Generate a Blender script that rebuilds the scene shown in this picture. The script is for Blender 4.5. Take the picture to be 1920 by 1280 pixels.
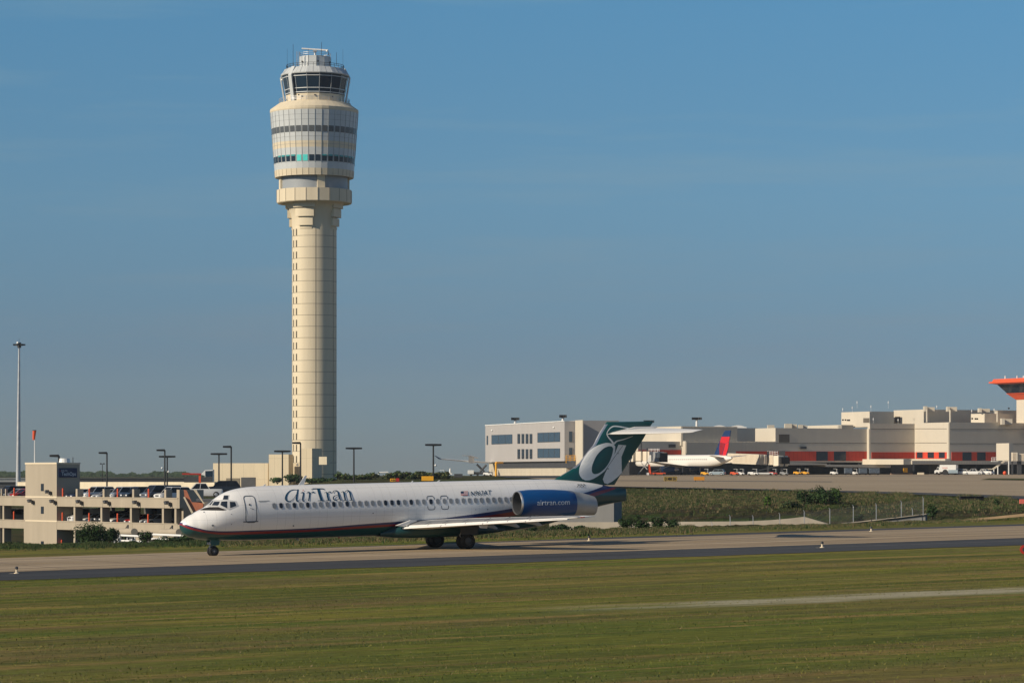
import bpy, bmesh, math, random
import numpy as np
from mathutils import Vector, Matrix
from mathutils.bvhtree import BVHTree

for o in list(bpy.data.objects): bpy.data.objects.remove(o)
scene = bpy.context.scene
R = math.radians
# ---------------------------------------------------------------- camera
F, HY, CZ = 5700.0, 890.0, 5.42          # focal length in px of a 1920 wide frame, horizon row, eye height
cam_d = bpy.data.cameras.new('camera'); cam = bpy.data.objects.new('camera', cam_d)
scene.collection.objects.link(cam)
cam.location = (0, 0, CZ); cam.rotation_euler = (R(90), 0, 0)
cam_d.sensor_width = 36; cam_d.lens = 36*F/1920
cam_d.shift_y = (HY-640)/1920
cam_d.clip_start = 1; cam_d.clip_end = 40000
scene.camera = cam
scene.render.resolution_x = 1024; scene.render.resolution_y = 682
# ---------------------------------------------------------------- sky and sun
SUN_EL, SUN_AZ = R(27.5), math.atan2(-0.48, -0.877)     # direction to the sun in the ground plane
sdir = Vector((math.cos(SUN_AZ)*math.cos(SUN_EL), math.sin(SUN_AZ)*math.cos(SUN_EL), math.sin(SUN_EL)))
w = bpy.data.worlds.new('World'); scene.world = w; w.use_nodes = True
nt = w.node_tree; nt.nodes.clear()
sky = nt.nodes.new('ShaderNodeTexSky'); sky.sky_type = 'NISHITA'; sky.sun_disc = False
sky.sun_elevation = SUN_EL
sky.sun_rotation = math.pi/2 - SUN_AZ
sky.altitude = 3000; sky.air_density = 1.0; sky.dust_density = 0.3; sky.ozone_density = 4.0
hsv = nt.nodes.new('ShaderNodeMix'); hsv.data_type = 'RGBA'; hsv.blend_type = 'MULTIPLY'; hsv.inputs['Factor'].default_value = 1.0
stc = nt.nodes.new('ShaderNodeTexCoord'); ssp = nt.nodes.new('ShaderNodeSeparateXYZ'); nt.links.new(stc.outputs['Generated'], ssp.inputs[0])
srp = nt.nodes.new('ShaderNodeValToRGB'); nt.links.new(ssp.outputs[2], srp.inputs[0])
SKYR = [(0.0, (.34, .365, .43)), (0.04, (.43, .485, .55)), (0.09, (.63, .79, .77)), (0.155, (.69, 1.05, 1.01)), (0.4, (1.15, 1.08, .98))]
while len(srp.color_ramp.elements) < len(SKYR): srp.color_ramp.elements.new(0.5)
for e_, (p_, c_) in zip(srp.color_ramp.elements, SKYR): e_.position = p_; e_.color = (*c_, 1)
bg = nt.nodes.new('ShaderNodeBackground'); bg.inputs['Strength'].default_value = 0.075
wo = nt.nodes.new('ShaderNodeOutputWorld')
cmp_ = nt.nodes.new('ShaderNodeMapping'); cmp_.inputs['Scale'].default_value = (3, 3, 42); nt.links.new(stc.outputs['Generated'], cmp_.inputs[0])
cnz = nt.nodes.new('ShaderNodeTexNoise'); cnz.inputs['Scale'].default_value = 1.6; cnz.inputs['Detail'].default_value = 7; cnz.inputs['Roughness'].default_value = 0.6; nt.links.new(cmp_.outputs[0], cnz.inputs['Vector'])
crp = nt.nodes.new('ShaderNodeMapRange'); crp.inputs[1].default_value = 0.52; crp.inputs[2].default_value = 0.78; crp.inputs[3].default_value = 0.0; crp.inputs[4].default_value = 0.22; nt.links.new(cnz.outputs['Fac'], crp.inputs[0])
cmx = nt.nodes.new('ShaderNodeMix'); cmx.data_type = 'RGBA'; cmx.blend_type = 'MIX'; nt.links.new(crp.outputs[0], cmx.inputs['Factor']); nt.links.new(sky.outputs[0], cmx.inputs[6]); cmx.inputs[7].default_value = (6.2, 5.6, 5.4, 1)
nt.links.new(cmx.outputs[2], hsv.inputs[6]); nt.links.new(srp.outputs[0], hsv.inputs[7]); nt.links.new(hsv.outputs[2], bg.inputs[0]); nt.links.new(bg.outputs[0], wo.inputs[0])
sl = bpy.data.lights.new('sun', 'SUN'); sl.energy = 4.4; sl.angle = R(0.5); sl.color = (1.0, 0.86, 0.66)
so = bpy.data.objects.new('sun', sl); scene.collection.objects.link(so)
so.rotation_euler = sdir.to_track_quat('Z', 'Y').to_euler(); so.location = (-200, -60, 150)
scene.view_settings.view_transform = 'Standard'; scene.view_settings.look = 'None'
scene.view_settings.exposure = 0.13; scene.view_settings.gamma = 1.0
scene.render.engine = 'CYCLES'
col = scene.collection

# ---------------------------------------------------------------- helpers
def at(px, py, Y):
    return Vector(((px-960)/F*Y, Y, CZ-(py-HY)/F*Y))
def wx(px, Y): return (px-960)/F*Y
def wz(py, Y): return CZ-(py-HY)/F*Y

def tag(o, label, cat, group=None, kind=None):
    if label: o['label'] = label
    if cat: o['category'] = cat
    if group: o['group'] = group
    if kind: o['kind'] = kind
    return o
def thing(name, label, cat, loc=(0, 0, 0), rz=0.0, group=None):
    o = bpy.data.objects.new(name, None); col.objects.link(o)
    o.empty_display_size = 0.5
    o.location = loc; o.rotation_euler = (0, 0, rz)
    return tag(o, label, cat, group)
def copy_tree(o, parent=None):
    c = o.copy(); col.objects.link(c)
    if parent is not None: c.parent = parent
    for ch in list(o.children): copy_tree(ch, c)
    return c

class MB:
    def __init__(s): s.v = []; s.f = []; s.m = []
    def add(s, pts, faces, mi=0):
        b = len(s.v); s.v += [tuple(p) for p in pts]
        for f in faces: s.f.append([b+i for i in f]); s.m.append(mi)
        return s
    def poly(s, pts, mi=0): return s.add(pts, [list(range(len(pts)))], mi)
    def box(s, c, d, rz=0.0, mi=0):
        x, y, z = d[0]/2, d[1]/2, d[2]/2; cr, sr = math.cos(rz), math.sin(rz)
        P = []
        for sz in (-z, z):
            for (a, b) in ((-x, -y), (x, -y), (x, y), (-x, y)):
                P.append((c[0]+a*cr-b*sr, c[1]+a*sr+b*cr, c[2]+sz))
        return s.add(P, [(3, 2, 1, 0), (4, 5, 6, 7), (0, 1, 5, 4), (1, 2, 6, 5), (2, 3, 7, 6), (3, 0, 4, 7)], mi)
    def bx(s, x0, x1, y0, y1, z0, z1, mi=0):
        return s.box(((x0+x1)/2, (y0+y1)/2, (z0+z1)/2), (x1-x0, y1-y0, z1-z0), 0, mi)
    def ext(s, pts, vec, mi=0):
        n = len(pts); v = Vector(vec); P = [Vector(p) for p in pts]
        Q = [p+v for p in P]
        fs = [list(range(n))[::-1], list(range(n, 2*n))]
        for i in range(n): j = (i+1) % n; fs.append([i, j, n+j, n+i])
        return s.add(P+Q, fs, mi)
    def cyl(s, p0, p1, r0, r1=None, n=10, caps=True, mi=0):
        r1 = r0 if r1 is None else r1
        p0 = Vector(p0); p1 = Vector(p1); d = (p1-p0).normalized()
        a = d.orthogonal().normalized(); b = d.cross(a)
        A = []; B = []
        for i in range(n):
            t = 2*math.pi*i/n; e = a*math.cos(t)+b*math.sin(t)
            A.append(p0+e*r0); B.append(p1+e*r1)
        fs = [[i, (i+1) % n, n+(i+1) % n, n+i] for i in range(n)]
        if caps: fs += [list(range(n))[::-1], list(range(n, 2*n))]
        return s.add(A+B, fs, mi)
    def tube(s, pts, r, n=6, mi=0):
        for i in range(len(pts)-1): s.cyl(pts[i], pts[i+1], r, r, n, True, mi)
        return s
    def lathe(s, prof, n=24, c=(0, 0, 0), mi=0, a0=0.0, axis='z', a1=None):
        # prof: (radius, height[, material]) ; closed round the axis unless a1 is given
        full = a1 is None; tot = 2*math.pi if full else a1-a0
        m = n if full else n+1
        b = len(s.v)
        for p in prof:
            for i in range(m):
                t = a0+tot*i/n; q = (p[0]*math.cos(t), p[0]*math.sin(t), p[1])
                if axis == 'x': q = (q[2], q[0], q[1])
                if axis == 'y': q = (q[0], q[2], q[1])
                s.v.append((c[0]+q[0], c[1]+q[1], c[2]+q[2]))
        for k in range(len(prof)-1):
            for i in range(n):
                j = (i+1) % m if full else i+1
                s.f.append([b+k*m+i, b+k*m+j, b+(k+1)*m+j, b+(k+1)*m+i])
                s.m.append(prof[k+1][2] if len(prof[k+1]) > 2 else mi)
        return s
    def sphere(s, c, r, n=10, mi=0, sz=1.0):
        pr = [(max(1e-3, r*math.sin(math.pi*k/6)), -r*sz*math.cos(math.pi*k/6)) for k in range(7)]
        return s.lathe(pr, n, c, mi)
    def build(s, name, mats, parent=None, smooth=None, bevel=0, local=None):
        me = bpy.data.meshes.new(name)
        V = s.v
        if local is not None: V = [tuple(local @ Vector(v)) for v in V]
        me.from_pydata(V, [], s.f)
        if not isinstance(mats, (list, tuple)): mats = [mats]
        for m in mats: me.materials.append(m)
        for p, m in zip(me.polygons, s.m): p.material_index = min(m, len(mats)-1)
        bm = bmesh.new(); bm.from_mesh(me)
        if s.weld: bmesh.ops.remove_doubles(bm, verts=bm.verts, dist=1e-5)
        if s.fixn: bmesh.ops.recalc_face_normals(bm, faces=bm.faces)
        bm.to_mesh(me); bm.free()
        o = bpy.data.objects.new(name, me); col.objects.link(o)
        if parent is not None: o.parent = parent
        if smooth is not None:
            for p in me.polygons: p.use_smooth = True
            me.set_sharp_from_angle(angle=R(smooth))
        if bevel:
            b = o.modifiers.new('bevel', 'BEVEL'); b.width = bevel; b.segments = 2; b.limit_method = 'ANGLE'
        return o
    weld = False; fixn = True

# ---------------------------------------------------------------- materials
def new_mat(name):
    m = bpy.data.materials.new(name); m.use_nodes = True
    n = m.node_tree; b = n.nodes['Principled BSDF']
    return m, n, b
def mat(name, c, rough=0.6, metal=0.0, var=0.12, scale=1.0, streak=(1, 1, 1), bump=0.0, spec=0.5, coat=0.0, c2=None, dirt=0.0):
    """base colour with two octaves of wear, all procedural"""
    m, n, b = new_mat(name); L = n.links
    tc = n.nodes.new('ShaderNodeTexCoord'); mp = n.nodes.new('ShaderNodeMapping'); mp.inputs['Scale'].default_value = streak
    L.new(tc.outputs['Object'], mp.inputs['Vector'])
    nz = n.nodes.new('ShaderNodeTexNoise'); nz.inputs['Scale'].default_value = scale; nz.inputs['Detail'].default_value = 6; nz.inputs['Roughness'].default_value = 0.65
    L.new(mp.outputs[0], nz.inputs['Vector'])
    cr = n.nodes.new('ShaderNodeValToRGB'); e = cr.color_ramp.elements
    lo = tuple(x*(1-var) for x in c) if c2 is None else c2
    hi = tuple(min(1, x*(1+var*0.7)) for x in c) if c2 is None else c
    e[0].position = 0.32; e[0].color = (*lo, 1); e[1].position = 0.68; e[1].color = (*hi, 1)
    L.new(nz.outputs['Fac'], cr.inputs[0])
    L.new(cr.outputs[0], b.inputs['Base Color'])
    b.inputs['Roughness'].default_value = rough; b.inputs['Metallic'].default_value = metal
    b.inputs['Specular IOR Level'].default_value = spec; b.inputs['Coat Weight'].default_value = coat
    if bump:
        bp = n.nodes.new('ShaderNodeBump'); bp.inputs['Strength'].default_value = bump; bp.inputs['Distance'].default_value = 0.05
        L.new(nz.outputs['Fac'], bp.inputs['Height']); L.new(bp.outputs[0], b.inputs['Normal'])
    return m
def glass(name, c=(0.02, 0.03, 0.045), rough=0.06):
    m, n, b = new_mat(name)
    b.inputs['Base Color'].default_value = (*c, 1); b.inputs['Roughness'].default_value = rough
    b.inputs['Specular IOR Level'].default_value = 0.35
    return m
def panel_mat(name, c, sx, sz, line=0.06, rough=0.75, dark=0.6, var=0.08, axis='XZ', off=(0, 0)):
    """wall of rectangular panels with thin joints, object coordinates in metres"""
    m, n, b = new_mat(name); L = n.links
    tc = n.nodes.new('ShaderNodeTexCoord'); sp = n.nodes.new('ShaderNodeSeparateXYZ'); L.new(tc.outputs['Object'], sp.inputs[0])
    def joint(out, size, o):
        a = n.nodes.new('ShaderNodeMath'); a.operation = 'ADD'; a.inputs[1].default_value = 1000*size+o; L.new(out, a.inputs[0])
        d = n.nodes.new('ShaderNodeMath'); d.operation = 'MODULO'; d.inputs[1].default_value = size; L.new(a.outputs[0], d.inputs[0])
        g = n.nodes.new('ShaderNodeMath'); g.operation = 'LESS_THAN'; g.inputs[1].default_value = line; L.new(d.outputs[0], g.inputs[0])
        return g.outputs[0]
    js = []
    if sx: js.append(joint(sp.outputs[0 if axis[0] == 'X' else 1], sx, off[0]))
    if sz: js.append(joint(sp.outputs[2], sz, off[1]))
    mx = js[0]
    if len(js) > 1:
        q = n.nodes.new('ShaderNodeMath'); q.operation = 'MAXIMUM'; L.new(js[0], q.inputs[0]); L.new(js[1], q.inputs[1]); mx = q.outputs[0]
    nz = n.nodes.new('ShaderNodeTexNoise'); nz.inputs['Scale'].default_value = 0.35; nz.inputs['Detail'].default_value = 7
    mp = n.nodes.new('ShaderNodeMapping'); mp.inputs['Scale'].default_value = (1, 1, 0.25); L.new(tc.outputs['Object'], mp.inputs[0]); L.new(mp.outputs[0], nz.inputs['Vector'])
    cr = n.nodes.new('ShaderNodeValToRGB'); e = cr.color_ramp.elements
    e[0].position = 0.3; e[0].color = (*[x*(1-var) for x in c], 1); e[1].position = 0.7; e[1].color = (*[x*(1+var*0.5) for x in c], 1)
    L.new(nz.outputs['Fac'], cr.inputs[0])
    mi = n.nodes.new('ShaderNodeMix'); mi.data_type = 'RGBA'
    L.new(mx, mi.inputs['Factor']); L.new(cr.outputs[0], mi.inputs[6]); mi.inputs[7].default_value = (*[x*dark for x in c], 1)
    L.new(mi.outputs[2], b.inputs['Base Color']); b.inputs['Roughness'].default_value = rough
    return m
def foliage(name, c1, c2, scale=0.6):
    m, n, b = new_mat(name); L = n.links
    g = n.nodes.new('ShaderNodeNewGeometry')
    nz = n.nodes.new('ShaderNodeTexNoise'); nz.inputs['Scale'].default_value = scale; nz.inputs['Detail'].default_value = 4
    L.new(g.outputs['Position'], nz.inputs['Vector'])
    cr = n.nodes.new('ShaderNodeValToRGB'); e = cr.color_ramp.elements
    e[0].position = 0.35; e[0].color = (*c1, 1); e[1].position = 0.65; e[1].color = (*c2, 1)
    L.new(nz.outputs['Fac'], cr.inputs[0]); L.new(cr.outputs[0], b.inputs['Base Color'])
    b.inputs['Roughness'].default_value = 0.7; b.inputs['Specular IOR Level'].default_value = 0.2
    return m

M = {}
M['white'] = mat('white_paint', (0.82, 0.82, 0.80), 0.35, var=0.05, scale=0.5, streak=(0.3, 1, 1))
M['cream'] = mat('cream_precast', (0.72, 0.62, 0.46), 0.8, var=0.06, scale=0.25, streak=(1, 1, 0.3))
M['metal'] = mat('galvanised_metal', (0.5, 0.51, 0.52), 0.45, 0.6, var=0.15)
M['dark_metal'] = mat('dark_painted_metal', (0.008, 0.008, 0.010), 0.5, var=0.3)
M['black'] = mat('black_rubber', (0.012, 0.012, 0.013), 0.8, var=0.2, scale=4)
M['glass'] = glass('dark_glass')
M['car_glass'] = glass('car_glass', (0.012, 0.014, 0.018), 0.2)
M['orange'] = mat('orange_paint', (0.75, 0.10, 0.03), 0.5, var=0.15, scale=2)
M['red'] = mat('red_paint', (0.45, 0.03, 0.02), 0.5, var=0.15, scale=2)
M['yellow'] = mat('yellow_paint', (0.85, 0.42, 0.02), 0.5, var=0.1, scale=2)
M['grey'] = mat('grey_paint', (0.30, 0.31, 0.32), 0.5, var=0.12)
M['dark'] = mat('dark_grey_paint', (0.05, 0.052, 0.058), 0.6, var=0.25)
M['wood'] = mat('bark', (0.06, 0.045, 0.03), 0.9, var=0.3, scale=5)
M['leaf'] = foliage('leaf_green', (0.018, 0.045, 0.012), (0.05, 0.095, 0.025))
M['leaf_dark'] = foliage('leaf_dark', (0.010, 0.026, 0.010), (0.03, 0.06, 0.018))
M['leaf_bright'] = foliage('leaf_bright', (0.06, 0.13, 0.02), (0.12, 0.22, 0.03))
M['weed'] = foliage('weed_olive', (0.045, 0.06, 0.02), (0.11, 0.11, 0.04), 1.5)
M['straw'] = foliage('dry_weed', (0.12, 0.09, 0.05), (0.22, 0.17, 0.09), 1.5)
# ================================================================ GROUND
GA, GT = 0.4697, 0.018                    # heading and up-slope of the taxiway
gc, gs = math.cos(GA), math.sin(GA)
def gz(X, Y): return CZ-6.75+GT*(X*gc+Y*gs)
def gy(px, py):                           # distance at which a pixel's ray meets the near ground plane
    return 6.75/((py-HY)/F+GT*((px-960)/F*gc+gs))
def sn(s, n): X = s*gc-n*gs; Y = s*gs+n*gc; return X, Y

def ground_nodes(m, n, b, cols, mask=True):
    L = n.links
    tc = n.nodes.new('ShaderNodeNewGeometry')
    rot = n.nodes.new('ShaderNodeMapping'); rot.vector_type = 'POINT'; rot.inputs['Rotation'].default_value = (0, 0, -GA)
    L.new(tc.outputs['Position'], rot.inputs[0])
    def noise(sc, st, det=6, ro=0.6):
        mp = n.nodes.new('ShaderNodeMapping'); mp.inputs['Scale'].default_value = st; L.new(rot.outputs[0], mp.inputs[0])
        q = n.nodes.new('ShaderNodeTexNoise'); q.inputs['Scale'].default_value = sc; q.inputs['Detail'].default_value = det; q.inputs['Roughness'].default_value = ro
        L.new(mp.outputs[0], q.inputs['Vector']); return q.outputs['Fac']
    return L, rot, noise

def mixc(n, fac, a, bcol, typ='MIX'):
    q = n.nodes.new('ShaderNodeMix'); q.data_type = 'RGBA'; q.blend_type = typ
    L = n.links
    if hasattr(fac, 'links'): L.new(fac, q.inputs['Factor'])
    else: q.inputs['Factor'].default_value = fac
    if hasattr(a, 'links'): L.new(a, q.inputs[6])
    else: q.inputs[6].default_value = (*a, 1)
    if hasattr(bcol, 'links'): L.new(bcol, q.inputs[7])
    else: q.inputs[7].default_value = (*bcol, 1)
    return q.outputs[2]
def ramp(n, fac, p0, p1, c0=(0, 0, 0), c1=(1, 1, 1)):
    cr = n.nodes.new('ShaderNodeValToRGB'); e = cr.color_ramp.elements
    e[0].position = p0; e[0].color = (*c0, 1); e[1].position = p1; e[1].color = (*c1, 1)
    n.links.new(fac, cr.inputs[0]); return cr.outputs[0]
def math_(n, op, a, b=None):
    q = n.nodes.new('ShaderNodeMath'); q.operation = op
    for i, x in enumerate((a, b)):
        if x is None: continue
        if hasattr(x, 'links'): n.links.new(x, q.inputs[i])
        else: q.inputs[i].default_value = x
    return q.outputs[0]

def grass_mat():
    m, n, b = new_mat('mown_grass'); L, rot, noise = ground_nodes(m, n, b, None)
    big = noise(0.06, (0.25, 1.3, 1)); mid = noise(0.42, (0.10, 1.0, 1), 9, 0.72); fine = noise(3.0, (0.30, 0.9, 1), 6, 0.78); dry = noise(0.30, (0.08, 1.1, 1), 9, 0.78)
    band = noise(0.22, (0.02, 1.0, 1), 3)
    c = ramp(n, mid, 0.40, 0.60, (0.075, 0.098, 0.016), (0.25, 0.235, 0.036))
    c = mixc(n, ramp(n, band, 0.42, 0.6), c, (0.13, 0.16, 0.025))
    c = mixc(n, ramp(n, dry, 0.51, 0.58), c, (0.30, 0.215, 0.068))
    c = mixc(n, math_(n, 'MULTIPLY', ramp(n, big, 0.48, 0.66), 0.75), c, (0.20, 0.15, 0.06))
    c = mixc(n, math_(n, 'MULTIPLY', ramp(n, noise(0.16, (0.07, 1.0, 1), 6, 0.65), 0.50, 0.64), 0.5), c, (0.055, 0.08, 0.014))
    c = mixc(n, math_(n, 'MULTIPLY', ramp(n, noise(0.11, (0.11, 1.0, 1), 7, 0.7), 0.54, 0.66), 0.8), c, (0.17, 0.12, 0.05))
    f = ramp(n, fine, 0.3, 0.75, (0.55, 0.55, 0.55), (1.55, 1.55, 1.5))
    c = mixc(n, 1.0, c, f, 'MULTIPLY')
    # a worn pale track through the grass
    sp = n.nodes.new('ShaderNodeSeparateXYZ'); L.new(rot.outputs[0], sp.inputs[0])
    wob = noise(0.05, (1, 0.2, 1), 3)
    d = math_(n, 'SUBTRACT', sp.outputs[1], 113.3)
    d = math_(n, 'ADD', d, math_(n, 'MULTIPLY', math_(n, 'SUBTRACT', wob, 0.5), 5.0))
    d = math_(n, 'ABSOLUTE', d)
    tr = math_(n, 'SUBTRACT', 1.0, math_(n, 'DIVIDE', d, 3.0)); tr = math_(n, 'MAXIMUM', tr, 0.0)
    ss = math_(n, 'SUBTRACT', sp.outputs[0], 58.0); ss = math_(n, 'MULTIPLY', ss, 0.08); ss = math_(n, 'MINIMUM', math_(n, 'MAXIMUM', ss, 0.0), 1.0)
    tr = math_(n, 'MULTIPLY', math_(n, 'MULTIPLY', tr, ss), ramp(n, noise(0.8, (0.15, 1, 1), 6), 0.35, 0.6))
    c = mixc(n, math_(n, 'MINIMUM', math_(n, 'MULTIPLY', tr, 2.0), 0.9), c, (0.44, 0.40, 0.28))
    L.new(c, b.inputs['Base Color']); b.inputs['Roughness'].default_value = 0.9; b.inputs['Specular IOR Level'].default_value = 0.1
    bp = n.nodes.new('ShaderNodeBump'); bp.inputs['Strength'].default_value = 0.9; bp.inputs['Distance'].default_value = 0.25
    L.new(math_(n, 'ADD', fine, mid), bp.inputs['Height']); L.new(bp.outputs[0], b.inputs['Normal'])
    return m
def rough_grass_mat():
    m, n, b = new_mat('rough_grass'); L, rot, noise = ground_nodes(m, n, b, None)
    a = noise(0.12, (1, 1, 1), 8, 0.7); d = noise(0.6, (1, 1, 1), 8, 0.75); e = noise(0.05, (1, 1, 1), 5)
    c = ramp(n, d, 0.40, 0.60, (0.022, 0.030, 0.009), (0.062, 0.068, 0.022))
    c = mixc(n, ramp(n, a, 0.42, 0.62), c, (0.085, 0.066, 0.034))
    c = mixc(n, ramp(n, e, 0.5, 0.62), c, (0.05, 0.08, 0.018))
    L.new(c, b.inputs['Base Color']); b.inputs['Roughness'].default_value = 0.95; b.inputs['Specular IOR Level'].default_value = 0.05
    bp = n.nodes.new('ShaderNodeBump'); bp.inputs['Strength'].default_value = 1.0; bp.inputs['Distance'].default_value = 0.8
    L.new(math_(n, 'ADD', a, d), bp.inputs['Height']); L.new(bp.outputs[0], b.inputs['Normal'])
    return m
def paving_mat(name, lo, hi, seam=None, seam_w=0.08, seamc=0.6, streaks=0.25, slab=6.0):
    m, n, b = new_mat(name); L, rot, noise = ground_nodes(m, n, b, None)
    a = noise(0.08, (0.3, 1.5, 1), 6); s = noise(0.9, (0.03, 1.2, 1), 5, 0.7); f = noise(4, (1, 1, 1), 4)
    c = ramp(n, a, 0.35, 0.65, lo, hi)
    k = ramp(n, s, 0.35, 0.7, (1-streaks,)*3, (1+streaks*0.4,)*3); c = mixc(n, 1.0, c, k, 'MULTIPLY')
    k = ramp(n, f, 0.3, 0.7, (0.9,)*3, (1.08,)*3); c = mixc(n, 1.0, c, k, 'MULTIPLY')
    if seam:
        sp = n.nodes.new('ShaderNodeSeparateXYZ'); L.new(rot.outputs[0], sp.inputs[0])
        for ax, w in ((1, slab), (0, slab)):
            q = math_(n, 'MODULO', math_(n, 'ADD', sp.outputs[ax], 1000*w+seam), w)
            q = math_(n, 'LESS_THAN', q, seam_w)
            c = mixc(n, math_(n, 'MULTIPLY', q, seamc), c, (0.05, 0.045, 0.04))
    L.new(c, b.inputs['Base Color']); b.inputs['Roughness'].default_value = 0.85; b.inputs['Specular IOR Level'].default_value = 0.25
    return m
M['grass'] = grass_mat(); M['rough'] = rough_grass_mat()
M['concrete'] = paving_mat('taxiway_concrete', (0.36, 0.275, 0.175), (0.45, 0.355, 0.24), seam=1.0, streaks=0.45, seam_w=0.16)
M['asphalt'] = paving_mat('asphalt_shoulder', (0.045, 0.047, 0.052), (0.065, 0.067, 0.072), streaks=0.35)
M['apron'] = paving_mat('apron_concrete', (0.33, 0.255, 0.165), (0.42, 0.335, 0.225), seam=3.0, seamc=0.35, slab=15.0, seam_w=0.3)

# terrain rows: distance and picture row of the ground at each column
COLS = [-500, 0, 330, 430, 640, 900, 1150, 1380, 1560, 1740, 1920, 2500]
crest = dict(zip(COLS, [1034, 1022, 1017, 1014, 1008, 1000, 994, 988, 984, 977, 968, 945]))
rows = []
rows.append([(40.0, None)]*12)
rows.append([(110.0, None)]*12)
rows.append([(170.0, None)]*12)
rows.append([(gy(c, crest[c]), None) for c in COLS])
def zr(*a): return list(a)
rows.append([(300, -3.9), (300, -3.9), (300, -3.9), (300, -3.6), (300, -2.4), (300, -1.0), (291, 0.40), (288, 0.75), (288, 0.8), (290, 1.1), (295, 1.7), (300, 2.6)])
rB = rows[-1]
py_top = {1150: 914, 1380: 919, 1560: 923.5, 1740: 929.5, 1920: 938, 2500: 952}
ct = [(440, -4.0), (440, -4.0), (440, -4.0), (440, -3.4), (430, 3.7), (420, 3.9)]
for c, Y in ((1150, 400), (1380, 375), (1560, 360), (1740, 350), (1920, 340), (2500, 320)): ct.append((Y, wz(py_top[c], Y)))
rows.append(ct)
rows.append([(560, -1.0)]*4 + [(560, wz(900.5, 560)), (560, wz(899, 560)), (560, wz(905, 560)), (560, wz(906.5, 560)), (560, wz(908, 560)), (560, wz(909.5, 560)), (560, wz(911.5, 560)), (560, wz(915, 560))])
rows.append([(800, 1.6)]*4+[(800, wz(897, 800))] + [(800, wz(894, 800)), (800, wz(893.5, 800)), (800, wz(893.5, 800)), (800, wz(893.5, 800)), (800, wz(893.5, 800)), (800, wz(894, 800)), (800, wz(894.5, 800))])
rows.append([(1000, 3.0)]*4+[(1000, wz(893, 1000))] + [(1000, wz(891.5, 1000)), (1000, wz(889.5, 1000))] + [(1000, wz(889, 1000))]*5)
rows.append([(1500, 3.6)]*4+[(1500, 4.2)] + [(1500, 4.4)]*7)
rows.append([(2600, 4.3)]*12)
rows.append([(4100, 4.6)]*12)
def row_pt(r, px):
    row = rows[r]
    for i in range(len(COLS)-1):
        if px <= COLS[i+1] or i == len(COLS)-2:
            t = (px-COLS[i])/(COLS[i+1]-COLS[i]); t = max(-0.5, min(1.5, t)); break
    Y = row[i][0]*(1-t)+row[i+1][0]*t
    def z(k):
        Yk, zk = row[k]
        return gz(wx(COLS[k], Yk), Yk) if zk is None else zk
    if row[i][1] is None: return Y, gz(wx(px, Y), Y)
    return Y, z(i)*(1-t)+z(i+1)*t
def ground_at(px, Y):
    pts = [row_pt(r, px) for r in range(len(rows))]
    for k in range(len(pts)-1):
        if Y <= pts[k+1][0] or k == len(pts)-2:
            t = (Y-pts[k][0])/(pts[k+1][0]-pts[k][0]); t = max(0, min(1, t))
            return pts[k][1]*(1-t)+pts[k+1][1]*t
def on(px, Y, dz=0.0): return Vector((wx(px, Y), Y, ground_at(px, Y)+dz))

def sheet(name, pxs, r0, r1, sub, mat_, dz=0.0, bumpy=0.0, rnd=random.Random(3), rfun=None):
    mb = MB(); mb.fixn = False
    grid = []
    rr = []
    for r in range(r0, r1):
        for k in range(sub): rr.append((r, k/sub))
    rr.append((r1-1, 1.0))
    for (r, t) in rr:
        line = []
        for px in pxs:
            a = row_pt(r, px); b = row_pt(r+1, px)
            Y = a[0]*(1-t)+b[0]*t; z = a[1]*(1-t)+b[1]*t
            if bumpy and 0 < (r-r0+t) < (r1-r0): z += rnd.uniform(-1, 1)*bumpy
            line.append((wx(px, Y), Y, z+dz))
        grid.append(line)
    n = len(pxs); P = [p for l in grid for p in l]
    fs = [[j*n+i, j*n+i+1, (j+1)*n+i+1, (j+1)*n+i] for j in range(len(grid)-1) for i in range(n-1)]
    mb.add(P, fs)
    return mb.build(name, mat_)
allpx = sorted(set(list(range(-500, 2501, 60))+COLS))
tag(sheet('grass_field', allpx, 0, 3, 4, M['grass']), None, None, kind='structure')
tag(sheet('embankment', sorted(set(list(range(-500, 2501, 8)))), 3, 5, 14, M['rough'], bumpy=0.09), None, None, kind='structure')
tag(sheet('ground', allpx, 5, len(rows)-1, 3, M['rough']), None, None, kind='structure')
# ground under and behind the camera, out to the sides
mb = MB(); mb.fixn = False
def gp(X, Y, dz=0): return (X, Y, gz(X, Y)+dz)
Lr = row_pt(0, -500); Rr = row_pt(0, 2500)
mb.poly([gp(-400, -200), gp(400, -200), gp(wx(2500, 40), 40), gp(wx(-500, 40), 40)])
tag(mb.build('grass_verge', M['grass']), None, None, kind='structure')

# taxiway: strips along the heading, laid on the near plane
def strip(name, edges, mat_, dz, s0=-60, s1=260, ds=5, kind='structure'):
    """edges: function s -> (n_near, n_far)"""
    mb = MB(); mb.fixn = False; P = []; fs = []; k = 0; s = s0
    while s <= s1:
        n0, n1 = edges(s)
        for nn in (n0, n1):
            X, Y = sn(s, nn); P.append(gp(X, Y, dz))
        if k: fs.append([2*k-2, 2*k, 2*k+1, 2*k-1])
        k += 1; s += ds
    mb.add(P, fs); o = mb.build(name, mat_)
    return tag(o, None, None, kind=kind)
strip('taxiway_shoulder', lambda s: (162.3+0.25*math.sin(s*0.3)+0.2*math.sin(s*0.9), 174.6), M['asphalt'], 0.02, ds=1)
strip('taxiway', lambda s: (174.1, 198.2+max(0, (s-60))*0.012), M['concrete'], 0.032)
def far_sh(s):
    w = 198.0+max(0, (s-60))*0.012
    return (w, w+max(0.3, min(4.6, (s-70)*0.09)))
strip('taxiway_far_shoulder', far_sh, M['asphalt'], 0.02)
M['seam'] = mat('joint_sealant', (0.035, 0.032, 0.03), 0.8, var=0.3)
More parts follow.
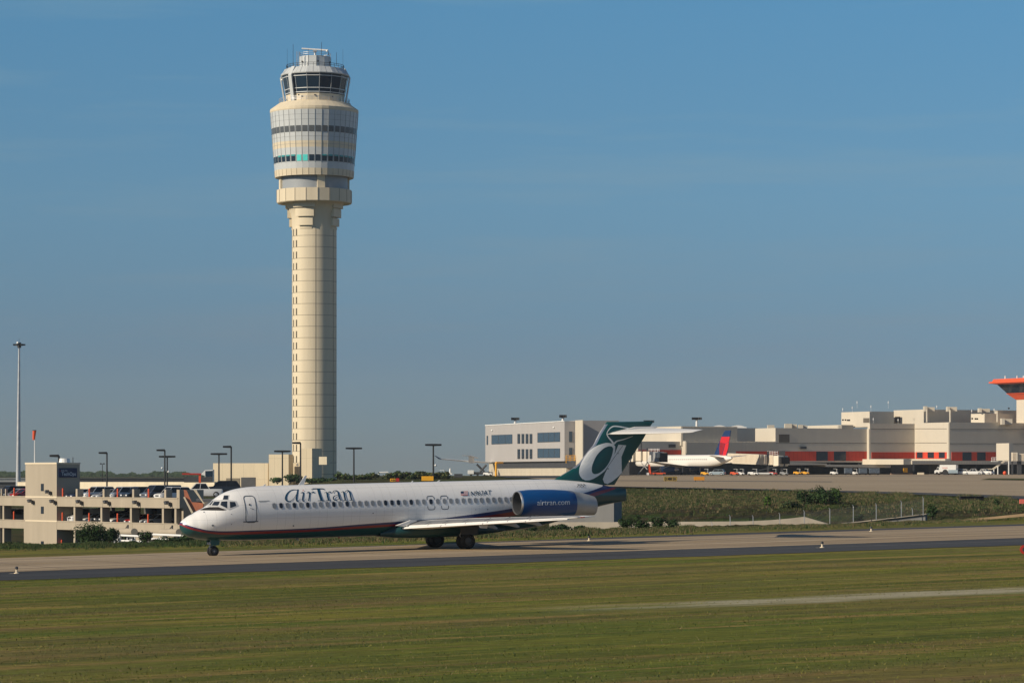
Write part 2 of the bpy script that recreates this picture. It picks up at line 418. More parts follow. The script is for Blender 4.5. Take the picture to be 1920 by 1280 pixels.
M['ymark'] = mat('faded_yellow_marking', (0.35, 0.24, 0.06), 0.8, var=0.3)
strip('taxiway_joint', lambda s: (194.6, 194.85), M['seam'], 0.037)
strip('taxiway_centreline', lambda s: (186.0, 186.15), M['ymark'], 0.037)
strip('shoulder_line', lambda s: (169.4, 169.6), mat('worn_white_line', (0.16, 0.16, 0.155), 0.85, var=0.5, scale=0.7), 0.025, s0=95)

# apron: concrete laid over the ground beyond the embankment
def apron_sheet(name, line, mat_, dz):
    """line: list of (Y near, px start..) built on ground rows"""
    mb = MB(); mb.fixn = False; P = []; fs = []; n = None
    for j, (Yf, pxa, pxb) in enumerate(line):
        N = 60
        for i in range(N+1):
            px = pxa+(pxb-pxa)*i/N; Y = Yf(px)
            P.append((wx(px, Y), Y, ground_at(px, Y)+dz))
    for j in range(len(line)-1):
        for i in range(60):
            a = j*61+i; fs.append([a, a+1, a+62, a+61])
    mb.add(P, fs); return tag(mb.build(name, mat_), None, None, kind='structure')
eC = lambda px: row_pt(5, px)[0]
apron_sheet('apron', [(lambda px: eC(px)+0.6, 1128, 2500), (lambda px: (eC(px)+560)/2, 1090, 2500), (lambda px: 560, 1040, 2500), (lambda px: 640, 1010, 2500), (lambda px: 720, 985, 2500), (lambda px: 800, 960, 2500), (lambda px: 900, 930, 2500), (lambda px: 1000, 905, 2500), (lambda px: 1500, 880, 2500)], M['apron'], 0.10)
apron_sheet('apron_shoulder', [(lambda px: eC(px)+0.5, 1128, 2500), (lambda px: eC(px)+10+26*max(0, (px-1128))/800, 1128, 2500)], M['asphalt'], 0.13)
apron_sheet('apron_dark_strip', [(lambda px: 606, 1110, 1560), (lambda px: 622, 1100, 1560)], mat('dark_strip_tone', (0.13, 0.115, 0.095), 0.9, var=0.2), 0.13)  # thin strip, darker than the concrete, across the left part of the apron
apron_sheet('grass_island', [(lambda px: 672+(1960-px)*0.15, 1838, 2500), (lambda px: 735, 1855, 2500)], M['rough'], 0.14)
apron_sheet('asphalt_pad', [(lambda px: 700, 950, 1130), (lambda px: 880, 930, 1130)], M['asphalt'], 0.14)

# leafy clumps -------------------------------------------------------------
def leaf_mb(center, rad, n, size, rnd, lobes=6, mats=1, flat=0.0):
    mb = MB(); mb.fixn = False
    L = []
    for i in range(lobes):
        a = rnd.uniform(0, 6.283); k = rnd.uniform(0.15, 0.62)
        L.append((math.cos(a)*k*rad[0], math.sin(a)*k*rad[1], rnd.uniform(-0.45, 0.5)*rad[2], rnd.uniform(0.32, 0.6)))
    for i in range(n):
        l = rnd.choice(L)
        while True:
            v = Vector((rnd.uniform(-1, 1), rnd.uniform(-1, 1), rnd.uniform(-1, 1)))
            if 0.25 < v.length < 1: break
        p = Vector((l[0]+v.x*rad[0]*l[3], l[1]+v.y*rad[1]*l[3], l[2]+v.z*rad[2]*l[3]))
        if p.z < -rad[2]: p.z = -rad[2]*rnd.random()
        p += Vector(center)
        s = size*rnd.uniform(0.5, 1.4)
        nn = (v.normalized()+Vector((rnd.uniform(-1, 1), rnd.uniform(-1, 1), rnd.uniform(-0.3, 1)))*0.9).normalized()
        a = nn.orthogonal().normalized(); b = nn.cross(a); t = rnd.uniform(0, 6.28)
        e = (a*math.cos(t)+b*math.sin(t))*s; f = (b*math.cos(t)-a*math.sin(t))*s*0.6
        mb.add([p-e, p-f*0.9, p+e, p+f], [[0, 1, 2, 3]], rnd.randrange(mats))
    return mb
def bush(name, label, cat, px, Y, w, h, mats, n=900, size=0.16, seed=1, group=None, stem=True, py_base=None, lobes=9):
    rnd = random.Random(seed)
    b = on(px, Y) if py_base is None else at(px, py_base, Y)
    t = thing(name, label, cat, b, 0, group)
    mb = leaf_mb((0, 0, h*0.45), (w/2, w/2*0.8, h*0.6), n, size, rnd, lobes, len(mats))
    mb.build('foliage', mats, t)
    if stem:
        s = MB()
        for k in range(5):
            a = rnd.uniform(0, 6.28); r = rnd.uniform(0.1, 0.3)*w
            s.cyl((0, 0, -0.3), (math.cos(a)*r, math.sin(a)*r, h*0.7), 0.05+w*0.008, 0.02, 5)
        s.build('stem', M['wood'], t)
    return t
def tree(name, label, px, Y, w, h, mats, n=1200, size=0.3, seed=1, group=None, base=None):
    rnd = random.Random(seed); b = on(px, Y) if base is None else base
    t = thing(name, label, 'tree', b, 0, group)
    leaf_mb((0, 0, h*0.6), (w/2, w/2, h*0.42), n, size, rnd, 10, len(mats)).build('crown', mats, t)
    s = MB(); s.cyl((0, 0, -0.3), (0, 0, h*0.5), h*0.03, h*0.018, 7)
    for k in range(5):
        a = rnd.uniform(0, 6.28)
        s.cyl((0, 0, h*rnd.uniform(0.25, 0.45)), (math.cos(a)*w*0.3, math.sin(a)*w*0.3, h*0.75), h*0.012, h*0.004, 5)
    s.build('trunk', M['wood'], t)
    return t
def weeds(name, pxa, pxb, Yf, n, hmin, hmax, mats, seed, wid=0.06, spread=4.0):
    """patch of tall weeds: many thin blades"""
    rnd = random.Random(seed); mb = MB(); mb.fixn = False
    for i in range(n):
        px = rnd.uniform(pxa, pxb); Y = Yf(px)+rnd.gauss(0, spread)
        g = on(px, Y); h = rnd.uniform(hmin, hmax)*(0.5+0.8*abs(math.sin(px*0.05+seed)*math.cos(px*0.017)))
        k = rnd.randrange(len(mats))
        for q in range(4):
            a = rnd.uniform(0, 3.14); dx = math.cos(a)*wid; dy = math.sin(a)*wid
            lean = Vector((rnd.uniform(-1, 1), rnd.uniform(-1, 1), 0))*h*0.35
            b = g+Vector((rnd.uniform(-1, 1), rnd.uniform(-1, 1), 0))*0.15
            mb.add([b-Vector((dx, dy, 0.1)), b+Vector((dx, dy, -0.1)), b+lean+Vector((0, 0, h))], [[0, 1, 2]], k)
    return tag(mb.build(name, mats), None, None, kind='stuff')
# ================================================================ AIRLINER on the taxiway
AT = 0.02
u = Vector((math.cos(GA), math.sin(GA), AT)).normalized()
prt = Vector((math.sin(GA), -math.cos(GA), 0))
upv = prt.cross(u); upv = upv if upv.z > 0 else -upv
NG = Vector((-19.98, 203.1, 0.0)); org = NG-u*2.3
AM = Matrix(((u.x, -prt.x, upv.x, org.x), (u.y, -prt.y, upv.y, org.y), (u.z, -prt.z, upv.z, org.z), (0, 0, 0, 1)))
AMi = AM.inverted()
jet = thing('airliner', 'white airliner with blue engines and a silver letter on its green tail', 'airplane')
jet.matrix_world = AM
CAMP = Vector((0, 0, CZ))
def lray(px, py): return (AMi @ CAMP), (AMi.to_3x3() @ Vector(((px-960)/F, 1, -(py-HY)/F))).normalized()
def lplane(px, py, y):
    o, d = lray(px, py); k = (y-o.y)/d.y; return o+d*k

ST = [(0, 2.12, 2.08, .02), (.03, 2.27, 1.92, .2), (.1, 2.37, 1.74, .34), (.25, 2.50, 1.53, .52), (.55, 2.69, 1.34, .76), (.9, 2.88, 1.22, .95), (1.4, 3.12, 1.12, 1.14),
      (1.85, 3.28, 1.07, 1.27), (2.12, 3.48, 1.05, 1.34), (2.45, 3.78, 1.03, 1.41), (2.8, 4.03, 1.02, 1.47), (3.3, 4.28, 1.01, 1.54), (4.0, 4.46, 1.0, 1.61),
      (4.8, 4.56, .99, 1.65), (6.0, 4.61, .99, 1.67), (10, 4.63, 1.0, 1.67), (22.5, 4.63, 1.0, 1.67), (24.6, 4.63, 1.06, 1.67), (26, 4.63, 1.2, 1.66), (27.8, 4.60, 1.50, 1.58),
      (29, 4.53, 1.85, 1.40), (30.2, 4.42, 2.2, 1.12), (31.3, 4.27, 2.51, .82), (32.2, 4.08, 2.70, .54), (33.0, 3.92, 2.82, .30), (33.9, 3.83, 2.95, .10)]
sx = np.array([s[0] for s in ST])
def station(x): return tuple(float(np.interp(x, sx, [s[k] for s in ST])) for k in (1, 2, 3))
xs = [0, .03, .06, .1, .17, .25, .4, .55, .7] + list(np.arange(.9, 33.95, .12))
tab = np.array([station(x) for x in xs])
sm = tab.copy()
for i in range(9, len(xs)-4):
    sm[i] = tab[i-4:i+5].T @ np.array([1, 2, 3, 4, 5, 4, 3, 2, 1])/25.0
def surf_y(x, z):
    zt, zb, hw = [float(np.interp(x, xs, sm[:, k])) for k in range(3)]
    c = (zt+zb)/2; h = (zt-zb)/2; q = 1-((z-c)/h)**2
    return -hw*math.sqrt(max(q, 0.0))
mb = MB(); NR = 64
for x, (zt, zb, hw) in zip(xs, sm):
    c, h = (zt+zb)/2, (zt-zb)/2
    for i in range(NR):
        t = 2*math.pi*i/NR; mb.v.append((x, hw*math.cos(t), c+h*math.sin(t)))
for k in range(len(xs)-1):
    for i in range(NR): j = (i+1) % NR; mb.f.append([k*NR+i, k*NR+j, (k+1)*NR+j, (k+1)*NR+i]); mb.m.append(0)
mb.f.append([i for i in range(NR)][::-1]); mb.m.append(0)
mb.f.append([(len(xs)-1)*NR+i for i in range(NR)]); mb.m.append(0)

def lsurf(px, py):
    p = lplane(px, py, -1.5)
    for _ in range(12): p = lplane(px, py, surf_y(p.x, p.z))
    return p
# livery: three curves of height against length
navy = [(340, 978), (355, 985), (374, 990), (392.5, 993.8), (417.5, 995.2), (442.5, 994.8), (480, 993.5), (529, 991.9), (600, 988.4), (675, 982.5), (750, 977), (825, 971.9), (862, 966.9), (900, 961.9), (957, 953.3), (1025, 940.5), (1088, 925.8), (1120, 915.5), (1130, 910.5)]
redl = [(340, 980.3), (355, 987.2), (374, 992.2), (392.5, 996), (417.5, 997.6), (442.5, 997.2), (480, 996), (529, 994.5), (600, 991.4), (675, 986), (750, 981.5), (825, 978), (862, 973), (900, 968), (957, 959.5), (1025, 947), (1088, 932.5), (1120, 921), (1149, 913)]
grnl = [(338, 985.5), (352, 991.5), (374, 997.5), (392.5, 1000.8), (417.5, 1003), (442.5, 1003), (480, 1002), (529, 1000), (600, 996.5), (675, 991.5), (750, 987), (825, 985), (862, 981), (900, 976.5), (957, 967.5), (1025, 955.5), (1088, 939.5), (1125, 926.5), (1150, 917.5)]
def curve_node(n, L, xout, pts, lift):
    c = n.nodes.new('ShaderNodeFloatCurve'); cm = c.mapping.curves[0]
    q = [lsurf(*p) for p in pts]; q = [(max(0, p.x/35), (p.z)/6) for p in q]; q.sort()
    clean = [(0.0, q[0][1])]
    for a in q:
        if a[0] > clean[-1][0]+0.002: clean.append(a)
    clean.append((min(0.985, clean[-1][0]+0.02), min(clean[-1][1]+lift, 0.9))); clean.append((1.0, 0.95 if lift else clean[-1][1]))
    while len(cm.points) < len(clean): cm.points.new(0.5, 0.5)
    for p, a in zip(cm.points, clean): p.location = a; p.handle_type = 'AUTO'
    c.mapping.update(); L.new(xout, c.inputs['Value']); return c.outputs[0]
m, n, b = new_mat('fuselage_livery'); L = n.links
tc = n.nodes.new('ShaderNodeTexCoord'); sp = n.nodes.new('ShaderNodeSeparateXYZ'); L.new(tc.outputs['Object'], sp.inputs[0])
xo = math_(n, 'DIVIDE', sp.outputs[0], 35.0); zo = math_(n, 'DIVIDE', sp.outputs[2], 6.0)
nz = n.nodes.new('ShaderNodeTexNoise'); nz.inputs['Scale'].default_value = 0.8; nz.inputs['Detail'].default_value = 7
mp = n.nodes.new('ShaderNodeMapping'); mp.inputs['Scale'].default_value = (0.35, 1, 1.2); L.new(tc.outputs['Object'], mp.inputs[0]); L.new(mp.outputs[0], nz.inputs['Vector'])
c = ramp(n, nz.outputs['Fac'], 0.3, 0.7, (0.80, 0.80, 0.79), (0.88, 0.875, 0.865))
# skin lap joints
for w_, o_, ax in ((2.41, 0.3, 0), (0.95, 0.42, 2), (1.205, 0.9, 0)):
    q = math_(n, 'MODULO', math_(n, 'ADD', sp.outputs[ax], 100*w_+o_), w_); q = math_(n, 'LESS_THAN', q, 0.018)
    c = mixc(n, math_(n, 'MULTIPLY', q, 0.35), c, (0.25, 0.25, 0.26))
cn = curve_node(n, L, xo, navy, 0.08); crd = curve_node(n, L, xo, redl, 0.08); cg = curve_node(n, L, xo, [(x_, y_-1.3 if x_ < 760 else y_) for x_, y_ in grnl], 0.05)
c = mixc(n, math_(n, 'LESS_THAN', zo, cn), c, (0.012, 0.03, 0.13))
c = mixc(n, math_(n, 'LESS_THAN', zo, crd), c, (0.22, 0.014, 0.022))
c = mixc(n, math_(n, 'LESS_THAN', zo, cg), c, (0.005, 0.062, 0.068))
L.new(c, b.inputs['Base Color']); b.inputs['Roughness'].default_value = 0.3; b.inputs['Coat Weight'].default_value = 0.3; b.inputs['Coat Roughness'].default_value = 0.15
M['livery'] = m
M['green'] = mat('tail_green', (0.007, 0.085, 0.085), 0.3, var=0.06, coat=0.3)
M['logo'] = mat('logo_silver', (0.84, 0.86, 0.86), 0.35, var=0.06)
M['navy'] = mat('lettering_navy', (0.003, 0.055, 0.12), 0.4, var=0.1)
M['blue'] = mat('nacelle_blue', (0.004, 0.07, 0.24), 0.3, var=0.06, coat=0.3)
M['letter'] = mat('lettering_white', (0.72, 0.76, 0.80), 0.4, var=0.05)
M['bare'] = mat('bare_aluminium', (0.75, 0.74, 0.72), 0.28, 0.85, var=0.06)
M['wing'] = mat('wing_grey', (0.55, 0.55, 0.54), 0.4, var=0.1, scale=0.8, streak=(1.5, 0.3, 1))
M['slat'] = mat('slat_white', (0.80, 0.79, 0.76), 0.35, var=0.05)
M['wband'] = mat('wing_grey_band', (0.20, 0.205, 0.21), 0.45, var=0.08)
M['cowl'] = mat('cowl_grey', (0.42, 0.43, 0.43), 0.4, 0.2, var=0.1)
M['winsh'] = mat('cabin_window_shade', (0.24, 0.26, 0.28), 0.3, var=0.1)
M['winframe'] = mat('window_frame', (0.5, 0.51, 0.52), 0.4, var=0.05)
M['cabframe'] = mat('cabin_window_frame', (0.66, 0.66, 0.66), 0.4, var=0.05)
M['bellyg'] = mat('belly_green', (0.004, 0.045, 0.05), 0.4)
M['hub'] = mat('wheel_hub_grey', (0.07, 0.075, 0.08), 0.5)
M['strip'] = mat('door_outline', (0.10, 0.12, 0.15), 0.5, var=0.1)
fus = mb.build('fuselage', M['livery'], jet, smooth=50)

def bvh_of(mbo):
    return BVHTree.FromPolygons([Vector(v) for v in mbo.v], mbo.f)
FB = bvh_of(mb)
def hit(bvh, px, py, off):
    o, d = lray(px, py); h = bvh.ray_cast(o, d)
    if h[0] is None:
        h = bvh.find_nearest(o+d*205)
    nn = h[1] if h[1].dot(d) < 0 else -h[1]
    return h[0]+nn*off
def proj_mesh(name, pieces, bvh, mats, parent, off=0.02, maxl=7.0):
    """pieces: list of (polygon in picture px, material index); each laid on the surface it is painted on"""
    bmm = bmesh.new(); k = 0
    for poly, mi in pieces:
        t = bmesh.new(); vs = [t.verts.new((p[0], p[1], 0)) for p in poly]
        if len(vs) > 4:
            t.faces.new(vs); bmesh.ops.triangulate(t, faces=t.faces[:])
        else: t.faces.new(vs)
        for _ in range(3):
            ed = [e for e in t.edges if e.calc_length() > maxl]
            if not ed: break
            bmesh.ops.subdivide_edges(t, edges=ed, cuts=1); bmesh.ops.triangulate(t, faces=t.faces[:])
        mp_ = {}
        for v in t.verts: mp_[v] = bmm.verts.new(hit(bvh, v.co.x, v.co.y, off+0.0012*k))
        for f in t.faces:
            try: nf = bmm.faces.new([mp_[v] for v in f.verts]); nf.material_index = mi
            except ValueError: pass
        t.free(); k += 1
    me = bpy.data.meshes.new(name); bmm.to_mesh(me); bmm.free()
    for q in mats: me.materials.append(q)
    o = bpy.data.objects.new(name, me); col.objects.link(o); o.parent = parent
    return o
def catm(P, k=5, closed=False):
    n = len(P); out = []
    for i in range(n if closed else n-1):
        g = lambda j: P[j % n] if closed else P[max(0, min(n-1, j))]
        a, b_, c_, d = [np.array(g(i+j), float) for j in (-1, 0, 1, 2)]
        for q in range(k):
            t = q/k; out.append(0.5*((2*b_)+(-a+c_)*t+(2*a-5*b_+4*c_-d)*t*t+(-a+3*b_-3*c_+d)*t**3))
    if not closed: out.append(np.array(P[-1], float))
    return out
def ribbon(P, closed=False, k=5):
    """polygons (px) of a pen stroke through points (x, y, width)"""
    C_ = catm(P, k, closed) if k > 1 else [np.array(p, float) for p in P]; n = len(C_); A = []; B = []
    for i in range(n):
        p, q = (C_[(i-1) % n], C_[(i+1) % n]) if closed else (C_[max(0, i-1)], C_[min(n-1, i+1)])
        d = q[:2]-p[:2]; l = np.hypot(*d); d = d/l if l else np.array([1, 0]); nn = np.array([-d[1], d[0]])*C_[i][2]/2
        A.append(C_[i][:2]+nn); B.append(C_[i][:2]-nn)
    if closed: A.append(A[0]); B.append(B[0])
    return list(A), list(B)
def ribbon_pieces(P, mi=0, closed=False, k=5):
    A, B = ribbon(P, closed, k)
    return [([A[i], A[i+1], B[i+1], B[i]], mi) for i in range(len(A)-1)]
def stroke_mesh(name, strokes, bvh, mats, parent, tf=lambda p: p, off=0.02, k=5):
    bmm = bmesh.new(); kk = 0
    for s in strokes:
        P, mi, closed = (s+(0, False))[:3] if isinstance(s, tuple) else (s, 0, False)
        A, B = ribbon([tf(p) for p in P], closed, k)
        va = [bmm.verts.new(hit(bvh, a[0], a[1], off+0.002*kk)) for a in A]
        vb = [bmm.verts.new(hit(bvh, b_[0], b_[1], off+0.002*kk)) for b_ in B]
        for i in range(len(A)-1):
            f = bmm.faces.new([va[i], va[i+1], vb[i+1], vb[i]]); f.material_index = mi
        kk += 1
    me = bpy.data.meshes.new(name); bmm.to_mesh(me); bmm.free()
    for q in mats: me.materials.append(q)
    o = bpy.data.objects.new(name, me); col.objects.link(o); o.parent = parent
    return o
def text_polys(txt, bold=0.0, space=1.0):
    """outline text as triangles in its own plane (x right, y up, cap height about 0.7)"""
    cu = bpy.data.curves.new('t', 'FONT'); cu.body = txt; cu.size = 1; cu.offset = bold; cu.space_character = space; cu.resolution_u = 4
    o = bpy.data.objects.new('t', cu); col.objects.link(o)
    dg = bpy.context.evaluated_depsgraph_get(); me = o.evaluated_get(dg).to_mesh()
    V = [v.co.copy() for v in me.vertices]; T = [list(p.vertices) for p in me.polygons]
    o.evaluated_get(dg).to_mesh_clear(); bpy.data.objects.remove(o); bpy.data.curves.remove(cu)
    return V, T
def proj_text(name, txt, bvh, mt, parent, x0, x1, ybase0, ybase1, hpx, bold=0.01, shear=0.0, off=0.03, space=1.0):
    V, T = text_polys(txt, bold, space); mx = max(v.x for v in V); mn = min(v.x for v in V); my = max(v.y for v in V)
    vv = []
    for v in V:
        f = (v.x-mn)/(mx-mn); yy = v.y/my*hpx
        vv.append(hit(bvh, x0+(x1-x0)*f+shear*yy, ybase0+(ybase1-ybase0)*f-yy, off))
    me = bpy.data.meshes.new(name); me.from_pydata([tuple(v) for v in vv], [], T); me.materials.append(mt)
    o = bpy.data.objects.new(name, me); col.objects.link(o); o.parent = parent; return o
def cr(ox, oy, s): return lambda p: (ox+p[0]/s, oy+p[1]/s)+((p[2]/s,) if len(p) > 2 else ())

# lettering on the cabin side
t9 = cr(500, 890, 9.6)
N_ = 0
let = [[(552, 272, 7), (480, 270, 12), (420, 290, 16), (370, 340, 26), (345, 400, 34), (350, 450, 30), (385, 475, 20), (430, 470, 12), (490, 420, 8), (548, 325, 8)],
       [(562, 262, 20), (548, 340, 26), (537, 400, 28), (535, 450, 24), (555, 478, 18), (585, 455, 8), (605, 425, 6)],
       [(610, 330, 6), (645, 315, 14), (662, 330, 20), (650, 400, 24), (645, 450, 22), (660, 475, 14), (685, 465, 6), (710, 420, 4)],
       [(715, 335, 6), (750, 310, 14), (770, 330, 22), (765, 400, 22), (752, 470, 22)], [(766, 360, 8), (800, 325, 9), (835, 310, 18), (858, 328, 22)],
       [(803, 272, 8), (830, 253, 12), (930, 251, 13), (1020, 255, 12), (1038, 278, 8)], [(925, 255, 44), (950, 350, 42), (985, 458, 40)], [(918, 466, 8), (985, 463, 14), (1055, 466, 8)],
       [(1040, 325, 8), (1065, 315, 10), (1082, 330, 26), (1095, 400, 28), (1112, 457, 28)], [(1062, 465, 8), (1110, 462, 12), (1162, 464, 6)], [(1095, 345, 8), (1120, 310, 14), (1152, 320, 24)],
       [(1190, 330, 20), (1200, 300, 12), (1235, 288, 12), (1270, 300, 18), (1290, 350, 26), (1310, 420, 26), (1330, 455, 16), (1352, 452, 6)],
       [(1290, 365, 8), (1240, 375, 10), (1205, 395, 18), (1200, 430, 22), (1225, 455, 18), (1265, 450, 12), (1305, 420, 8)],
       [(1340, 320, 8), (1370, 305, 14), (1387, 330, 26), (1400, 400, 28), (1414, 452, 26)], [(1372, 463, 8), (1412, 459, 12), (1442, 459, 8)],
       [(1395, 330, 8), (1425, 295, 12), (1465, 290, 20), (1490, 320, 26), (1510, 400, 28), (1527, 450, 26)], [(1482, 461, 8), (1525, 457, 12), (1556, 456, 8)],
       ([(645, 288, 14), (652, 287, 20), (660, 286, 14)], 1, False)]
stroke_mesh('lettering', let, FB, [M['navy'], M['red']], fus, t9)
proj_text('registration', 'N963AT', FB, M['navy'], fus, 882.5, 920.5, 929.3, 926.9, 8.3, 0.006, 0.0)
proj_text('fleet_number', '722', FB, M['strip'], fus, 1080.5, 1096, 913.2, 912.6, 5.4, 0.014, 0.25)
# flag
fl = []
for i in range(7): y0 = 921.2+i*1.06; fl.append(([(863.5, y0), (877, y0-.4), (877, y0+.66), (863.5, y0+1.06)], 0 if i % 2 == 0 else 1))
fl.append(([(863.5, 921.2), (869, 921), (869, 924.9), (863.5, 925)], 2))
proj_mesh('flag', fl, FB, [M['red'], M['letter'], M['navy']], fus, 0.03)

# cabin windows
wxs = [514.5, 527, 539.5, 552, 564.5, 577, 589.5, 601.5, 614, 626, 638, 651, 663, 675, 687, 699, 711, 723, 735, 747, 759, 771, 783, 795, 808, 821, 833.6, 845.6, 857, 869, 880.5, 892, 903, 914.6, 926, 937, 949, 959]
dark = {1, 3, 5, 9, 11, 17, 18, 19, 21, 24}
def rrect(x0, x1, y0, y1, r, k=4):
    P = []
    for cx, cy, a0 in ((x1-r, y1-r, 0), (x0+r, y1-r, 90), (x0+r, y0+r, 180), (x1-r, y0+r, 270)):
        for i in range(k+1): a = R(a0+90*i/k); P.append((cx+r*math.cos(a), cy+r*math.sin(a)))
    return P
def side_patch(name, P, mt, parent, off, side=-1):
    """polygon in (x,z) laid on the fuselage side"""
    V = []
    for (x, z) in P:
        y = surf_y(x, z); V.append((x, (y-off)*(-side), z))
    mbx = MB(); mbx.poly(V); return mbx.build(name, mt, parent)
zs_ = [lsurf(x, 947.8-(x-513)*11.8/445) for x in wxs]
for k, p in enumerate(zs_):
    for side in (-1, 1):
        P = rrect(p.x-.155, p.x+.155, p.z-.215, p.z+.215, .13)
        fr = side_patch('cabin_window', P, M['cabframe'], fus, 0.012, side)
        P = rrect(p.x-.115, p.x+.115, p.z-.175, p.z+.175, .10)
        side_patch('pane', P, M['glass'] if (k in dark) else M['winsh'], fr, 0.02, side)
        if k % 2 == 0 and k not in dark:
            pass
# doors and exits
def outline(name, P, w_, side=-1, mt=None):
    mbx = MB(); n = len(P)
    V = []
    for i in range(n):
        a = np.array(P[i-1]); b_ = np.array(P[(i+1) % n]); d = b_-a; d = d/np.hypot(*d); nn = np.array([-d[1], d[0]])*w_/2
        for s_ in (1, -1):
            q = np.array(P[i])+nn*s_; V.append((q[0], (surf_y(q[0], q[1])-0.016)*(-side), q[1]))
    mbx.add(V, [[2*i, 2*((i+1) % n), 2*((i+1) % n)+1, 2*i+1] for i in range(n)])
    return mbx.build(name, mt or M['strip'], fus)
for side in (-1, 1):
    for k in (24, 26):
        c0 = zs_[k]; outline('overwing_exit', rrect(c0.x-.27, c0.x+.27, c0.z-.55, c0.z+.38, .14), .05, side)
def bulge(x0, x1, z0, z1, r, lean=0.0):
    P = []
    for (a, b_) in ((x0, z0), (x1, z0)): pass
    q = rrect(x0, x1, z0, z1, r, 5)
    out = []
    m_ = len(q)
    for i in range(m_):
        a, b_ = q[i], q[(i+1) % m_]; d = math.hypot(a[0]-b_[0], a[1]-b_[1]); s_ = max(1, int(d/.12))
        for j in range(s_): out.append((a[0]+(b_[0]-a[0])*j/s_, a[1]+(b_[1]-a[1])*j/s_))
    return out
d0 = [lsurf(*p) for p in ((456, 928), (481, 975))]
dx0, dx1 = d0[0].x-.05, d0[1].x
for side in (-1, 1):
    dr = outline('passenger_door', bulge(dx0, dx1, 2.22, 3.98, .2), .06, side)
stroke_mesh('door_sill', [[(456, 977.8, 1.8), (470, 977.5, 2.4), (484, 976.6, 1.8)]], FB, [M['strip']], fus)
stroke_mesh('door_handle', [[(469, 952.4, .8), (476.5, 954.4, .8)]], FB, [M['strip']], fus, off=0.025)
proj_mesh('door_window', [([(468+1.7*math.cos(t*.785), 945.8+1.8*math.sin(t*.785)) for t in range(8)], 0)], FB, [M['glass']], fus, 0.025)
stroke_mesh('pitot_strip', [[(484.5, 939.4, .9), (495, 939, .9), (505, 938.4, .9)], [(486, 941.4, .4), (500, 940.8, .4)]], FB, [M['strip']], fus)
for (x, y, r) in ((399, 984.5, 2.2), (434, 963.5, .9), (434, 982.3, .9), (550, 985, 1.6), (699.5, 961.5, 1.2), (892, 955, .8), (914.3, 954.6, 1.2), (382.5, 959.9, 1.1)):
    proj_mesh('service_port', [([(x+r*math.cos(t*.785), y+r*.8*math.sin(t*.785)) for t in range(8)], 0)], FB, [M['strip']], fus, 0.02)

# cockpit glazing
t8 = cr(330, 890, 8)
def cockpit(sgn):
    fr = [([t8(p) for p in [(468, 476), (520, 405), (545, 372), (720, 372), (785, 372), (905, 392), (935, 465), (880, 490), (800, 525), (760, 515), (640, 478)]], 0),
          ([t8(p) for p in [(696, 374), (716, 303), (800, 303), (786, 376)]], 0)]
    f = proj_mesh('cockpit_frame', fr, FB, [M['winframe']], fus, 0.015, 4)
    panes = [[(500, 452), (528, 420), (558, 388), (562, 395), (535, 432), (518, 456)], [(538, 458), (577, 402), (658, 402), (640, 446), (622, 462)],
             [(666, 452), (684, 402), (768, 397), (766, 500), (700, 470)], [(806, 404), (882, 407), (902, 462), (812, 496)], [(705, 370), (724, 312), (784, 312), (776, 371)]]
    fs = [f]
    for p in panes: fs.append(proj_mesh('windscreen_pane', [([t8(q) for q in p], 0)], FB, [M['glass']], f, 0.03, 4))
    g = proj_mesh('antiglare_panel', [([t8(q) for q in [(356, 527), (430, 497), (505, 482), (640, 482), (762, 524), (700, 533), (500, 532), (375, 530)]], 0)], FB, [M['black']], fus, 0.015, 4)
    fs.append(g)
    return fs
for o in cockpit(1):                                   # the starboard half is the same, mirrored
    me = o.data.copy()
    for v in me.vertices: v.co.y = -v.co.y
    q = bpy.data.objects.new(o.name.split('.')[0], me); col.objects.link(q); q.parent = fus
# blade antennas
for (x, h, s_) in ((6.0, .12, .2), (8.75, .62, .42), (17.0, .1, .15), (19.0, .1, .2)):
    z = float(np.interp(x, xs, sm[:, 0])); a = MB()
    a.ext([(x-s_*.5, -.02, z-.05), (x+s_*.5, -.02, z-.05), (x+s_*1.1, -.02, z+h), (x+s_*.75, -.02, z+h)], (0, .04, 0))
    a.build('antenna', M['white'], fus)
a = MB(); a.ext([(8.2, -.02, 1.02), (8.5, -.02, 1.02), (8.55, -.02, .87), (8.42, -.02, .87)], (0, .04, 0)); a.build('antenna', M['grey'], fus)
a = MB(); a.cyl((11.5, 0, 1.02), (11.5, 0, .92), .07, .05, 10); a.build('beacon', M['red'], fus)

# wings --------------------------------------------------------------------
def airfoil(le, chord, up, dn, te, n=12):
    """closed section as (x, z) offsets: leading edge at le=(x,z); te = height of trailing edge above it"""
    U = []; Lw = []
    for i in range(n+1):
        c_ = (1-math.cos(math.pi*i/n))/2
        f = 2.6*math.sqrt(c_)*(1-c_)**0.9 if c_ > 0 else 0
        U.append((le[0]+chord*c_, le[1]+te*c_+up*f*0.9)); Lw.append((le[0]+chord*c_, le[1]+te*c_-dn*f*0.9))
    return U+Lw[::-1][1:-1]
def surface(secs, n=12):
    mbx = MB(); k = None
    for (y, le, ch, up, dn, te) in secs:
        A = airfoil(le, ch, up, dn, te, n); k = len(A)
        mbx.v += [(a[0], y, a[1]) for a in A]
    for s_ in range(len(secs)-1):
        for i in range(k): j = (i+1) % k; mbx.f.append([s_*k+i, s_*k+j, (s_+1)*k+j, (s_+1)*k+i]); mbx.m.append(0)
    mbx.f.append(list(range(k))[::-1]); mbx.m.append(0); mbx.f.append([(len(secs)-1)*k+i for i in range(k)]); mbx.m.append(0)
    return mbx
WL = lambda y: (15.5+(abs(y)-1.7)*0.528, 1.55+(abs(y)-1.7)*0.052)
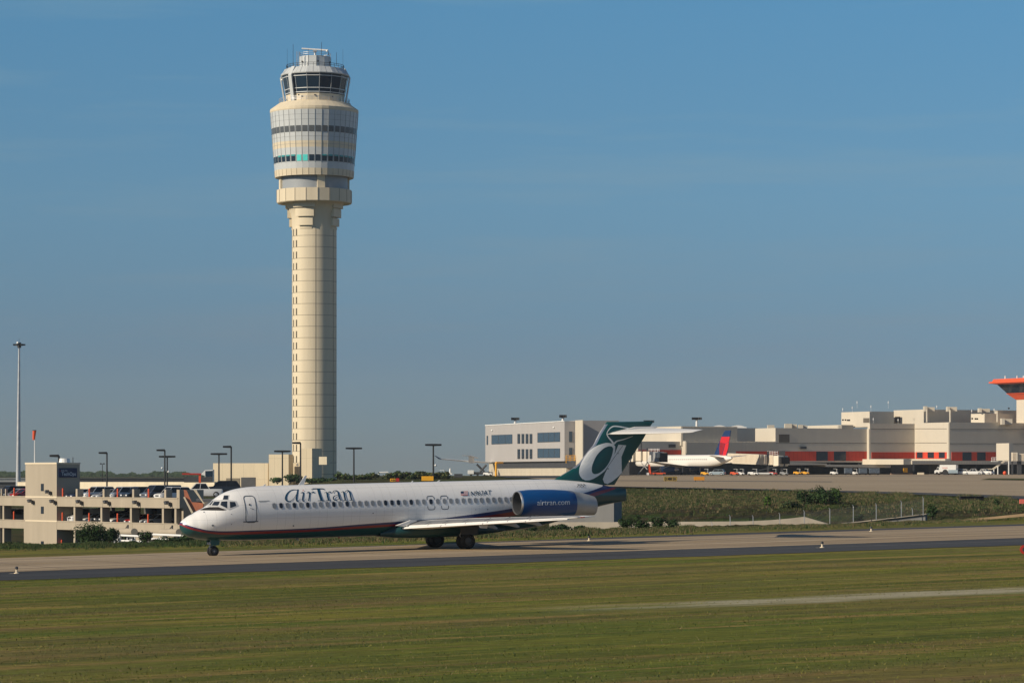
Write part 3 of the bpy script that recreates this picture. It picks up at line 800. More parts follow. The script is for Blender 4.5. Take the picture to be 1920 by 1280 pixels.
for side in (-1, 1):
    secs = []
    for (y, te_x, up, dn, te) in ((0.9, 21.2, .42, .28, .22), (1.7, 21.2, .42, .25, .22), (5.4, 21.7, .36, .16, .18), (9.8, 22.75, .24, .10, .12), (13.9, 23.75, .12, .05, .06), (14.2, 23.8, .04, .03, .06)):
        l = WL(y); secs.append((side*y, (l[0]+.25, l[1]+.02), te_x-l[0]-.25, up, dn, te))
    wm_ = surface(secs)
    for fi in range(len(wm_.f)-2):
        if fi % 24 in (1, 2, 3): wm_.m[fi] = 1
    wg = wm_.build('wing', [M['slat'], M['wband']], jet, smooth=40)
    # slats, a bright strip forward of the box in four segments
    seg = [(1.75, 4.6), (4.65, 7.7), (7.75, 10.8), (10.85, 13.8)]
    for (a_, b_) in seg:
        q = []
        for y in (a_, b_):
            l = WL(y); kx = 1-(y-1.7)/16
            q.append((side*y, (l[0]-.08, l[1]-.06),   .42*kx+.1, .09*kx+.02, .05, .06*kx))
        surface(q, 8).build('slat', M['slat'], wg, smooth=40)
    for y in (3.3, 4.62, 6.1, 7.72, 9.2, 10.8):
        l = WL(y); tkm = MB(); tkm.ext([(l[0]+.05, side*y, l[1]+.14), (l[0]+.55, side*y, l[1]+.33), (l[0]+.55, side*y, l[1]+.35), (l[0]+.05, side*y, l[1]+.17)], (0, side*.05, 0)); tkm.build('slat_gap', M['strip'], wg)
    # flaps a little down, their hinge fairings
    for (a_, b_) in ((1.8, 5.3), (5.45, 9.4)):
        q = []
        for y in (a_, b_):
            tx = 21.25+(max(y, 1.7)-1.7)*.12 if y < 5.4 else 21.7+(y-5.4)*.24
            l = WL(y); q.append((side*y, (tx-.9, l[1]+.10), 1.15*(1-(y-1.7)/22), .06, .06, -.10))
        surface(q, 8).build('flap', M['wing'], wg, smooth=40)
    for y in (3.6, 6.2, 8.8):
        tx = 21.3+(y-1.7)*.14; l = WL(y); f = MB()
        f.ext([(tx-1.5, side*y-.06, l[1]-.02), (tx-.1, side*y-.06, l[1]+.0), (tx+.25, side*y-.06, l[1]-.28), (tx+.1, side*y-.06, l[1]-.34), (tx-.5, side*y-.06, l[1]-.2)], (0, .12, 0))
        f.build('flap_hinge', M['cowl'], wg, bevel=.02)
    f = MB(); l = WL(14.2); f.cyl((l[0]+.5, side*14.2, l[1]+.03), (l[0]+.8, side*14.22, l[1]+.04), .035, .02, 8); f.build('wingtip_light', M['red'] if side < 0 else M['green'], wg)
    f = MB(); l = WL(7.4); f.ext([(l[0]+.0, side*7.4, l[1]-.1), (l[0]+.7, side*7.4, l[1]+.02), (l[0]+.6, side*7.4, l[1]-.35), (l[0]+.1, side*7.4, l[1]-.3)], (0, .03, 0)); f.build('vortilon', M['wing'], wg)
# wing root fairing under the belly
f = MB()
for x, hw, zt, zb in ((14.2, .9, 1.3, 1.0), (15.2, 1.75, 1.75, .86), (16.5, 1.95, 1.95, .80), (19.5, 1.95, 1.9, .80), (21.3, 1.85, 1.7, .84), (23.2, 1.3, 1.4, 1.0), (24, .6, 1.3, 1.08)):
    for i in range(20):
        t = 2*math.pi*i/20; cc, ss = math.cos(t), math.sin(t)
        f.v.append((x, hw*math.copysign(abs(cc)**.6, cc), (zt+zb)/2+(zt-zb)/2*math.copysign(abs(ss)**.6, ss)))
for k in range(6):
    for i in range(20): j = (i+1) % 20; f.f.append([k*20+i, k*20+j, k*20+20+j, k*20+20+i]); f.m.append(0)
f.build('belly_fairing', M['bellyg'], jet, smooth=50)
f = MB()
for side in (-1, 1):
    f.ext([(14.9, side*1.72, 1.72), (15.5, side*1.72, 1.62), (16.6, side*1.72, 2.02), (16.0, side*1.72, 2.06)], (0, side*.16, 0))
f.build('root_fillet', M['slat'], jet, bevel=.04)

# engines --------------------------------------------------------------------
def nacelle(side):
    e = MB(); yc = side*2.95
    prof = [(24.6, .66, 3.02, 3), (24.1, .74, 3.03, 3), (23.72, .765, 3.04, 3), (23.63, .79, 3.04, 0), (23.66, .82, 3.04, 0), (23.76, .85, 3.04, 0), (23.98, .88, 3.035, 1), (24.0, .882, 3.03, 1), (24.5, .935, 3.02, 1), (25.3, .955, 3.0, 1), (26.4, .95, 2.98, 1), (27.3, .92, 2.945, 1), (27.93, .885, 2.915, 1),
            (27.95, .875, 2.912, 2), (28.6, .81, 2.86, 2), (29.2, .73, 2.79, 2), (29.65, .655, 2.73, 2), (29.66, .60, 2.73, 3), (29.0, .58, 2.78, 3)]
    n = 40
    for (x, r, zc, mi) in prof:
        for i in range(n): t = 2*math.pi*i/n; e.v.append((x, yc+r*math.cos(t), zc+r*math.sin(t)))
    for k in range(len(prof)-1):
        for i in range(n): j = (i+1) % n; e.f.append([k*n+i, k*n+j, (k+1)*n+j, (k+1)*n+i]); e.m.append(prof[k+1][3])
    for i in range(n): pass
    e.f.append([(len(prof)-1)*n+i for i in range(n)]); e.m.append(3)
    o = e.build('engine', [M['bare'], M['blue'], M['cowl'], M['dark']], jet, smooth=40)
    fn = MB(); fn.cyl((24.62, yc, 3.02), (24.66, yc, 3.02), .67, .67, 32)
    fo = fn.build('fan_disc', M['dark'], o)
    bl = MB()
    for k in range(24):
        t = 2*math.pi*k/24; c_, s_ = math.cos(t), math.sin(t); c2, s2 = math.cos(t+.2), math.sin(t+.2)
        bl.poly([(24.60, yc+.18*c_, 3.02+.18*s_), (24.60, yc+.65*c_, 3.02+.65*s_), (24.50, yc+.65*c2, 3.02+.65*s2), (24.50, yc+.18*c2, 3.02+.18*s2)])
    bl.build('fan_blades', M['grey'], fo)
    s_ = MB(); s_.cyl((24.55, yc, 3.02), (24.25, yc, 3.02), .19, .03, 16); s_.build('spinner', M['grey'], fo, smooth=50)
    py_ = surface([(side*1.3, (24.7, 2.95), 4.4, .16, .16, 0), (side*2.35, (24.9, 2.95), 4.2, .14, .14, 0)], 10)
    py_.build('pylon', M['white'], jet, smooth=40)
    return o, e
eo, emb = nacelle(-1); nacelle(1)
EB = bvh_of(emb)
proj_text('engine_lettering', 'airtran.com', EB, M['letter'], eo, 1007, 1068, 946.7, 945.4, 9.0, 0.004, 0.0, 0.03)
stroke_mesh('engine_panel_line', [[(1004, 965.4, .6), (1020, 966.3, .6), (1045, 966.3, .6), (1055, 965, .6)]], EB, [M['letter']], eo, off=0.02)

# fin --------------------------------------------------------------------------
LEp = [(27.2, 4.3), (28.18, 4.6), (28.83, 4.93), (29.59, 5.33), (30.16, 5.73), (30.74, 6.38), (31.32, 6.96), (31.8, 7.77), (32.29, 8.43), (32.47, 8.60)]
TEp = [(32.6, 3.5), (32.9, 3.97), (33.64, 5.0), (34.51, 6.15), (35.41, 7.32), (35.96, 8.18), (36.3, 8.60)]
fz = [4.1, 4.35, 4.6, 4.8, 5.0, 5.33, 5.73, 6.0, 6.38, 6.96, 7.4, 7.77, 8.1, 8.43, 8.55, 8.6]
f = MB(); NS = 14
for z in fz:
    x0 = float(np.interp(z, [p[1] for p in LEp], [p[0] for p in LEp])); x1 = float(np.interp(z, [p[1] for p in TEp], [p[0] for p in TEp]))
    if z < 4.3: x0 = 26.9
    th = .055*min(x1-x0, 4.2)*(0.35 if z > 8.58 else 1)
    for i in range(NS+1):
        c_ = (1-math.cos(math.pi*i/NS))/2; ff = 1.9*math.sqrt(c_)*(1-c_)**.8*th*1.2; f.v.append((x0+(x1-x0)*c_, -ff-.006, z))
    for i in range(NS-1, 0, -1):
        c_ = (1-math.cos(math.pi*i/NS))/2; ff = 1.9*math.sqrt(c_)*(1-c_)**.8*th*1.2; f.v.append((x0+(x1-x0)*c_, ff+.006, z))
K = 2*NS
for r_ in range(len(fz)-1):
    for i in range(K):
        j = (i+1) % K; f.f.append([r_*K+i, r_*K+j, (r_+1)*K+j, (r_+1)*K+i])
        f.m.append(1 if (i in (0, K-1) or (i in (1, K-2) and fz[r_] > 5.3)) and fz[r_] > 4.7 and fz[r_] < 8.4 else 0)
f.f.append([(len(fz)-1)*K+i for i in range(K)]); f.m.append(0)
fin = f.build('fin', [M['green'], M['bare']], jet, smooth=40)
NB = bvh_of(f)
t7 = cr(880, 760, 4.5714)
outer = [(1226, 326), (1195, 320), (1161, 321), (1085, 348), (1018, 400), (964, 482), (939, 558), (950, 608), (985, 638), (1035, 638), (1095, 608), (1161, 558), (1205, 500), (1238, 430), (1250, 370), (1246, 338)]
inner = [(1232, 378), (1218, 348), (1190, 350), (1150, 367), (1095, 422), (1057, 498), (1048, 553), (1062, 584), (1106, 580), (1161, 537), (1205, 471)]
def resample(P, n, closed=True):
    P = [np.array(p, float) for p in catm(P, 6, closed)]
    if closed: P.append(P[0])
    d = [0]
    for a_, b_ in zip(P, P[1:]): d.append(d[-1]+np.hypot(*(b_-a_)))
    return [(float(np.interp(t, d, [p[0] for p in P])), float(np.interp(t, d, [p[1] for p in P]))) for t in np.linspace(0, d[-1], n+1)[:-1 if closed else None]]
def angmap(P, c0, n=48):
    Q = resample(P, 300); A = sorted((math.atan2(p[1]-c0[1], p[0]-c0[0]), p) for p in Q); out = []
    for k in range(n):
        t = -math.pi+2*math.pi*(k+.5)/n; out.append(min(A, key=lambda q: abs((q[0]-t+math.pi) % (2*math.pi)-math.pi))[1])
    return out
c0 = (1135, 480)
O_ = angmap(outer, c0); I_ = angmap(inner, c0)
pieces = [([t7(O_[i]), t7(O_[(i+1) % 48]), t7(I_[(i+1) % 48]), t7(I_[i])], 0) for i in range(48)]
def ringmesh(name, A, B, bvh, off, parent, mt):
    bmm = bmesh.new(); n_ = len(A)
    q_ = 7; rr = [[bmm.verts.new(hit(bvh, a_[0]+(b_[0]-a_[0])*k/q_, a_[1]+(b_[1]-a_[1])*k/q_, off)) for a_, b_ in zip(A, B)] for k in range(q_+1)]
    for k in range(q_):
        for i in range(n_): j = (i+1) % n_; bmm.faces.new([rr[k][i], rr[k][j], rr[k+1][j], rr[k+1][i]])
    me = bpy.data.meshes.new(name); bmm.to_mesh(me); bmm.free(); me.materials.append(mt)
    o = bpy.data.objects.new(name, me); col.objects.link(o); o.parent = parent; return o
ringmesh('tail_letter', [t7(p) for p in O_], [t7(p) for p in I_], NB, 0.02, fin, M['logo'])
stem = [(1276, 334), (1343, 340), (1303, 438), (1259, 537), (1238, 580), (1243, 601), (1262, 597), (1293, 568), (1305, 573), (1276, 606), (1226, 648), (1183, 671), (1155, 663), (1142, 630), (1161, 580), (1188, 526), (1215, 471), (1248, 405)]
proj_mesh('tail_letter', [([t7(p) for p in stem], 0)], NB, [M['logo']], fin, 0.026, 5)
sw = [[(1425, 208, 3), (1340, 190, 9), (1245, 177, 11), (1205, 195, 9), (1180, 232, 7), (1184, 262, 9), (1215, 300, 14), (1238, 325, 16), (1262, 305, 12), (1320, 290, 8), (1400, 262, 3)]]
stroke_mesh('tail_swirl', sw, NB, [M['logo']], fin, t7, 0.032)
stroke_mesh('rudder_gap', [[(1312, 345, 3), (1250, 430, 3), (1160, 560, 3), (1120, 640, 3)]], NB, [M['strip']], fin, t7, 0.04, 2)
for (x, y) in ((1270, 408), (1187, 541)):
    proj_mesh('hinge_cap', [([t7((x+9*math.cos(t*1.05), y+7*math.sin(t*1.05))) for t in range(6)], 0)], NB, [M['cowl']], fin, 0.045)
# tailplane
for side in (-1, 1):
    q = []
    for (y, le, te_, up) in ((.05, (32.45, 7.72), (36.1, 8.12), .13), (2.8, (34.3, 7.71), (36.62, 8.02), .09), (5.45, (36.05, 7.72), (37.12, 7.92), .04), (5.6, (36.3, 7.75), (37.12, 7.92), .015)):
        q.append((side*y, le, te_[0]-le[0], up, up, te_[1]-le[1]))
    sb = surface(q).build('tailplane', M['slat'], jet, smooth=40)
    q2 = MB(); q2.ext([(32.3, side*.05, 7.68), (36.3, side*.05, 8.1), (36.6, side*.05, 8.22), (34.6, side*.05, 8.22), (32.8, side*.05, 7.85)], (0, side*.22, 0)); q2.build('root_fairing', M['slat'], sb, bevel=.05)

# landing gear ---------------------------------------------------------------
def wheel(x, y, r, wd, parent, hub=True):
    t = MB(); pr = [(r*.55, -wd/2), (r*.86, -wd/2), (r*.97, -wd*.36), (r, -wd*.18), (r, wd*.18), (r*.97, wd*.36), (r*.86, wd/2), (r*.55, wd/2)]
    t.lathe(pr, 28, (x, y, r), 0, axis='y'); o = t.build('wheel', M['black'], parent, smooth=40)
    h = MB(); h.lathe([(.001, -wd*.38), (r*.3, -wd*.40), (r*.5, -wd*.28), (r*.56, -wd*.46), (r*.56, wd*.46), (r*.5, wd*.28), (r*.3, wd*.40), (.001, wd*.38)], 18, (x, y, r), 0, axis='y')
    h.build('hub', M['hub'], o, smooth=30)
ngp = MB(); ngp.cyl((2.3, 0, .33), (2.2, 0, 1.3), .075, .1, 12); ngp.cyl((2.3, -.3, .33), (2.3, .3, .33), .06, .06, 8); ngp.cyl((2.35, 0, .6), (3.1, 0, 1.2), .04, .04, 8); ngp.box((2.12, 0, .62), (.1, .2, .2))
g1 = ngp.build('nose_gear', M['grey'], jet)
for y in (-.19, .19): wheel(2.3, y, .34, .2, g1)
d = MB(); d.bx(2.02, 2.62, -.40, -.37, .74, 1.15); d.bx(2.02, 2.62, .37, .40, .74, 1.15); d.build('gear_door', M['green'], g1)
d = MB()
for y in (-.16, .16): d.cyl((2.16, y, .86), (2.02, y, .86), .09, .1, 12)
d.bx(2.14, 2.2, -.28, .28, .80, .92); d.build('taxi_light', M['metal'], g1)
for side in (-1, 1):
    s_ = MB(); y = side*2.45
    s_.cyl((19.9, y, .52), (19.85, y, 1.7), .13, .16, 12); s_.cyl((19.9, y-.42, .52), (19.9, y+.42, .52), .09, .09, 8); s_.cyl((19.9, y, .9), (19.9, y-side*1.3, 1.5), .06, .06, 8)
    s_.cyl((19.95, y, .6), (20.5, y, 1.4), .05, .05, 8); s_.tube([(19.7, y, .6), (19.45, y, .95), (19.75, y, 1.35)], .04)
    g = s_.build('main_gear', M['grey'], jet)
    for q in (-.33, .33): wheel(19.9, y+q, .53, .38, g)
    d = MB(); d.ext([(19.3, y+side*.62, 1.0), (20.5, y+side*.62, 1.0), (20.7, y+side*.6, 1.65), (19.2, y+side*.6, 1.65)], (0, .04, 0)); d.build('gear_door', M['dark'], g)
# ================================================================ helpers for upright walls seen in the picture
class Face:
    """vertical plane through two ground points; pt() = where a picture point lies on it, pushed outward"""
    def __init__(s, p0, p1):
        s.p0 = Vector((p0[0], p0[1], 0)); s.d = Vector((p1[0]-p0[0], p1[1]-p0[1], 0)).normalized()
        s.n = Vector((s.d.y, -s.d.x, 0))                     # outward, towards the camera side
        if s.n.dot(-s.p0) < 0: s.n = -s.n
    def pt(s, px, py, off=0.0):
        q = s.p0+s.n*off; dx = (px-960)/F
        # ray (dx*Y, Y): (r-q).n=0
        Y = q.dot(s.n)/(dx*s.n.x+s.n.y)
        return Vector((dx*Y, Y, CZ-(py-HY)/F*Y))
def fbox(mb, f, px0, px1, py0, py1, off=0.0, th=0.1, mi=0, py2=None, py3=None):
    """slab on a face: picture rectangle px0..px1, py0..py1 (py2, py3 = top and bottom at px1), thickness th outward from off"""
    py2 = py0 if py2 is None else py2; py3 = py1 if py3 is None else py3
    A = [f.pt(px0, py1, off), f.pt(px1, py3, off), f.pt(px1, py2, off), f.pt(px0, py0, off)]
    return mb.ext(A, f.n*th, mi)
def level(f, px, py): return f.pt(px, py).z
def fz_box(mb, f, px0, px1, z0, z1, off=0.0, th=0.1, mi=0):
    a = f.pt(px0, 890); b_ = f.pt(px1, 890)
    A = [Vector((a.x, a.y, z0)), Vector((b_.x, b_.y, z0)), Vector((b_.x, b_.y, z1)), Vector((a.x, a.y, z1))]
    return mb.ext([p+f.n*off for p in A], f.n*th, mi)

M['tcream'] = mat('tower_cream_precast', (0.68, 0.595, 0.44), 0.8, var=0.09, scale=0.35, streak=(1, 1, 0.06))
M['tpanel'] = mat('tower_grey_panel', (0.54, 0.57, 0.58), 0.4, var=0.05)
M['tmull'] = mat('tower_mullion', (0.30, 0.32, 0.33), 0.5)
M['tgrey'] = mat('tower_bluegrey_metal', (0.30, 0.33, 0.36), 0.5, var=0.05)
M['tglass'] = glass('tower_glass', (0.012, 0.03, 0.055), 0.08)
M['stripglass'] = glass('strip_glass', (0.10, 0.11, 0.12), 0.2)
M['teal'] = mat('teal_blind', (0.10, 0.72, 0.68), 0.4, var=0.1)
M['teal2'] = mat('teal_tinted_blind', (0.06, 0.34, 0.36), 0.3, var=0.1)
M['joint'] = mat('dark_joint', (0.22, 0.19, 0.14), 0.9)
M['slot'] = mat('slot_shadow', (0.10, 0.085, 0.06), 0.9)

# ================================================================ CONTROL TOWER
TY = 760.0; tk = TY/F; TX = (589.3-960)*tk; TB = -1.0
tower = thing('control_tower', 'very tall cream airport control tower with glazed cab and rotating radar on top', 'control tower', (TX, TY, 0))
def ty(py): return CZ+(HY-py)*tk
def tp(phi, r): a = R(phi); return Vector((r*tk*math.sin(a), -r*tk*math.cos(a), 0))
def tring(prof, n, name, mt, parent=tower, smooth=None, a0=0.0, cx=0.0):
    mb = MB(); mb.lathe([(r*tk, ty(y))+((mi[0],) if mi else ()) for (r, y, *mi) in prof], n, (cx*tk, 0, 0), 0, a0)
    return mb.build(name, mt, parent, smooth=smooth)
# shaft
shaft = tring([(41.8, 945), (41.8, 428), (40, 428)], 72, 'shaft', M['tcream'], smooth=30)
jm = MB()
y = 423.0
while y < 890:
    y += 21.15; jm.lathe([(41.95*tk, ty(y-.35)), (41.95*tk, ty(y+.35))], 72)
for ph in (7, 62, -75, 160, -140): a = tp(ph, 41.9); jm.box((a.x, a.y, (ty(428)+ty(900))/2), (.045, .09, ty(428)-ty(900)), R(ph))
jm.build('shaft_joints', M['joint'], shaft)
y = 430.5
while y < 870:
    for ph in (-63, -48.5):
        a = tp(ph, 41.75); b_ = MB(); b_.box((a.x, a.y, ty(y+7)), (.42, .12, 12.2*tk), R(ph)); b_.build('slit_window', M['slot'], shaft)
    y += 21.15
# flared neck and stepped brackets
tring([(41.5, 428), (41.8, 415), (44, 402), (50, 388), (58, 379)], 48, 'neck', M['tcream'], smooth=40)
for ph in (-19, 71, 161, -109):
    br = MB()
    for k, (y0, y1, r, hw) in enumerate(((380, 392, 54, 23), (393.5, 409, 50.5, 20.5), (411, 425.5, 47, 18), (427.5, 431, 43, 16))):
        P = []
        for i in range(9):
            a = -hw+2*hw*i/8; P.append(tp(ph+a*1.05, r+0.0))
        inner_ = [tp(ph+hw*1.05, 36), tp(ph-hw*1.05, 36)]
        br.ext([p+Vector((0, 0, ty(y1))) for p in P+inner_], (0, 0, ty(y0)-ty(y1)))
    br.build('bracket', M['tcream'], tower)
# ring parapet
rg = tring([(56, 380), (69, 382.5), (70.3, 381), (70.3, 357.5), (67.5, 357.5), (67.5, 366), (60, 366)], 20, 'ring_parapet', M['tcream'], a0=R(9))
jm = MB()
for k in range(20):
    a = tp(9+18*k, 70.5); jm.box((a.x, a.y, (ty(357.5)+ty(381))/2), (.055, .1, 23*tk), R(9+18*k))
jm.build('parapet_joints', M['joint'], rg)
# recessed drum with posts
tring([(62.5, 368), (62.5, 330)], 48, 'recessed_drum', M['tgrey'], smooth=40)
for ph in (15, 105, 195, 285): ps = MB(); a = tp(ph, 62.5); ps.box((a.x, a.y, (ty(330)+ty(368))/2), (1.9, .9, 38*tk), R(ph)); ps.build('post', M['tcream'], tower)
# glazed drum: flat facets
NF = 40
def dr(y): return 73.8+(330-y)/(330-215)*8.4
bands = [(341, 1), (328, 1), (315.5, 1), (313.5, 0), (309.5, 0), (295.5, 2), (283.5, 0), (271.5, 1), (257, 0), (243, 3), (213.5, 0), ]
pr = [(66, 334, 1), (dr(334), 334.5, 1), (dr(320), 322, 1), (dr(310), 311, 0), (dr(296), 296, 0), (dr(283.5), 283.5, 0), (dr(271.5), 271.5, 1), (dr(257), 255.5, 0), (dr(243), 243, 0), (dr(214), 214, 0), (dr(214)+.6, 212, 1), (dr(214)+.6, 207.5, 1), (66, 195.5, 1), (63.5, 195.2, 1), (50, 195.2, 1)]
drum = tring(pr, NF, 'office_drum', [M['tpanel'], M['tcream'], M['tpanel'], M['tpanel'], M['tmull']], a0=R(4.5))
ml = MB(); jl = MB()
for k in range(NF):
    ph = 4.5+9*k-90+90
    a0_ = R(4.5+9*k)
    def cp(y, ex=0.0): r = (dr(y)+ex)*tk; return Vector((r*math.cos(a0_), r*math.sin(a0_), ty(y)))
    ml.cyl(cp(214, .2), cp(255.5, .2), .055, .055, 4); ml.cyl(cp(271.5, .2), cp(311, .2), .055, .055, 4)
    jl.cyl(cp(255.5, .1), cp(271.5, .1), .05, .05, 4); jl.cyl(cp(322, .1), cp(334, .1), .05, .05, 4)
ml.build('mullions', M['tmull'], drum); jl.build('joint_lines', M['joint'], drum)
def facet_panel(k, y0, y1, mt, name, ins=.13, out=.25):
    a = R(4.5+9*k); c_ = R(4.5+9*(k+1)); V = []
    for (y, t) in ((y1, ins), (y1, 1-ins), (y0, 1-ins), (y0, ins)):
        r = (dr(y)+out)*tk; p = Vector((r*math.cos(a), r*math.sin(a), 0)); q = Vector((r*math.cos(c_), r*math.sin(c_), 0)); v = p.lerp(q, t); v.z = ty(y); V.append(v)
    mid = (V[0]+V[1])/2; nn = Vector((mid.x, mid.y, 0)).normalized()
    b_ = MB(); b_.ext(V, nn*.05); return b_.build(name, mt, drum)
for k in range(NF):
    mid = math.degrees(R(4.5+9*(k+.5)))
    phi = (mid+90) % 360                                  # 0 = towards the camera
    phi = phi if phi < 180 else phi-360
    facet_panel(k, 297.5, 309, M['teal'] if -24 < phi < -4 else M['tglass'], 'window')
    if -62 < phi < -24 or 15 < phi < 75: facet_panel(k, 296.8, 299.6, M['teal2'], 'blind', .15, .65)
    facet_panel(k, 243.8, 254.8, M['stripglass'], 'upper_window', .13)
hl = MB()
for y in (223, 232.5, 263.5, 277): hl.lathe([((dr(y)+.12)*tk, ty(y-.25)), ((dr(y)+.12)*tk, ty(y+.25))], NF, a0=R(4.5))
hl.build('panel_lines', M['tmull'], drum)
def railing(r, y0, y1, n, parent, mt, rails=2, rad=.05, cx=0.0, a0=0):
    mb = MB()
    for k in range(n):
        a = R(a0+360*k/n); p = Vector((r*tk*math.cos(a)+cx*tk, r*tk*math.sin(a), 0)); mb.cyl(p+Vector((0, 0, ty(y1))), p+Vector((0, 0, ty(y0))), rad, rad, 4)
        b_ = R(a0+360*(k+1)/n); q = Vector((r*tk*math.cos(b_)+cx*tk, r*tk*math.sin(b_), 0))
        for j in range(rails):
            z = ty(y0+(y1-y0)*j/rails); mb.cyl(p+Vector((0, 0, z)), q+Vector((0, 0, z)), rad, rad, 4)
    return mb.build('railing', mt, parent)
railing(66, 187.5, 195.5, 40, tower, M['metal'], 3, .055)
# cab
tring([(54.5, 196), (55.3, 180), (50, 180)], 16, 'cab_base', M['tcream'], cx=1.7, a0=R(11.25))
cab = tring([(55.3, 181), (62.3, 143.5)], 16, 'cab_glazing', M['tglass'], cx=1.7, a0=R(11.25))
cm = MB()
for k in range(16):
    a = R(11.25+22.5*k)
    def cq(r, y): return Vector((r*tk*math.cos(a)+1.7*tk, r*tk*math.sin(a), ty(y)))
    cm.cyl(cq(55.5, 181), cq(62.5, 143.5), .06, .06, 4)
for (r, y) in ((55.9, 178.5), (57.2, 171.2), (61.5, 148.7)):
    for k in range(16):
        a, c_ = R(11.25+22.5*k), R(11.25+22.5*(k+1))
        cm.cyl((r*tk*math.cos(a)+1.7*tk, r*tk*math.sin(a), ty(y)), (r*tk*math.cos(c_)+1.7*tk, r*tk*math.sin(c_), ty(y)), .13, .13, 4)
cm.build('cab_frames', M['tpanel'], cab)
cabroof = tring([(58, 143.8), (64.5, 144.5), (65.2, 142.8), (55, 131), (30, 130)], 16, 'cab_roof', M['tpanel'], cx=1.7, a0=R(11.25))
jm = MB()
for k in range(48):
    a = R(7.5*k); jm.cyl((64.9*tk*.99*math.cos(a)+1.7*tk, 64.9*tk*.99*math.sin(a), ty(142.6)), (55*tk*.985*math.cos(a)+1.7*tk, 55*tk*.985*math.sin(a), ty(130.9)), .03, .03, 3)
jm.build('roof_seams', M['tmull'], cabroof)
for ph in (-95, -42, 86, 138, -150):
    c_ = MB(); s_ = Vector((1.7*tk, 0, 0)); top = tp(ph, 63.8)+s_; bot = tp(ph, 55.8)+s_
    t_ = Vector((math.cos(R(ph)), math.sin(R(ph)), 0))*.55; o_ = tp(ph, 2.6)
    A = [bot-t_+Vector((0, 0, ty(197))), bot+t_+Vector((0, 0, ty(197))), top+t_+Vector((0, 0, ty(147))), top-t_+Vector((0, 0, ty(147)))]
    c_.ext(A, o_)
    t2 = tp(ph, 54.5)+s_
    c_.ext([top-t_+Vector((0, 0, ty(147))), top+t_+Vector((0, 0, ty(147))), t2+t_+Vector((0, 0, ty(130))), t2-t_+Vector((0, 0, ty(130)))], o_)
    c_.build('cab_column', M['tpanel'], tower)
railing(54, 124, 131, 32, tower, M['dark_metal'], 2, .06, 1.7)
# penthouse
ph_ = tring([(29.5, 131), (29.5, 107.5), (20, 107)], 12, 'penthouse', M['tpanel'], cx=1.5, a0=R(8))
jm = MB()
for k in range(12):
    a = R(8+30*k); jm.cyl((29.7*tk*math.cos(a)+1.5*tk, 29.7*tk*math.sin(a), ty(131)), (29.7*tk*math.cos(a)+1.5*tk, 29.7*tk*math.sin(a), ty(107.5)), .06, .06, 4)
jm.build('corner_trims', M['tmull'], ph_)
for phi in (-48, 14, 68): a = tp(phi, 30.5); v = MB(); v.cyl(a+Vector((1.5*tk, 0, ty(118.5))), a*1.04+Vector((1.5*tk, 0, ty(118.5))), .22, .22, 8); v.build('vent', M['dark'], ph_)
railing(29, 101, 107.5, 16, tower, M['metal'], 2, .045, 1.5)
ld = MB()
for dx in (-.35, .35): ld.cyl((TX*0+(-28.5)*tk+dx, -4.0, ty(131)), (-28.5*tk+dx, -4.0, ty(101)), .06, .06, 4)
for k in range(14): ld.cyl((-28.5*tk-.35, -4.0, ty(131-k*2.2)), (-28.5*tk+.35, -4.0, ty(131-k*2.2)), .04, .04, 4)
ld.build('ladder', M['metal'], tower)
rad = MB(); rad.cyl((1.2*tk, 0, ty(107)), (1.2*tk, 0, ty(96)), .28, .22, 8); rad.box((1.2*tk, 0, ty(96)), (.9, .9, .5)); ro = rad.build('radar_mast', M['metal'], tower)
rb = MB(); rb.ext([(-23.5*tk, -.25, ty(92.6)), (26*tk, -.25, ty(96)), (26*tk, -.25, ty(93.4)), (-23.5*tk, -.25, ty(90.2))], (0, .5, 0)); rb.build('radar_bar', M['white'], ro, bevel=.05)
for (px, y0, y1, r) in ((551, 86, 128, .06), (604, 82, 128, .07), (632, 101, 126, .06), (579.5, 95, 109, .05), (540, 95, 130, .03), (644, 95, 130, .03), (617, 98, 107, .08), (573, 98, 110, .05), (563, 100, 107, .05)):
    a = MB(); a.cyl(((px-589.3)*tk, -2.5, ty(y1)), ((px-589.3)*tk, -2.5, ty(y0)), r, r*.7, 5)
    a.build('whip_antenna', M['dark_metal'], tower)
for (px, py) in ((614.5, 99), (575, 191), (656, 196), (655, 155), (528.5, 150)):
    s_ = 1 if px > 590 else -1
    a = MB(); a.sphere(((px-589.3)*tk, -3.0 if px < 650 and px > 540 else 0, ty(py)), .28, 8); a.build('obstruction_light', M['white'], tower)
for px, py in ((563.5, 184), (570, 186.5), (594, 184.8), (595.8, 186), (626, 186.5), (539.5, 189.5)):
    phi = math.degrees(math.asin((px-591)/54)); a = tp(phi, 54.2); d = MB(); d.box((a.x+1.7*tk, a.y, ty(py)), (.35, .3, .3)); d.build('floodlight', M['dark'], tower)

# base building of the tower, cream
tb = thing('tower_base_building', 'low cream precast building adjoining the foot of the control tower', 'building', (TX, TY-15, 0))
BY = TY-14; bk = BY/F
BM = panel_mat('base_cream_panels', (0.68, 0.58, 0.41), 2.62, 5.1, 0.07, dark=0.72, off=(0.2, 0.8))
FBf = Face((-100, BY), (-40, BY))
def bb(name, px0, px1, py0, py1, dep, mt, Yo=0.0, parent=tb):
    mb = MB(); Y0 = BY+Yo
    A = [at(px0, py1, Y0), at(px1, py1, Y0), at(px1, py0, Y0), at(px0, py0, Y0)]
    mb.ext(A, (0, dep, 0)); return mb.build(name, mt, parent, local=Matrix.Translation((-TX, -(TY-15), 0)))
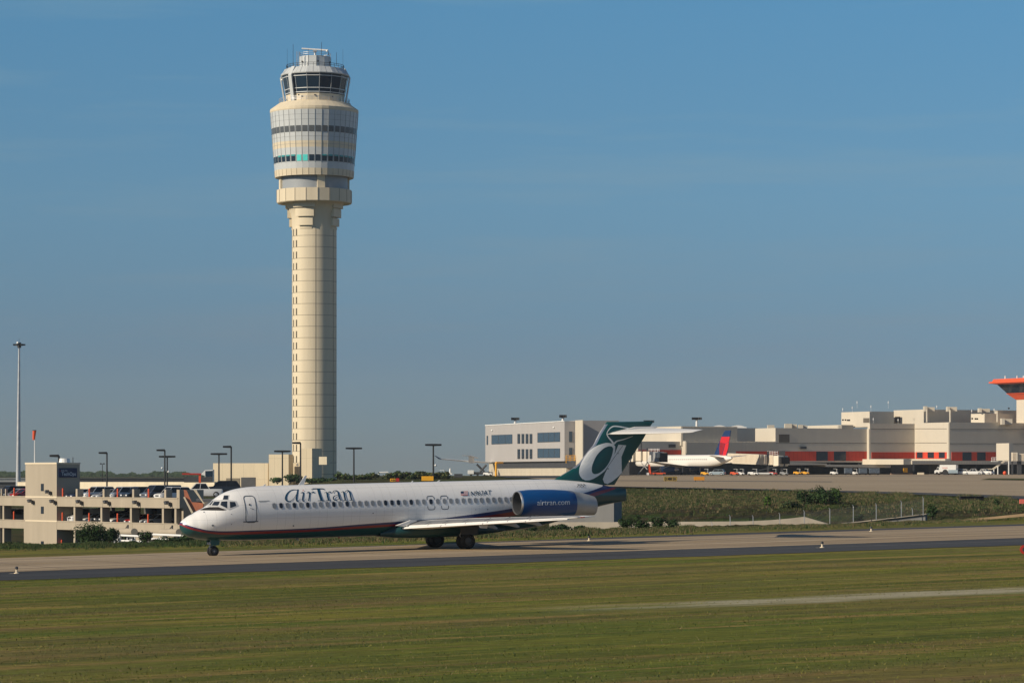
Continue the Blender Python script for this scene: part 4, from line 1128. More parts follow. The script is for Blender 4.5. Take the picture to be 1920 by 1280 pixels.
# blocks are turned a little so their right ends lie in shade
def turned(name, px0, px1, py0, py1, dep, mt, Y0, ang=18, parent=tb):
    mb = MB(); p0 = at(px0, py1, Y0); p1 = at(px1, py1, Y0); zt = at(px1, py0, Y0).z; zb = p0.z
    a = R(ang); d = Vector((math.cos(a), -math.sin(a), 0)); Ln = (p1.x-p0.x)/math.cos(a); e = Vector((math.sin(a), math.cos(a), 0))*dep
    q = p0+d*Ln
    P = [p0, q, q+e, p0+e]
    mb.ext([Vector((p.x, p.y, zb)) for p in P], (0, 0, zt-zb)); return mb.build(name, mt, parent, local=Matrix.Translation((-TX, -(TY-15), 0)))
turned('low_wing', 399.5, 505, 868, 915, 10, BM, BY-4)
turned('tall_wing', 504, 542, 851.5, 912, 3.0, BM, BY-10)
turned('stair_block', 563.5, 585.5, 840.3, 912, 6.5, BM, BY-12)
turned('stair_block', 541, 566, 868, 912, 7, BM, BY-4)
turned('plant_box', 598, 613, 855.8, 870.6, 2.0, M['tcream'], BY-22)
for (a_, b_, c_, d_, mt, nm) in ((424, 450, 896, 915, M['joint'], 'recess'), (452, 479.5, 894.5, 915, M['dark'], 'garage_door')):
    mb = MB(); o_ = BY-20
    turned(nm, a_, b_, c_, d_, .3, mt, BY-9.5-(a_-400)*bk*.28)
mb = MB(); q_ = at(557.8, 871, BY-9)-Vector((TX, TY-15, 0)); mb.cyl(q_, q_+Vector((0, -.3, 0)), .3, .3, 14); mb.build('round_sign', M['white'], tb)
tag(tb, None, None)

# ================================================================ PARKING DECK
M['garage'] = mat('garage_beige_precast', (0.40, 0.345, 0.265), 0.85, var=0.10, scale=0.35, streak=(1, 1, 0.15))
M['gdark'] = mat('garage_shaded_inner_concrete', (0.10, 0.095, 0.09), 0.9, var=0.2)  # inner concrete coloured darker, so the shade inside the deck is painted in
G0 = Vector((wx(106.6, 393), 393, 0)); ge = Vector((0.616, -0.788, 0)).normalized(); gi = Vector((0.788, 0.616, 0)).normalized()
GM = Matrix(((ge.x, gi.x, 0, G0.x), (ge.y, gi.y, 0, G0.y), (0, 0, 1, 0), (0, 0, 0, 1)))      # local: x along the front, y inward
def gl(px, d=0.0):
    """position along the front for picture column px at depth d behind it"""
    t = (px-960)/F; bx = G0.x+gi.x*d; by = G0.y+gi.y*d
    return (t*by-bx)/(ge.x-t*ge.y)
deck = thing('parking_deck', 'three-level beige concrete parking deck full of cars', 'parking deck'); deck.matrix_world = GM
Z2t, Z2b, Z1t, Z1b, Z0 = 2.52, 1.36, -0.60, -1.62, -4.15
L_end = gl(333.5); L_stairL = gl(48); L_far = gl(-80)
def gpart(name, mbf, mt, **k): return mbf.build(name, mt, deck, **k)
for (x0, x1, off) in ((0.02, L_end, 0.0), (L_far, L_stairL-.02, 0.35)):
    for (zt, zb) in ((Z2t, Z2b), (Z1t, Z1b)):
        m_ = MB(); m_.bx(x0, x1, off, off+.35, zb, zt); m_.bx(x0, x1, off-.05, off+.4, zt, zt+.12); gpart('spandrel', m_, M['garage'])
jn = MB()
for px in (142, 192.5, 248, 308): x = gl(px); jn.bx(x-.03, x+.03, -.008, .01, Z2b, Z2t); jn.bx(x-.03, x+.03, -.008, .01, Z1b, Z1t)
gpart('panel_joints', jn, M['joint'])
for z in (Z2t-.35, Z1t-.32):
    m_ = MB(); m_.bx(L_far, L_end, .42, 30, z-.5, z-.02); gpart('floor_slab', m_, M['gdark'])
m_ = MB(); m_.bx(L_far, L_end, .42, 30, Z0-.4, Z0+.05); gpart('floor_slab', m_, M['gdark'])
for px in (0, 8, 142, 192.5, 248, 308, 331.5):
    x = gl(px, .3) if px > 50 else gl(px, .6); w_ = .22; o_ = .1 if px > 50 else .45
    m_ = MB(); m_.bx(x-w_, x+w_, o_, o_+1.1, Z2b-.01-(Z2b-Z1t)+.1, Z2b-.002); gpart('column', m_, M['garage'])
    m_ = MB(); m_.bx(x-w_, x+w_, o_, o_+1.1, Z0-1, Z1b-.002); gpart('column', m_, M['garage']); m_ = MB()
    if px not in (0, 8): m_.bx(x-w_, x+w_, o_+.32, o_+1.2, Z2t+.0, Z2t+1.12)
    else: m_.bx(x-.12, x+.12, o_+.32, o_+.6, Z2t+.0, Z2t+1.05)
    gpart('column', m_, M['garage'])
m_ = MB(); m_.bx(L_stairL-1.1, L_stairL-.05, .35, .8, Z0-1, Z1b-.005); m_.bx(L_stairL-1.1, L_stairL-.05, .35, .8, Z1t+.13, Z2b-.005); gpart('column', m_, M['garage'])
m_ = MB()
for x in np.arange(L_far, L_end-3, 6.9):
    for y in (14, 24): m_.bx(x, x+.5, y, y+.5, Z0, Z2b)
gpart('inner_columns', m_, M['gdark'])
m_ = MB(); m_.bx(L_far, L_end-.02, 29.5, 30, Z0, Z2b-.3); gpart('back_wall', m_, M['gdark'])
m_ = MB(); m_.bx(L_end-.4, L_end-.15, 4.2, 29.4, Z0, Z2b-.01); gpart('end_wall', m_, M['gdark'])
# right end
for (zt, zb) in ((Z2t, Z2b), (Z1t, Z1b)):
    m_ = MB(); m_.bx(L_end, L_end+.35, 0.02, 2.4 if zt == Z2t else 30, zb, zt); gpart('spandrel', m_, M['garage'])
m_ = MB(); m_.bx(L_end-.1, L_end+.3, .6, 4.0, Z1t, Z2b); m_.bx(L_end-.1, L_end+.33, .6, 4.0, Z0-1, Z1b); m_.bx(L_end, L_end+.3, 0.05, 3.5, Z2t, Z2t+1.1); gpart('column', m_, M['garage'])
# ground floor wall parts behind the tanks
m_ = MB(); m_.bx(gl(250), gl(286), .1, .4, Z0-1, Z1b+.02-.6); m_.bx(gl(286), L_end, .05, .4, Z0-1, Z1b-.002); gpart('ground_wall', m_, M['garage'])
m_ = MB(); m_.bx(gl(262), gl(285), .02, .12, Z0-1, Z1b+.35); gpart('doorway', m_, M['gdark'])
# stair tower
xS0, xS1 = L_stairL, 0.0; zS = CZ+(890-869.8)*.06895
st_ = MB(); st_.bx(xS0, xS1, -.02, 3.4, Z0-1.5, zS); stw = gpart('stair_tower', st_, M['garage'])
m_ = MB(); m_.bx(xS0-.06, xS1+.06, -.08, 3.46, zS, zS+.22); m_.build('coping', M['cream'], stw)
m_ = MB()
for z in (Z2t+.05, Z1t+.05): m_.bx(xS0-.02, xS1+.02, -.05, 0.0, z-.1, z+.08)
m_.build('string_course', M['cream'], stw)
FG = Face((G0.x+ge.x*xS0, G0.y+ge.y*xS0), (G0.x, G0.y))
for (y0, y1) in ((906.3, 920), (949, 962.5), (1014, 1030)):
    m_ = MB(); fbox(m_, FG, 77.3, 82.4, y0, y1, .005, .06); m_.build('window', M['glass'], stw, local=GM.inverted())
# blue sign on the shaded side, with its lettering
FS = Face((G0.x, G0.y), (G0.x+gi.x*3.4, G0.y+gi.y*3.4))
Gi = GM.inverted()
M['signblue'] = mat('sign_navy', (0.008, 0.022, 0.075), 0.5, var=0.08)
m_ = MB(); fbox(m_, FS, 109.3, 143.6, 877, 894.6, 0.01, .12); sg = m_.build('sign_board', M['signblue'], stw, local=Gi)
def face_text(name, txt, f, mt, parent, x0, x1, yb0, yb1, h, off, inv, bold=.012):
    V, T = text_polys(txt, bold); mx = max(v.x for v in V); mn = min(v.x for v in V); my = max(v.y for v in V); W = []
    for v in V: q = (v.x-mn)/(mx-mn); W.append(inv @ f.pt(x0+(x1-x0)*q, yb0+(yb1-yb0)*q-v.y/my*h, off))
    me = bpy.data.meshes.new(name); me.from_pydata([tuple(v) for v in W], [], T); me.materials.append(mt)
    o = bpy.data.objects.new(name, me); col.objects.link(o); o.parent = parent; return o
face_text('sign_lettering', 'TechOps', FS, M['letter'], sg, 115.5, 142.3, 891.2, 891.2, 6.6, .16, Gi, .006)
face_text('sign_lettering', 'DELTA', FS, M['letter'], sg, 115, 126.5, 883.2, 883.2, 2.6, .16, Gi, .005)
m_ = MB(); m_.poly([FS.pt(111.6, 883.2, .16), FS.pt(114, 883.2, .16), FS.pt(112.8, 880.8, .16)]); m_.build('sign_emblem', M['red'], sg, local=Gi)
m_ = MB(); m_.cyl((gl(112)-1.2, 1.4, zS+.2), (gl(112)-1.2, 1.4, zS+.75), .75, .65, 14); m_.build('roof_vent', M['white'], stw)
m_ = MB(); m_.cyl((-.4, 2.6, zS+.2), (-.4, 2.6, zS+.9), .05, .05, 6); m_.build('roof_pipe', M['dark'], stw)
# floodlights on the spandrels
def flood(px, py, f=None, inv=Gi, s=1.0):
    x = gl(px); z = f
    m_ = MB(); m_.ext([(x-.42*s, -.75, z+.26), (x-.05, -.72, z+.34), (x+.22*s, -.72, z+.02), (x-.18*s, -.75, z-.12)], (0, .5, 0)); m_.bx(x+.0, x+.42, -.5, -.36, z+.0, z+.12); m_.bx(x+.3, x+.42, -.5, -.02, z-.3, z+.12)
    return m_.build('floodlight', M['dark'], deck)
for px in (62.5, 104, 153.5, 205, 260, 319.5): flood(px, 940, 1.93)
flood(95, 923, 3.15, s=.7)
# orange posts
pp = []
for px, z in ((26, Z2t), (117.2, Z2t), (167, Z2t), (220, Z2t), (278, Z2t), (25.5, Z1t), (116.5, Z1t), (166.6, Z1t), (219.8, Z1t), (277.2, Z1t), (115, Z0)):
    x = gl(px, .5) if px > 50 else gl(px, .9); y = .55 if px > 50 else .95
    m_ = MB(); m_.cyl((0, 0, -.6), (0, 0, 1.12), .11, .11, 10); m_.cyl((0, 0, 1.12), (0, 0, 1.2), .11, .05, 10)
    o = m_.build('guard_post', M['orange'], None, smooth=40); o.matrix_world = GM @ Matrix.Translation((x, y, z))
    lv = 'top' if z == Z2t else 'middle' if z == Z1t else 'ground'
    pp.append((o, px, lv))
for o, px, lv in pp:
    nb = {26: 'left of the stair tower', 25.5: 'left of the stair tower', 117.2: 'under the blue sign', 116.5: 'just right of the stair tower', 167: 'in the second bay', 166.6: 'in the second bay', 220: 'in the third bay', 219.8: 'in the third bay', 278: 'in the fourth bay', 277.2: 'in the fourth bay', 115: 'in the open ground bay beside the stair tower'}[px]
    tag(o, 'orange guard post, %s level, %s' % (lv, nb) if lv != 'ground' else 'orange guard post '+nb, 'post', 'orange guard posts along the parking deck edge')

# ---------------------------------------------------------------- cars
def paint(name, c, rough=0.3): return mat(name, c, rough, var=0.04, coat=0.6)
PC = {'white': paint('car_paint_white', (.72, .72, .70)), 'silver': paint('car_paint_silver', (.42, .44, .46)), 'black': paint('car_paint_black', (.012, .013, .016)), 'blue': paint('car_paint_navy', (.015, .03, .08)),
      'grey': paint('car_paint_grey', (.12, .13, .15)), 'red': paint('car_paint_red', (.45, .02, .02)), 'green': paint('car_paint_dark_green', (.02, .05, .045)), 'bluegrey': paint('car_paint_bluegrey', (.26, .33, .38)), 'teal': paint('truck_paint_white', (.7, .72, .72))}
M['lamp'] = mat('headlamp_lens', (0.75, 0.76, 0.78), 0.1, var=0.05)
M['tail_lamp'] = mat('tail_lamp_lens', (0.4, 0.01, 0.01), 0.2, var=0.05)
def loft(mbx, secs):
    """secs: list of rings (same count)"""
    n = len(secs[0]); b = len(mbx.v)
    for s_ in secs: mbx.v += [tuple(p) for p in s_]
    for k in range(len(secs)-1):
        for i in range(n): j = (i+1) % n; mbx.f.append([b+k*n+i, b+k*n+j, b+(k+1)*n+j, b+(k+1)*n+i]); mbx.m.append(0)
    mbx.f.append([b+i for i in range(n)][::-1]); mbx.m.append(0); mbx.f.append([b+(len(secs)-1)*n+i for i in range(n)]); mbx.m.append(0)
KIND = {  # length, width, body line z, hood z, roof z, [cab front base, roof front, roof rear, cab rear base] from the front
    'sedan': (4.6, 1.8, .88, .78, 1.43, (1.25, 2.0, 3.2, 4.1), .92),
    'suv': (4.7, 1.88, 1.05, .98, 1.78, (1.15, 1.75, 4.1, 4.6), 1.05),
    'van': (5.2, 1.95, 1.15, 1.05, 2.0, (.7, 1.35, 5.0, 5.15), 1.15),
    'pickup': (5.6, 1.95, 1.1, 1.05, 1.85, (1.5, 2.15, 3.4, 3.85), 1.1)}
def car(kind, colour, label, mw, group, detail=True):
    Ln, W, zb_, zh, zr_, cb, zt_ = KIND[kind]
    nm = {'sedan': 'parked_car', 'suv': 'parked_suv', 'van': 'parked_van', 'pickup': 'pickup_truck'}[kind]
    t = thing(nm, label, {'sedan': 'car', 'suv': 'car', 'van': 'van', 'pickup': 'pickup truck'}[kind], group=group); t.matrix_world = mw
    pm = PC[colour]; h = W/2
    bd = MB()                                   # x = back from the nose, local nose at x=-L/2
    def ring(x, zt, zbm, hw):
        return [(x, -hw*.96, zbm), (x, -hw, zbm+.2), (x, -hw, (zbm+zt)/2+.1), (x, -hw*.93, zt), (x, hw*.93, zt), (x, hw, (zbm+zt)/2+.1), (x, hw, zbm+.2), (x, hw*.96, zbm)]
    S = [(0, zh-.28, .34, h*.80), (.12, zh-.1, .24, h*.92), (.5, zh, .2, h), (cb[0], zb_, .2, h), (Ln*.5, zb_, .2, h), (cb[3], zb_, .2, h), (Ln-.25, zt_, .22, h), (Ln-.05, zt_-.1, .3, h*.93), (Ln, zt_-.35, .4, h*.88)]
    loft(bd, [ring(x-Ln/2, zt, zm, hw) for (x, zt, zm, hw) in S])
    body = bd.build('body', pm, t, smooth=35)
    cbn = MB(); r = h*.78
    x0, x1, x2, x3 = [q-Ln/2 for q in cb]
    cbn.add([(x0, -h*.9, zb_-.02), (x0, h*.9, zb_-.02), (x3, h*.9, zb_-.02), (x3, -h*.9, zb_-.02), (x1, -r, zr_-.06), (x1, r, zr_-.06), (x2, r, zr_-.06), (x2, -r, zr_-.06)],
            [(3, 2, 1, 0), (4, 5, 6, 7), (0, 1, 5, 4), (1, 2, 6, 5), (2, 3, 7, 6), (3, 0, 4, 7)])
    g = cbn.build('windows', M['car_glass'], t)
    rf = MB(); rf.add([(x1-.08, -r-.02, zr_-.08), (x1-.08, r+.02, zr_-.08), (x2+.08, r+.02, zr_-.08), (x2+.08, -r-.02, zr_-.08), (x1+.15, -r+.12, zr_), (x1+.15, r-.12, zr_), (x2-.1, r-.12, zr_), (x2-.1, -r+.12, zr_)],
                      [(3, 2, 1, 0), (4, 5, 6, 7), (0, 1, 5, 4), (1, 2, 6, 5), (2, 3, 7, 6), (3, 0, 4, 7)])
    for s_ in (-1, 1):
        for (xa, xb) in ((x0, x1), (x3, x2), ((x0+x3)/2-.05, (x1+x2)/2-.05)):
            rf.cyl((xa, s_*h*.9, zb_), (xb, s_*(r+.0), zr_-.07), .05, .04, 4)
    if kind == 'van':
        rf.box(((x2+x1)/2+.6, 0, (zb_+zr_)/2), (x2-x1-1.2, W*.87, zr_-zb_-.05))
    rf.build('roof', pm, t)
    if kind == 'pickup':
        bx_ = MB(); bx_.bx(x3+.1, Ln/2-.12, -h*.82, h*.82, zt_-.02, zt_+.015); bx_.build('cargo_bed', M['dark'], t)
    for sx_ in (-Ln/2+.82, Ln/2-.9):
        for s_ in (-1, 1):
            wv = MB(); rr = .34 if kind == 'sedan' else .38; wv.lathe([(.001, -.1), (rr*.5, -.11), (rr*.55, -.11), (rr, -.11), (rr, .11), (rr*.5, .11), (.001, .1)], 14, (sx_, s_*(h-.1), rr), axis='y')
            wo = wv.build('wheel', M['black'], t)
            hb = MB(); hb.cyl((sx_, s_*(h+.005), rr), (sx_, s_*(h+.025), rr), rr*.58, rr*.5, 10); hb.build('rim', M['metal'], wo)
    for s_ in (-1, 1):
        lp = MB(); lp.box((-Ln/2+.05, s_*h*.66, zh-.27), (.14, .36, .16)); lp.build('headlight', M['lamp'], t)
        lp = MB(); lp.box((Ln/2-.06, s_*h*.74, zt_-.3), (.1, .26, .2)); lp.build('tail_light', M['tail_lamp'], t)
    gr = MB(); gr.box((-Ln/2+.03, 0, zh-.3), (.1, W*.4, .18)); gr.box((-Ln/2+.02, 0, .36), (.1, W*.8, .12)); gr.build('grille', M['dark'], t)
    return t
def deckmw(px, z, d, noseout=True, turn=0.0):
    x = gl(px, d)
    return GM @ Matrix.Translation((x, d, z)) @ Matrix.Rotation(R(90)+(0 if noseout else math.pi)+turn, 4, 'Z')
zt2, zt1 = Z2t-.35, Z1t-.32
gp1 = 'cars parked on the top of the deck'
# nose at local -x: rotated +90 deg the nose points to local -y (outward)
top = [(4, 'sedan', 'grey'), (22, 'suv', 'black'), (37, 'sedan', 'silver'), (49, 'sedan', 'red'), (131, 'sedan', 'white'), (158, 'sedan', 'blue'), (184, 'suv', 'white'), (206, 'sedan', 'silver'), (232, 'suv', 'white'), (262, 'suv', 'black'), (290, 'suv', 'green'), (302, 'van', 'grey'), (325, 'suv', 'white')]
tl = ['grey sedan on the top deck at the left edge of the picture', 'black SUV on the top deck behind the leftmost orange post', 'silver sedan on the top deck left of the red car', 'red sedan on the top deck tucked against the stair tower',
      'white sedan on the top deck nearest the right side of the stair tower', 'navy blue sedan on the top deck between the first two columns', 'white SUV on the top deck under the single-arm lamp post', 'silver sedan on the top deck left of the third orange post',
      'white SUV on the top deck just right of the third orange post', 'black SUV on the top deck behind the fourth orange post', 'dark green SUV on the top deck right of the fourth orange post', 'dark grey van, tallest roof on the top deck', 'white SUV on the top deck at its right front corner']
for (px, k_, c_), lb in zip(top, tl): car(k_, c_, lb, deckmw(px, zt2, 3.5), gp1)
gp2 = 'cars parked on the middle level of the deck'
mid = [(30, 'suv', 'silver', 'silver SUV on the shaded middle level left of the stair tower'), (130, 'van', 'white', 'white van on the middle level right beside the stair tower'), (146, 'sedan', 'grey', 'grey sedan on the middle level next to the white van'), (163, 'van', 'teal', 'white van on the middle level in the second bay'), (187, 'sedan', 'white', 'white sedan on the middle level right of the second orange post'),
       (233, 'sedan', 'white', 'white sedan on the middle level in the third bay'), (268, 'sedan', 'red', 'red sedan on the middle level left of the fourth orange post'), (296, 'sedan', 'silver', 'silver sedan on the middle level right of the fourth orange post'), (212, 'suv', 'black', 'black SUV on the middle level left of the third orange post')]
for px, k_, c_, lb in mid: car(k_, c_, lb, deckmw(px, zt1, 4.0), gp2)
# white pickup standing side-on at the right end of the top deck
pw = Matrix.Translation(at(377, 932, 392)) @ Matrix.Rotation(R(8), 4, 'Z')
car('pickup', 'white', 'white crew-cab pickup side-on behind the orange stair', pw, gp1)
car('suv', 'black', 'dark SUV side-on beyond the white pickup, above the cockpit', Matrix.Translation(at(418, 926, 400)) @ Matrix.Rotation(R(8), 4, 'Z'), gp1)
# deck slab extension to carry them, with column stub
m_ = MB(); m_.bx(L_end+.4, L_end+22, 3.2, 30, Z0, zt2-.02); gpart('end_structure', m_, M['gdark'])

# outside stair with orange side panels
sY = 362.0
ST_ = thing('deck_stair', 'orange and cream steel stair climbing to the top deck behind the aircraft nose', 'stair', at(360, 960, sY))
inv_ = Matrix.Translation(-at(360, 960, sY))
M['peach'] = mat('orange_stair_panel', (0.50, 0.17, 0.09), 0.6, var=0.15, scale=2)
def pxpoly(mb, P, Y, dep, mi=0): mb.ext([at(x, y, Y) for x, y in P], (0, dep, 0), mi)
m_ = MB(); pxpoly(m_, [(343.5, 931.5), (346.5, 931), (362.5, 960.5), (359, 962)], sY, .25); pxpoly(m_, [(343.5, 931.5), (346.5, 931), (362.5, 960.5), (359, 962)], sY+1.4, .25); m_.build('stringer', M['cream'], ST_, local=inv_)
m_ = MB(); pxpoly(m_, [(344.5, 917.5), (350, 919), (359.5, 941), (364, 941), (372, 941.5), (381.5, 943), (380.5, 955), (362, 959.5), (346, 930.5)], sY+.3, .06); m_.build('side_panel', M['peach'], ST_, local=inv_)
m_ = MB()
for dx in (0, 3.2): pxpoly(m_, [(362.5+dx, 917.5), (364.8+dx, 917.5), (383.5, 943.5+dx*.2), (381.2-dx*.2, 943.5)], sY-.4+dx*.1, .1)
m_.build('handrail', M['cream'], ST_, local=inv_)
m_ = MB()
for k in range(14): p = at(346+k*1.15, 932+k*2.1, sY+.35); m_.box((p.x, p.y+.6, p.z), (.3, 1.1, .05))
m_.build('treads', M['dark'], ST_, local=inv_)
# red height gauge
hg = thing('height_gauge', 'red T-shaped overhead height gauge post above the white pickup', 'height gauge', at(374.5, 926, 398)); inv_ = Matrix.Translation(-at(374.5, 926, 398))
m_ = MB(); pxpoly(m_, [(372.6, 926), (376.4, 926), (376.4, 888), (372.6, 888)], 398, .28); m_.build('post', M['orange'], hg, local=inv_)
m_ = MB(); pxpoly(m_, [(341.3, 886.6), (377.2, 886.8), (377.2, 889.8), (341.3, 889.4)], 397.9, .3); m_.build('crossbar', M['red'], hg, local=inv_)
cb_ = thing('site_cabin', 'white boxy cabin with dark glass front left of the low cream building', 'cabin', at(388, 903, 600)); inv_ = Matrix.Translation(-at(388, 903, 600))
m_ = MB(); pxpoly(m_, [(376, 889.5), (384, 881), (399, 880), (399, 904), (384, 904), (384, 891)], 600, 3.0); m_.build('body', M['white'], cb_, local=inv_)
m_ = MB(); pxpoly(m_, [(384.8, 882.5), (398.5, 882), (398.5, 893), (384.8, 893)], 599.8, .3); m_.build('window', M['tglass'], cb_, local=inv_)
m_ = MB(); pxpoly(m_, [(345, 893.5), (398.5, 893.5), (398.5, 904), (345, 904)], 599.7, .3); m_.build('dark_skirt', M['dark'], cb_, local=inv_)
# tanks and white pipe rails at the foot of the deck
for (px0, px1, py0, py1, lb) in ((222, 252, 990, 1003, 'beige horizontal storage tank half hidden by the big round bush'), (304, 336, 991, 1004, 'beige horizontal storage tank near the aircraft nose')):
    Y = 345; a = at(px0, (py0+py1)/2, Y); b_ = at(px1, (py0+py1)/2, Y-8); r_ = (py1-py0)/2*Y/F
    m_ = MB(); t = thing('storage_tank', lb, 'tank', (a+b_)/2-Vector((0, 0, r_)), group='storage tanks below the parking deck'); iv = Matrix.Translation(-((a+b_)/2-Vector((0, 0, r_))))
    m_.cyl(a, b_, r_, r_, 20); m_.build('shell', M['garage'], t, smooth=40, local=iv)
    m_ = MB(); m_.cyl(a.lerp(b_, .6)+Vector((0, 0, r_*.8)), a.lerp(b_, .6)+Vector((0, 0, r_*2.0)), .1, .1, 8); m_.cyl(a.lerp(b_, .45)+Vector((0, 0, r_*.9)), a.lerp(b_, .6)+Vector((0, 0, r_*1.9)), .06, .06, 6); m_.build('vent_pipe', M['dark'], t, local=iv)
    m_ = MB()
    for q in (.15, .85): c_ = a.lerp(b_, q); m_.bx(c_.x-.2, c_.x+.2, c_.y-.7, c_.y+.7, c_.z-r_*3.2, c_.z-r_*.7)
    m_.build('saddle', M['gdark'], t, local=iv)
def pipe_rack(lb, pipes, posts, Y, grp):
    p0 = at(pipes[0][0], 1015, Y); t = thing('pipe_rack', lb, 'pipes', p0, group=grp); iv = Matrix.Translation(-p0)
    for (x0, y0, x1, y1) in pipes:
        m_ = MB(); m_.cyl(at(x0, y0, Y), at(x1, y1, Y-3), .12, .12, 8); m_.build('pipe', M['white'], t, local=iv)
    for (x, y0, y1) in posts:
        m_ = MB(); m_.cyl(at(x, y0, Y-1), at(x, y1, Y-1), .07, .07, 6); m_.build('leg', M['white'], t, local=iv)
pipe_rack('white pipe rack right of the big round bush below the deck', [(213, 1002.5, 266, 1005), (212, 1012.5, 266, 1015)], [(219, 1008, 1022), (224.5, 1005, 1022), (238.5, 1005, 1022), (244, 1008, 1018), (253, 1005, 1016)], 330, 'white pipe racks below the deck')
pipe_rack('white pipe rack beside the aircraft nose below the deck', [(287, 1001.5, 347, 1003.8), (285, 1010, 333, 1012)], [(304.5, 1005, 1011), (299, 1005, 1011)], 330, 'white pipe racks below the deck')
for px, s_ in ((209, 1), (215, 1.2), (222, 1.1), (247, .9), (192, .9)):
    p = at(px, 1023, 300); m_ = MB(); m_.lathe([(.12*s_, 0), (.16*s_, .1), (.13*s_, .5*s_), (.09*s_, .75*s_), (.001, .8*s_)], 10); o = m_.build('marker_drum', M['white'], None, smooth=50); o.location = p
    tag(o, 'small white marker at the foot of the white pipe rack and bush', 'marker', 'small white markers by the bush')
# windsock and its pole on the stair tower
wp = GM @ Vector((gl(65, 1.5), 1.5, zS+.2)); Yw = wp.y
t = thing('windsock', 'orange windsock hanging limp on a slim pole above the stair tower', 'windsock', wp)
m_ = MB(); m_.cyl((0, 0, 0), (0, 0, wz(806, Yw)-wp.z), .07, .05, 8); m_.build('pole', M['white'], t)
k_ = Yw/F; z0 = wz(824.5, Yw)-wp.z; z1 = wz(806.5, Yw)-wp.z
m_ = MB(); n_ = 14; prof = [(-1.0*k_, z0, 2.1*k_), (-.9*k_, z0+(z1-z0)*.3, 2.6*k_), (-.2*k_, z0+(z1-z0)*.7, 3.2*k_), (.3*k_, z1, 3.6*k_)]
for (cx_, z, r_) in prof:
    for i in range(n_): a = 2*math.pi*i/n_; m_.v.append((cx_+r_*math.cos(a), r_*.8*math.sin(a)-.3, z))
for k in range(3):
    for i in range(n_): j = (i+1) % n_; m_.f.append([k*n_+i, k*n_+j, (k+1)*n_+j, (k+1)*n_+i]); m_.m.append(0)
m_.build('sock', M['orange'], t, smooth=50)
m_ = MB(); m_.lathe([(3.7*k_, z1-.03), (3.7*k_, z1+.03)], 16, (.3*k_, -.3, 0)); m_.cyl((0, 0, z1), (.3*k_, -.3-3*k_, z1), .03, .03, 5); m_.build('hoop', M['dark_metal'], t)

# ---------------------------------------------------------------- lamp posts in the car park
def lamp(px, pytop, Y, arms, label, group='dark car park lamp posts', base=None, arm=2.6):
    b_ = on(px, Y) if base is None else base
    t = thing('lamp_post', label, 'lamp post', b_, group=group); h = wz(pytop, Y)-b_.z
    m_ = MB(); m_.cyl((0, 0, 0), (0, 0, h), .15, .12, 8); m_.build('pole', M['dark_metal'], t)
    for s_ in arms:
        m_ = MB(); L_ = arm*Y/520/2.0*1.08; m_.ext([(0, -.25, h-.2), (s_*L_, -.25, h-.15), (s_*L_, -.25, h+.13), (0, -.25, h+.16)], (0, .5, 0)); m_.build('lamp_head', M['dark_metal'], t, bevel=.03)
    return t
lamp(196.5+4, 848.5, 500, (-1,), 'dark lamp post with one arm above the top deck, second from the stair tower')
lamp(309, 843.5, 500, (-1,), 'tallest dark single-arm lamp post rising from the right end of the deck')
lamp(313.5, 855.5, 520, (-1, 1), 'dark double-headed lamp post close behind the tallest deck lamp')
lamp(410.5, 850.5, 520, (-1, 1), 'dark double-headed lamp post at the left end of the cream tower building')
lamp(433.5, 837, 480, (-1,), 'dark single-arm lamp post in front of the low cream building')
lamp(529.5, 845.5, 520, (-1, 1), 'dark double-headed lamp post before the taller cream block')
lamp(563.5, 829.8, 480, (-1,), 'dark single-arm lamp post at the foot of the control tower')
lamp(663.5, 840, 520, (-1, 1), 'dark double-headed lamp post standing alone right of the control tower')
lamp(812.5, 833.5, 480, (-1, 1), 'dark double-headed lamp post beside the yellow sign')
p = GM @ Vector((gl(110.5, 3), 3.0, zS+.2)); lamp(110.5, 854, p.y, (-1,), 'short dark single-arm lamp rising from the stair tower roof', base=p, arm=2.9)
for (px, py, lb) in ((192, 869, 'small distant twin-headed lamp post left of the deck lamp'),):
    t = thing('distant_lamp', lb, 'lamp post', on(px, 900)); h = wz(py, 900)-t.location.z
    m_ = MB(); m_.cyl((0, 0, 0), (0, 0, h), .12, .1, 6); m_.build('pole', M['dark_metal'], t)
    for s_ in (-1, 1): m_ = MB(); m_.box((s_*.45, 0, h), (.5, .4, .35)); m_.build('lamp_head', M['dark_metal'], t)
for (px, py, Y) in ((304, 877, 470), (316, 884, 470), (816.8, 872, 470)):
    m_ = MB(); m_.sphere((0, 0, 0), .17, 10); m_.cyl((0, 0, 0), (.25*(1 if px < 310 or px > 800 else -1)*(-1 if px > 800 else 1), .1, 0), .03, .03, 5); o = m_.build('security_camera', M['white'], None, smooth=50); o.location = at(px, py, Y)
    tag(o, {304: 'white camera globe on the left of the two lamps at the deck end', 316: 'white camera globe on the right of the two lamps at the deck end', 816.8: 'white camera globe on the lamp post by the yellow sign'}[px], 'camera', 'white camera globes on lamp posts')
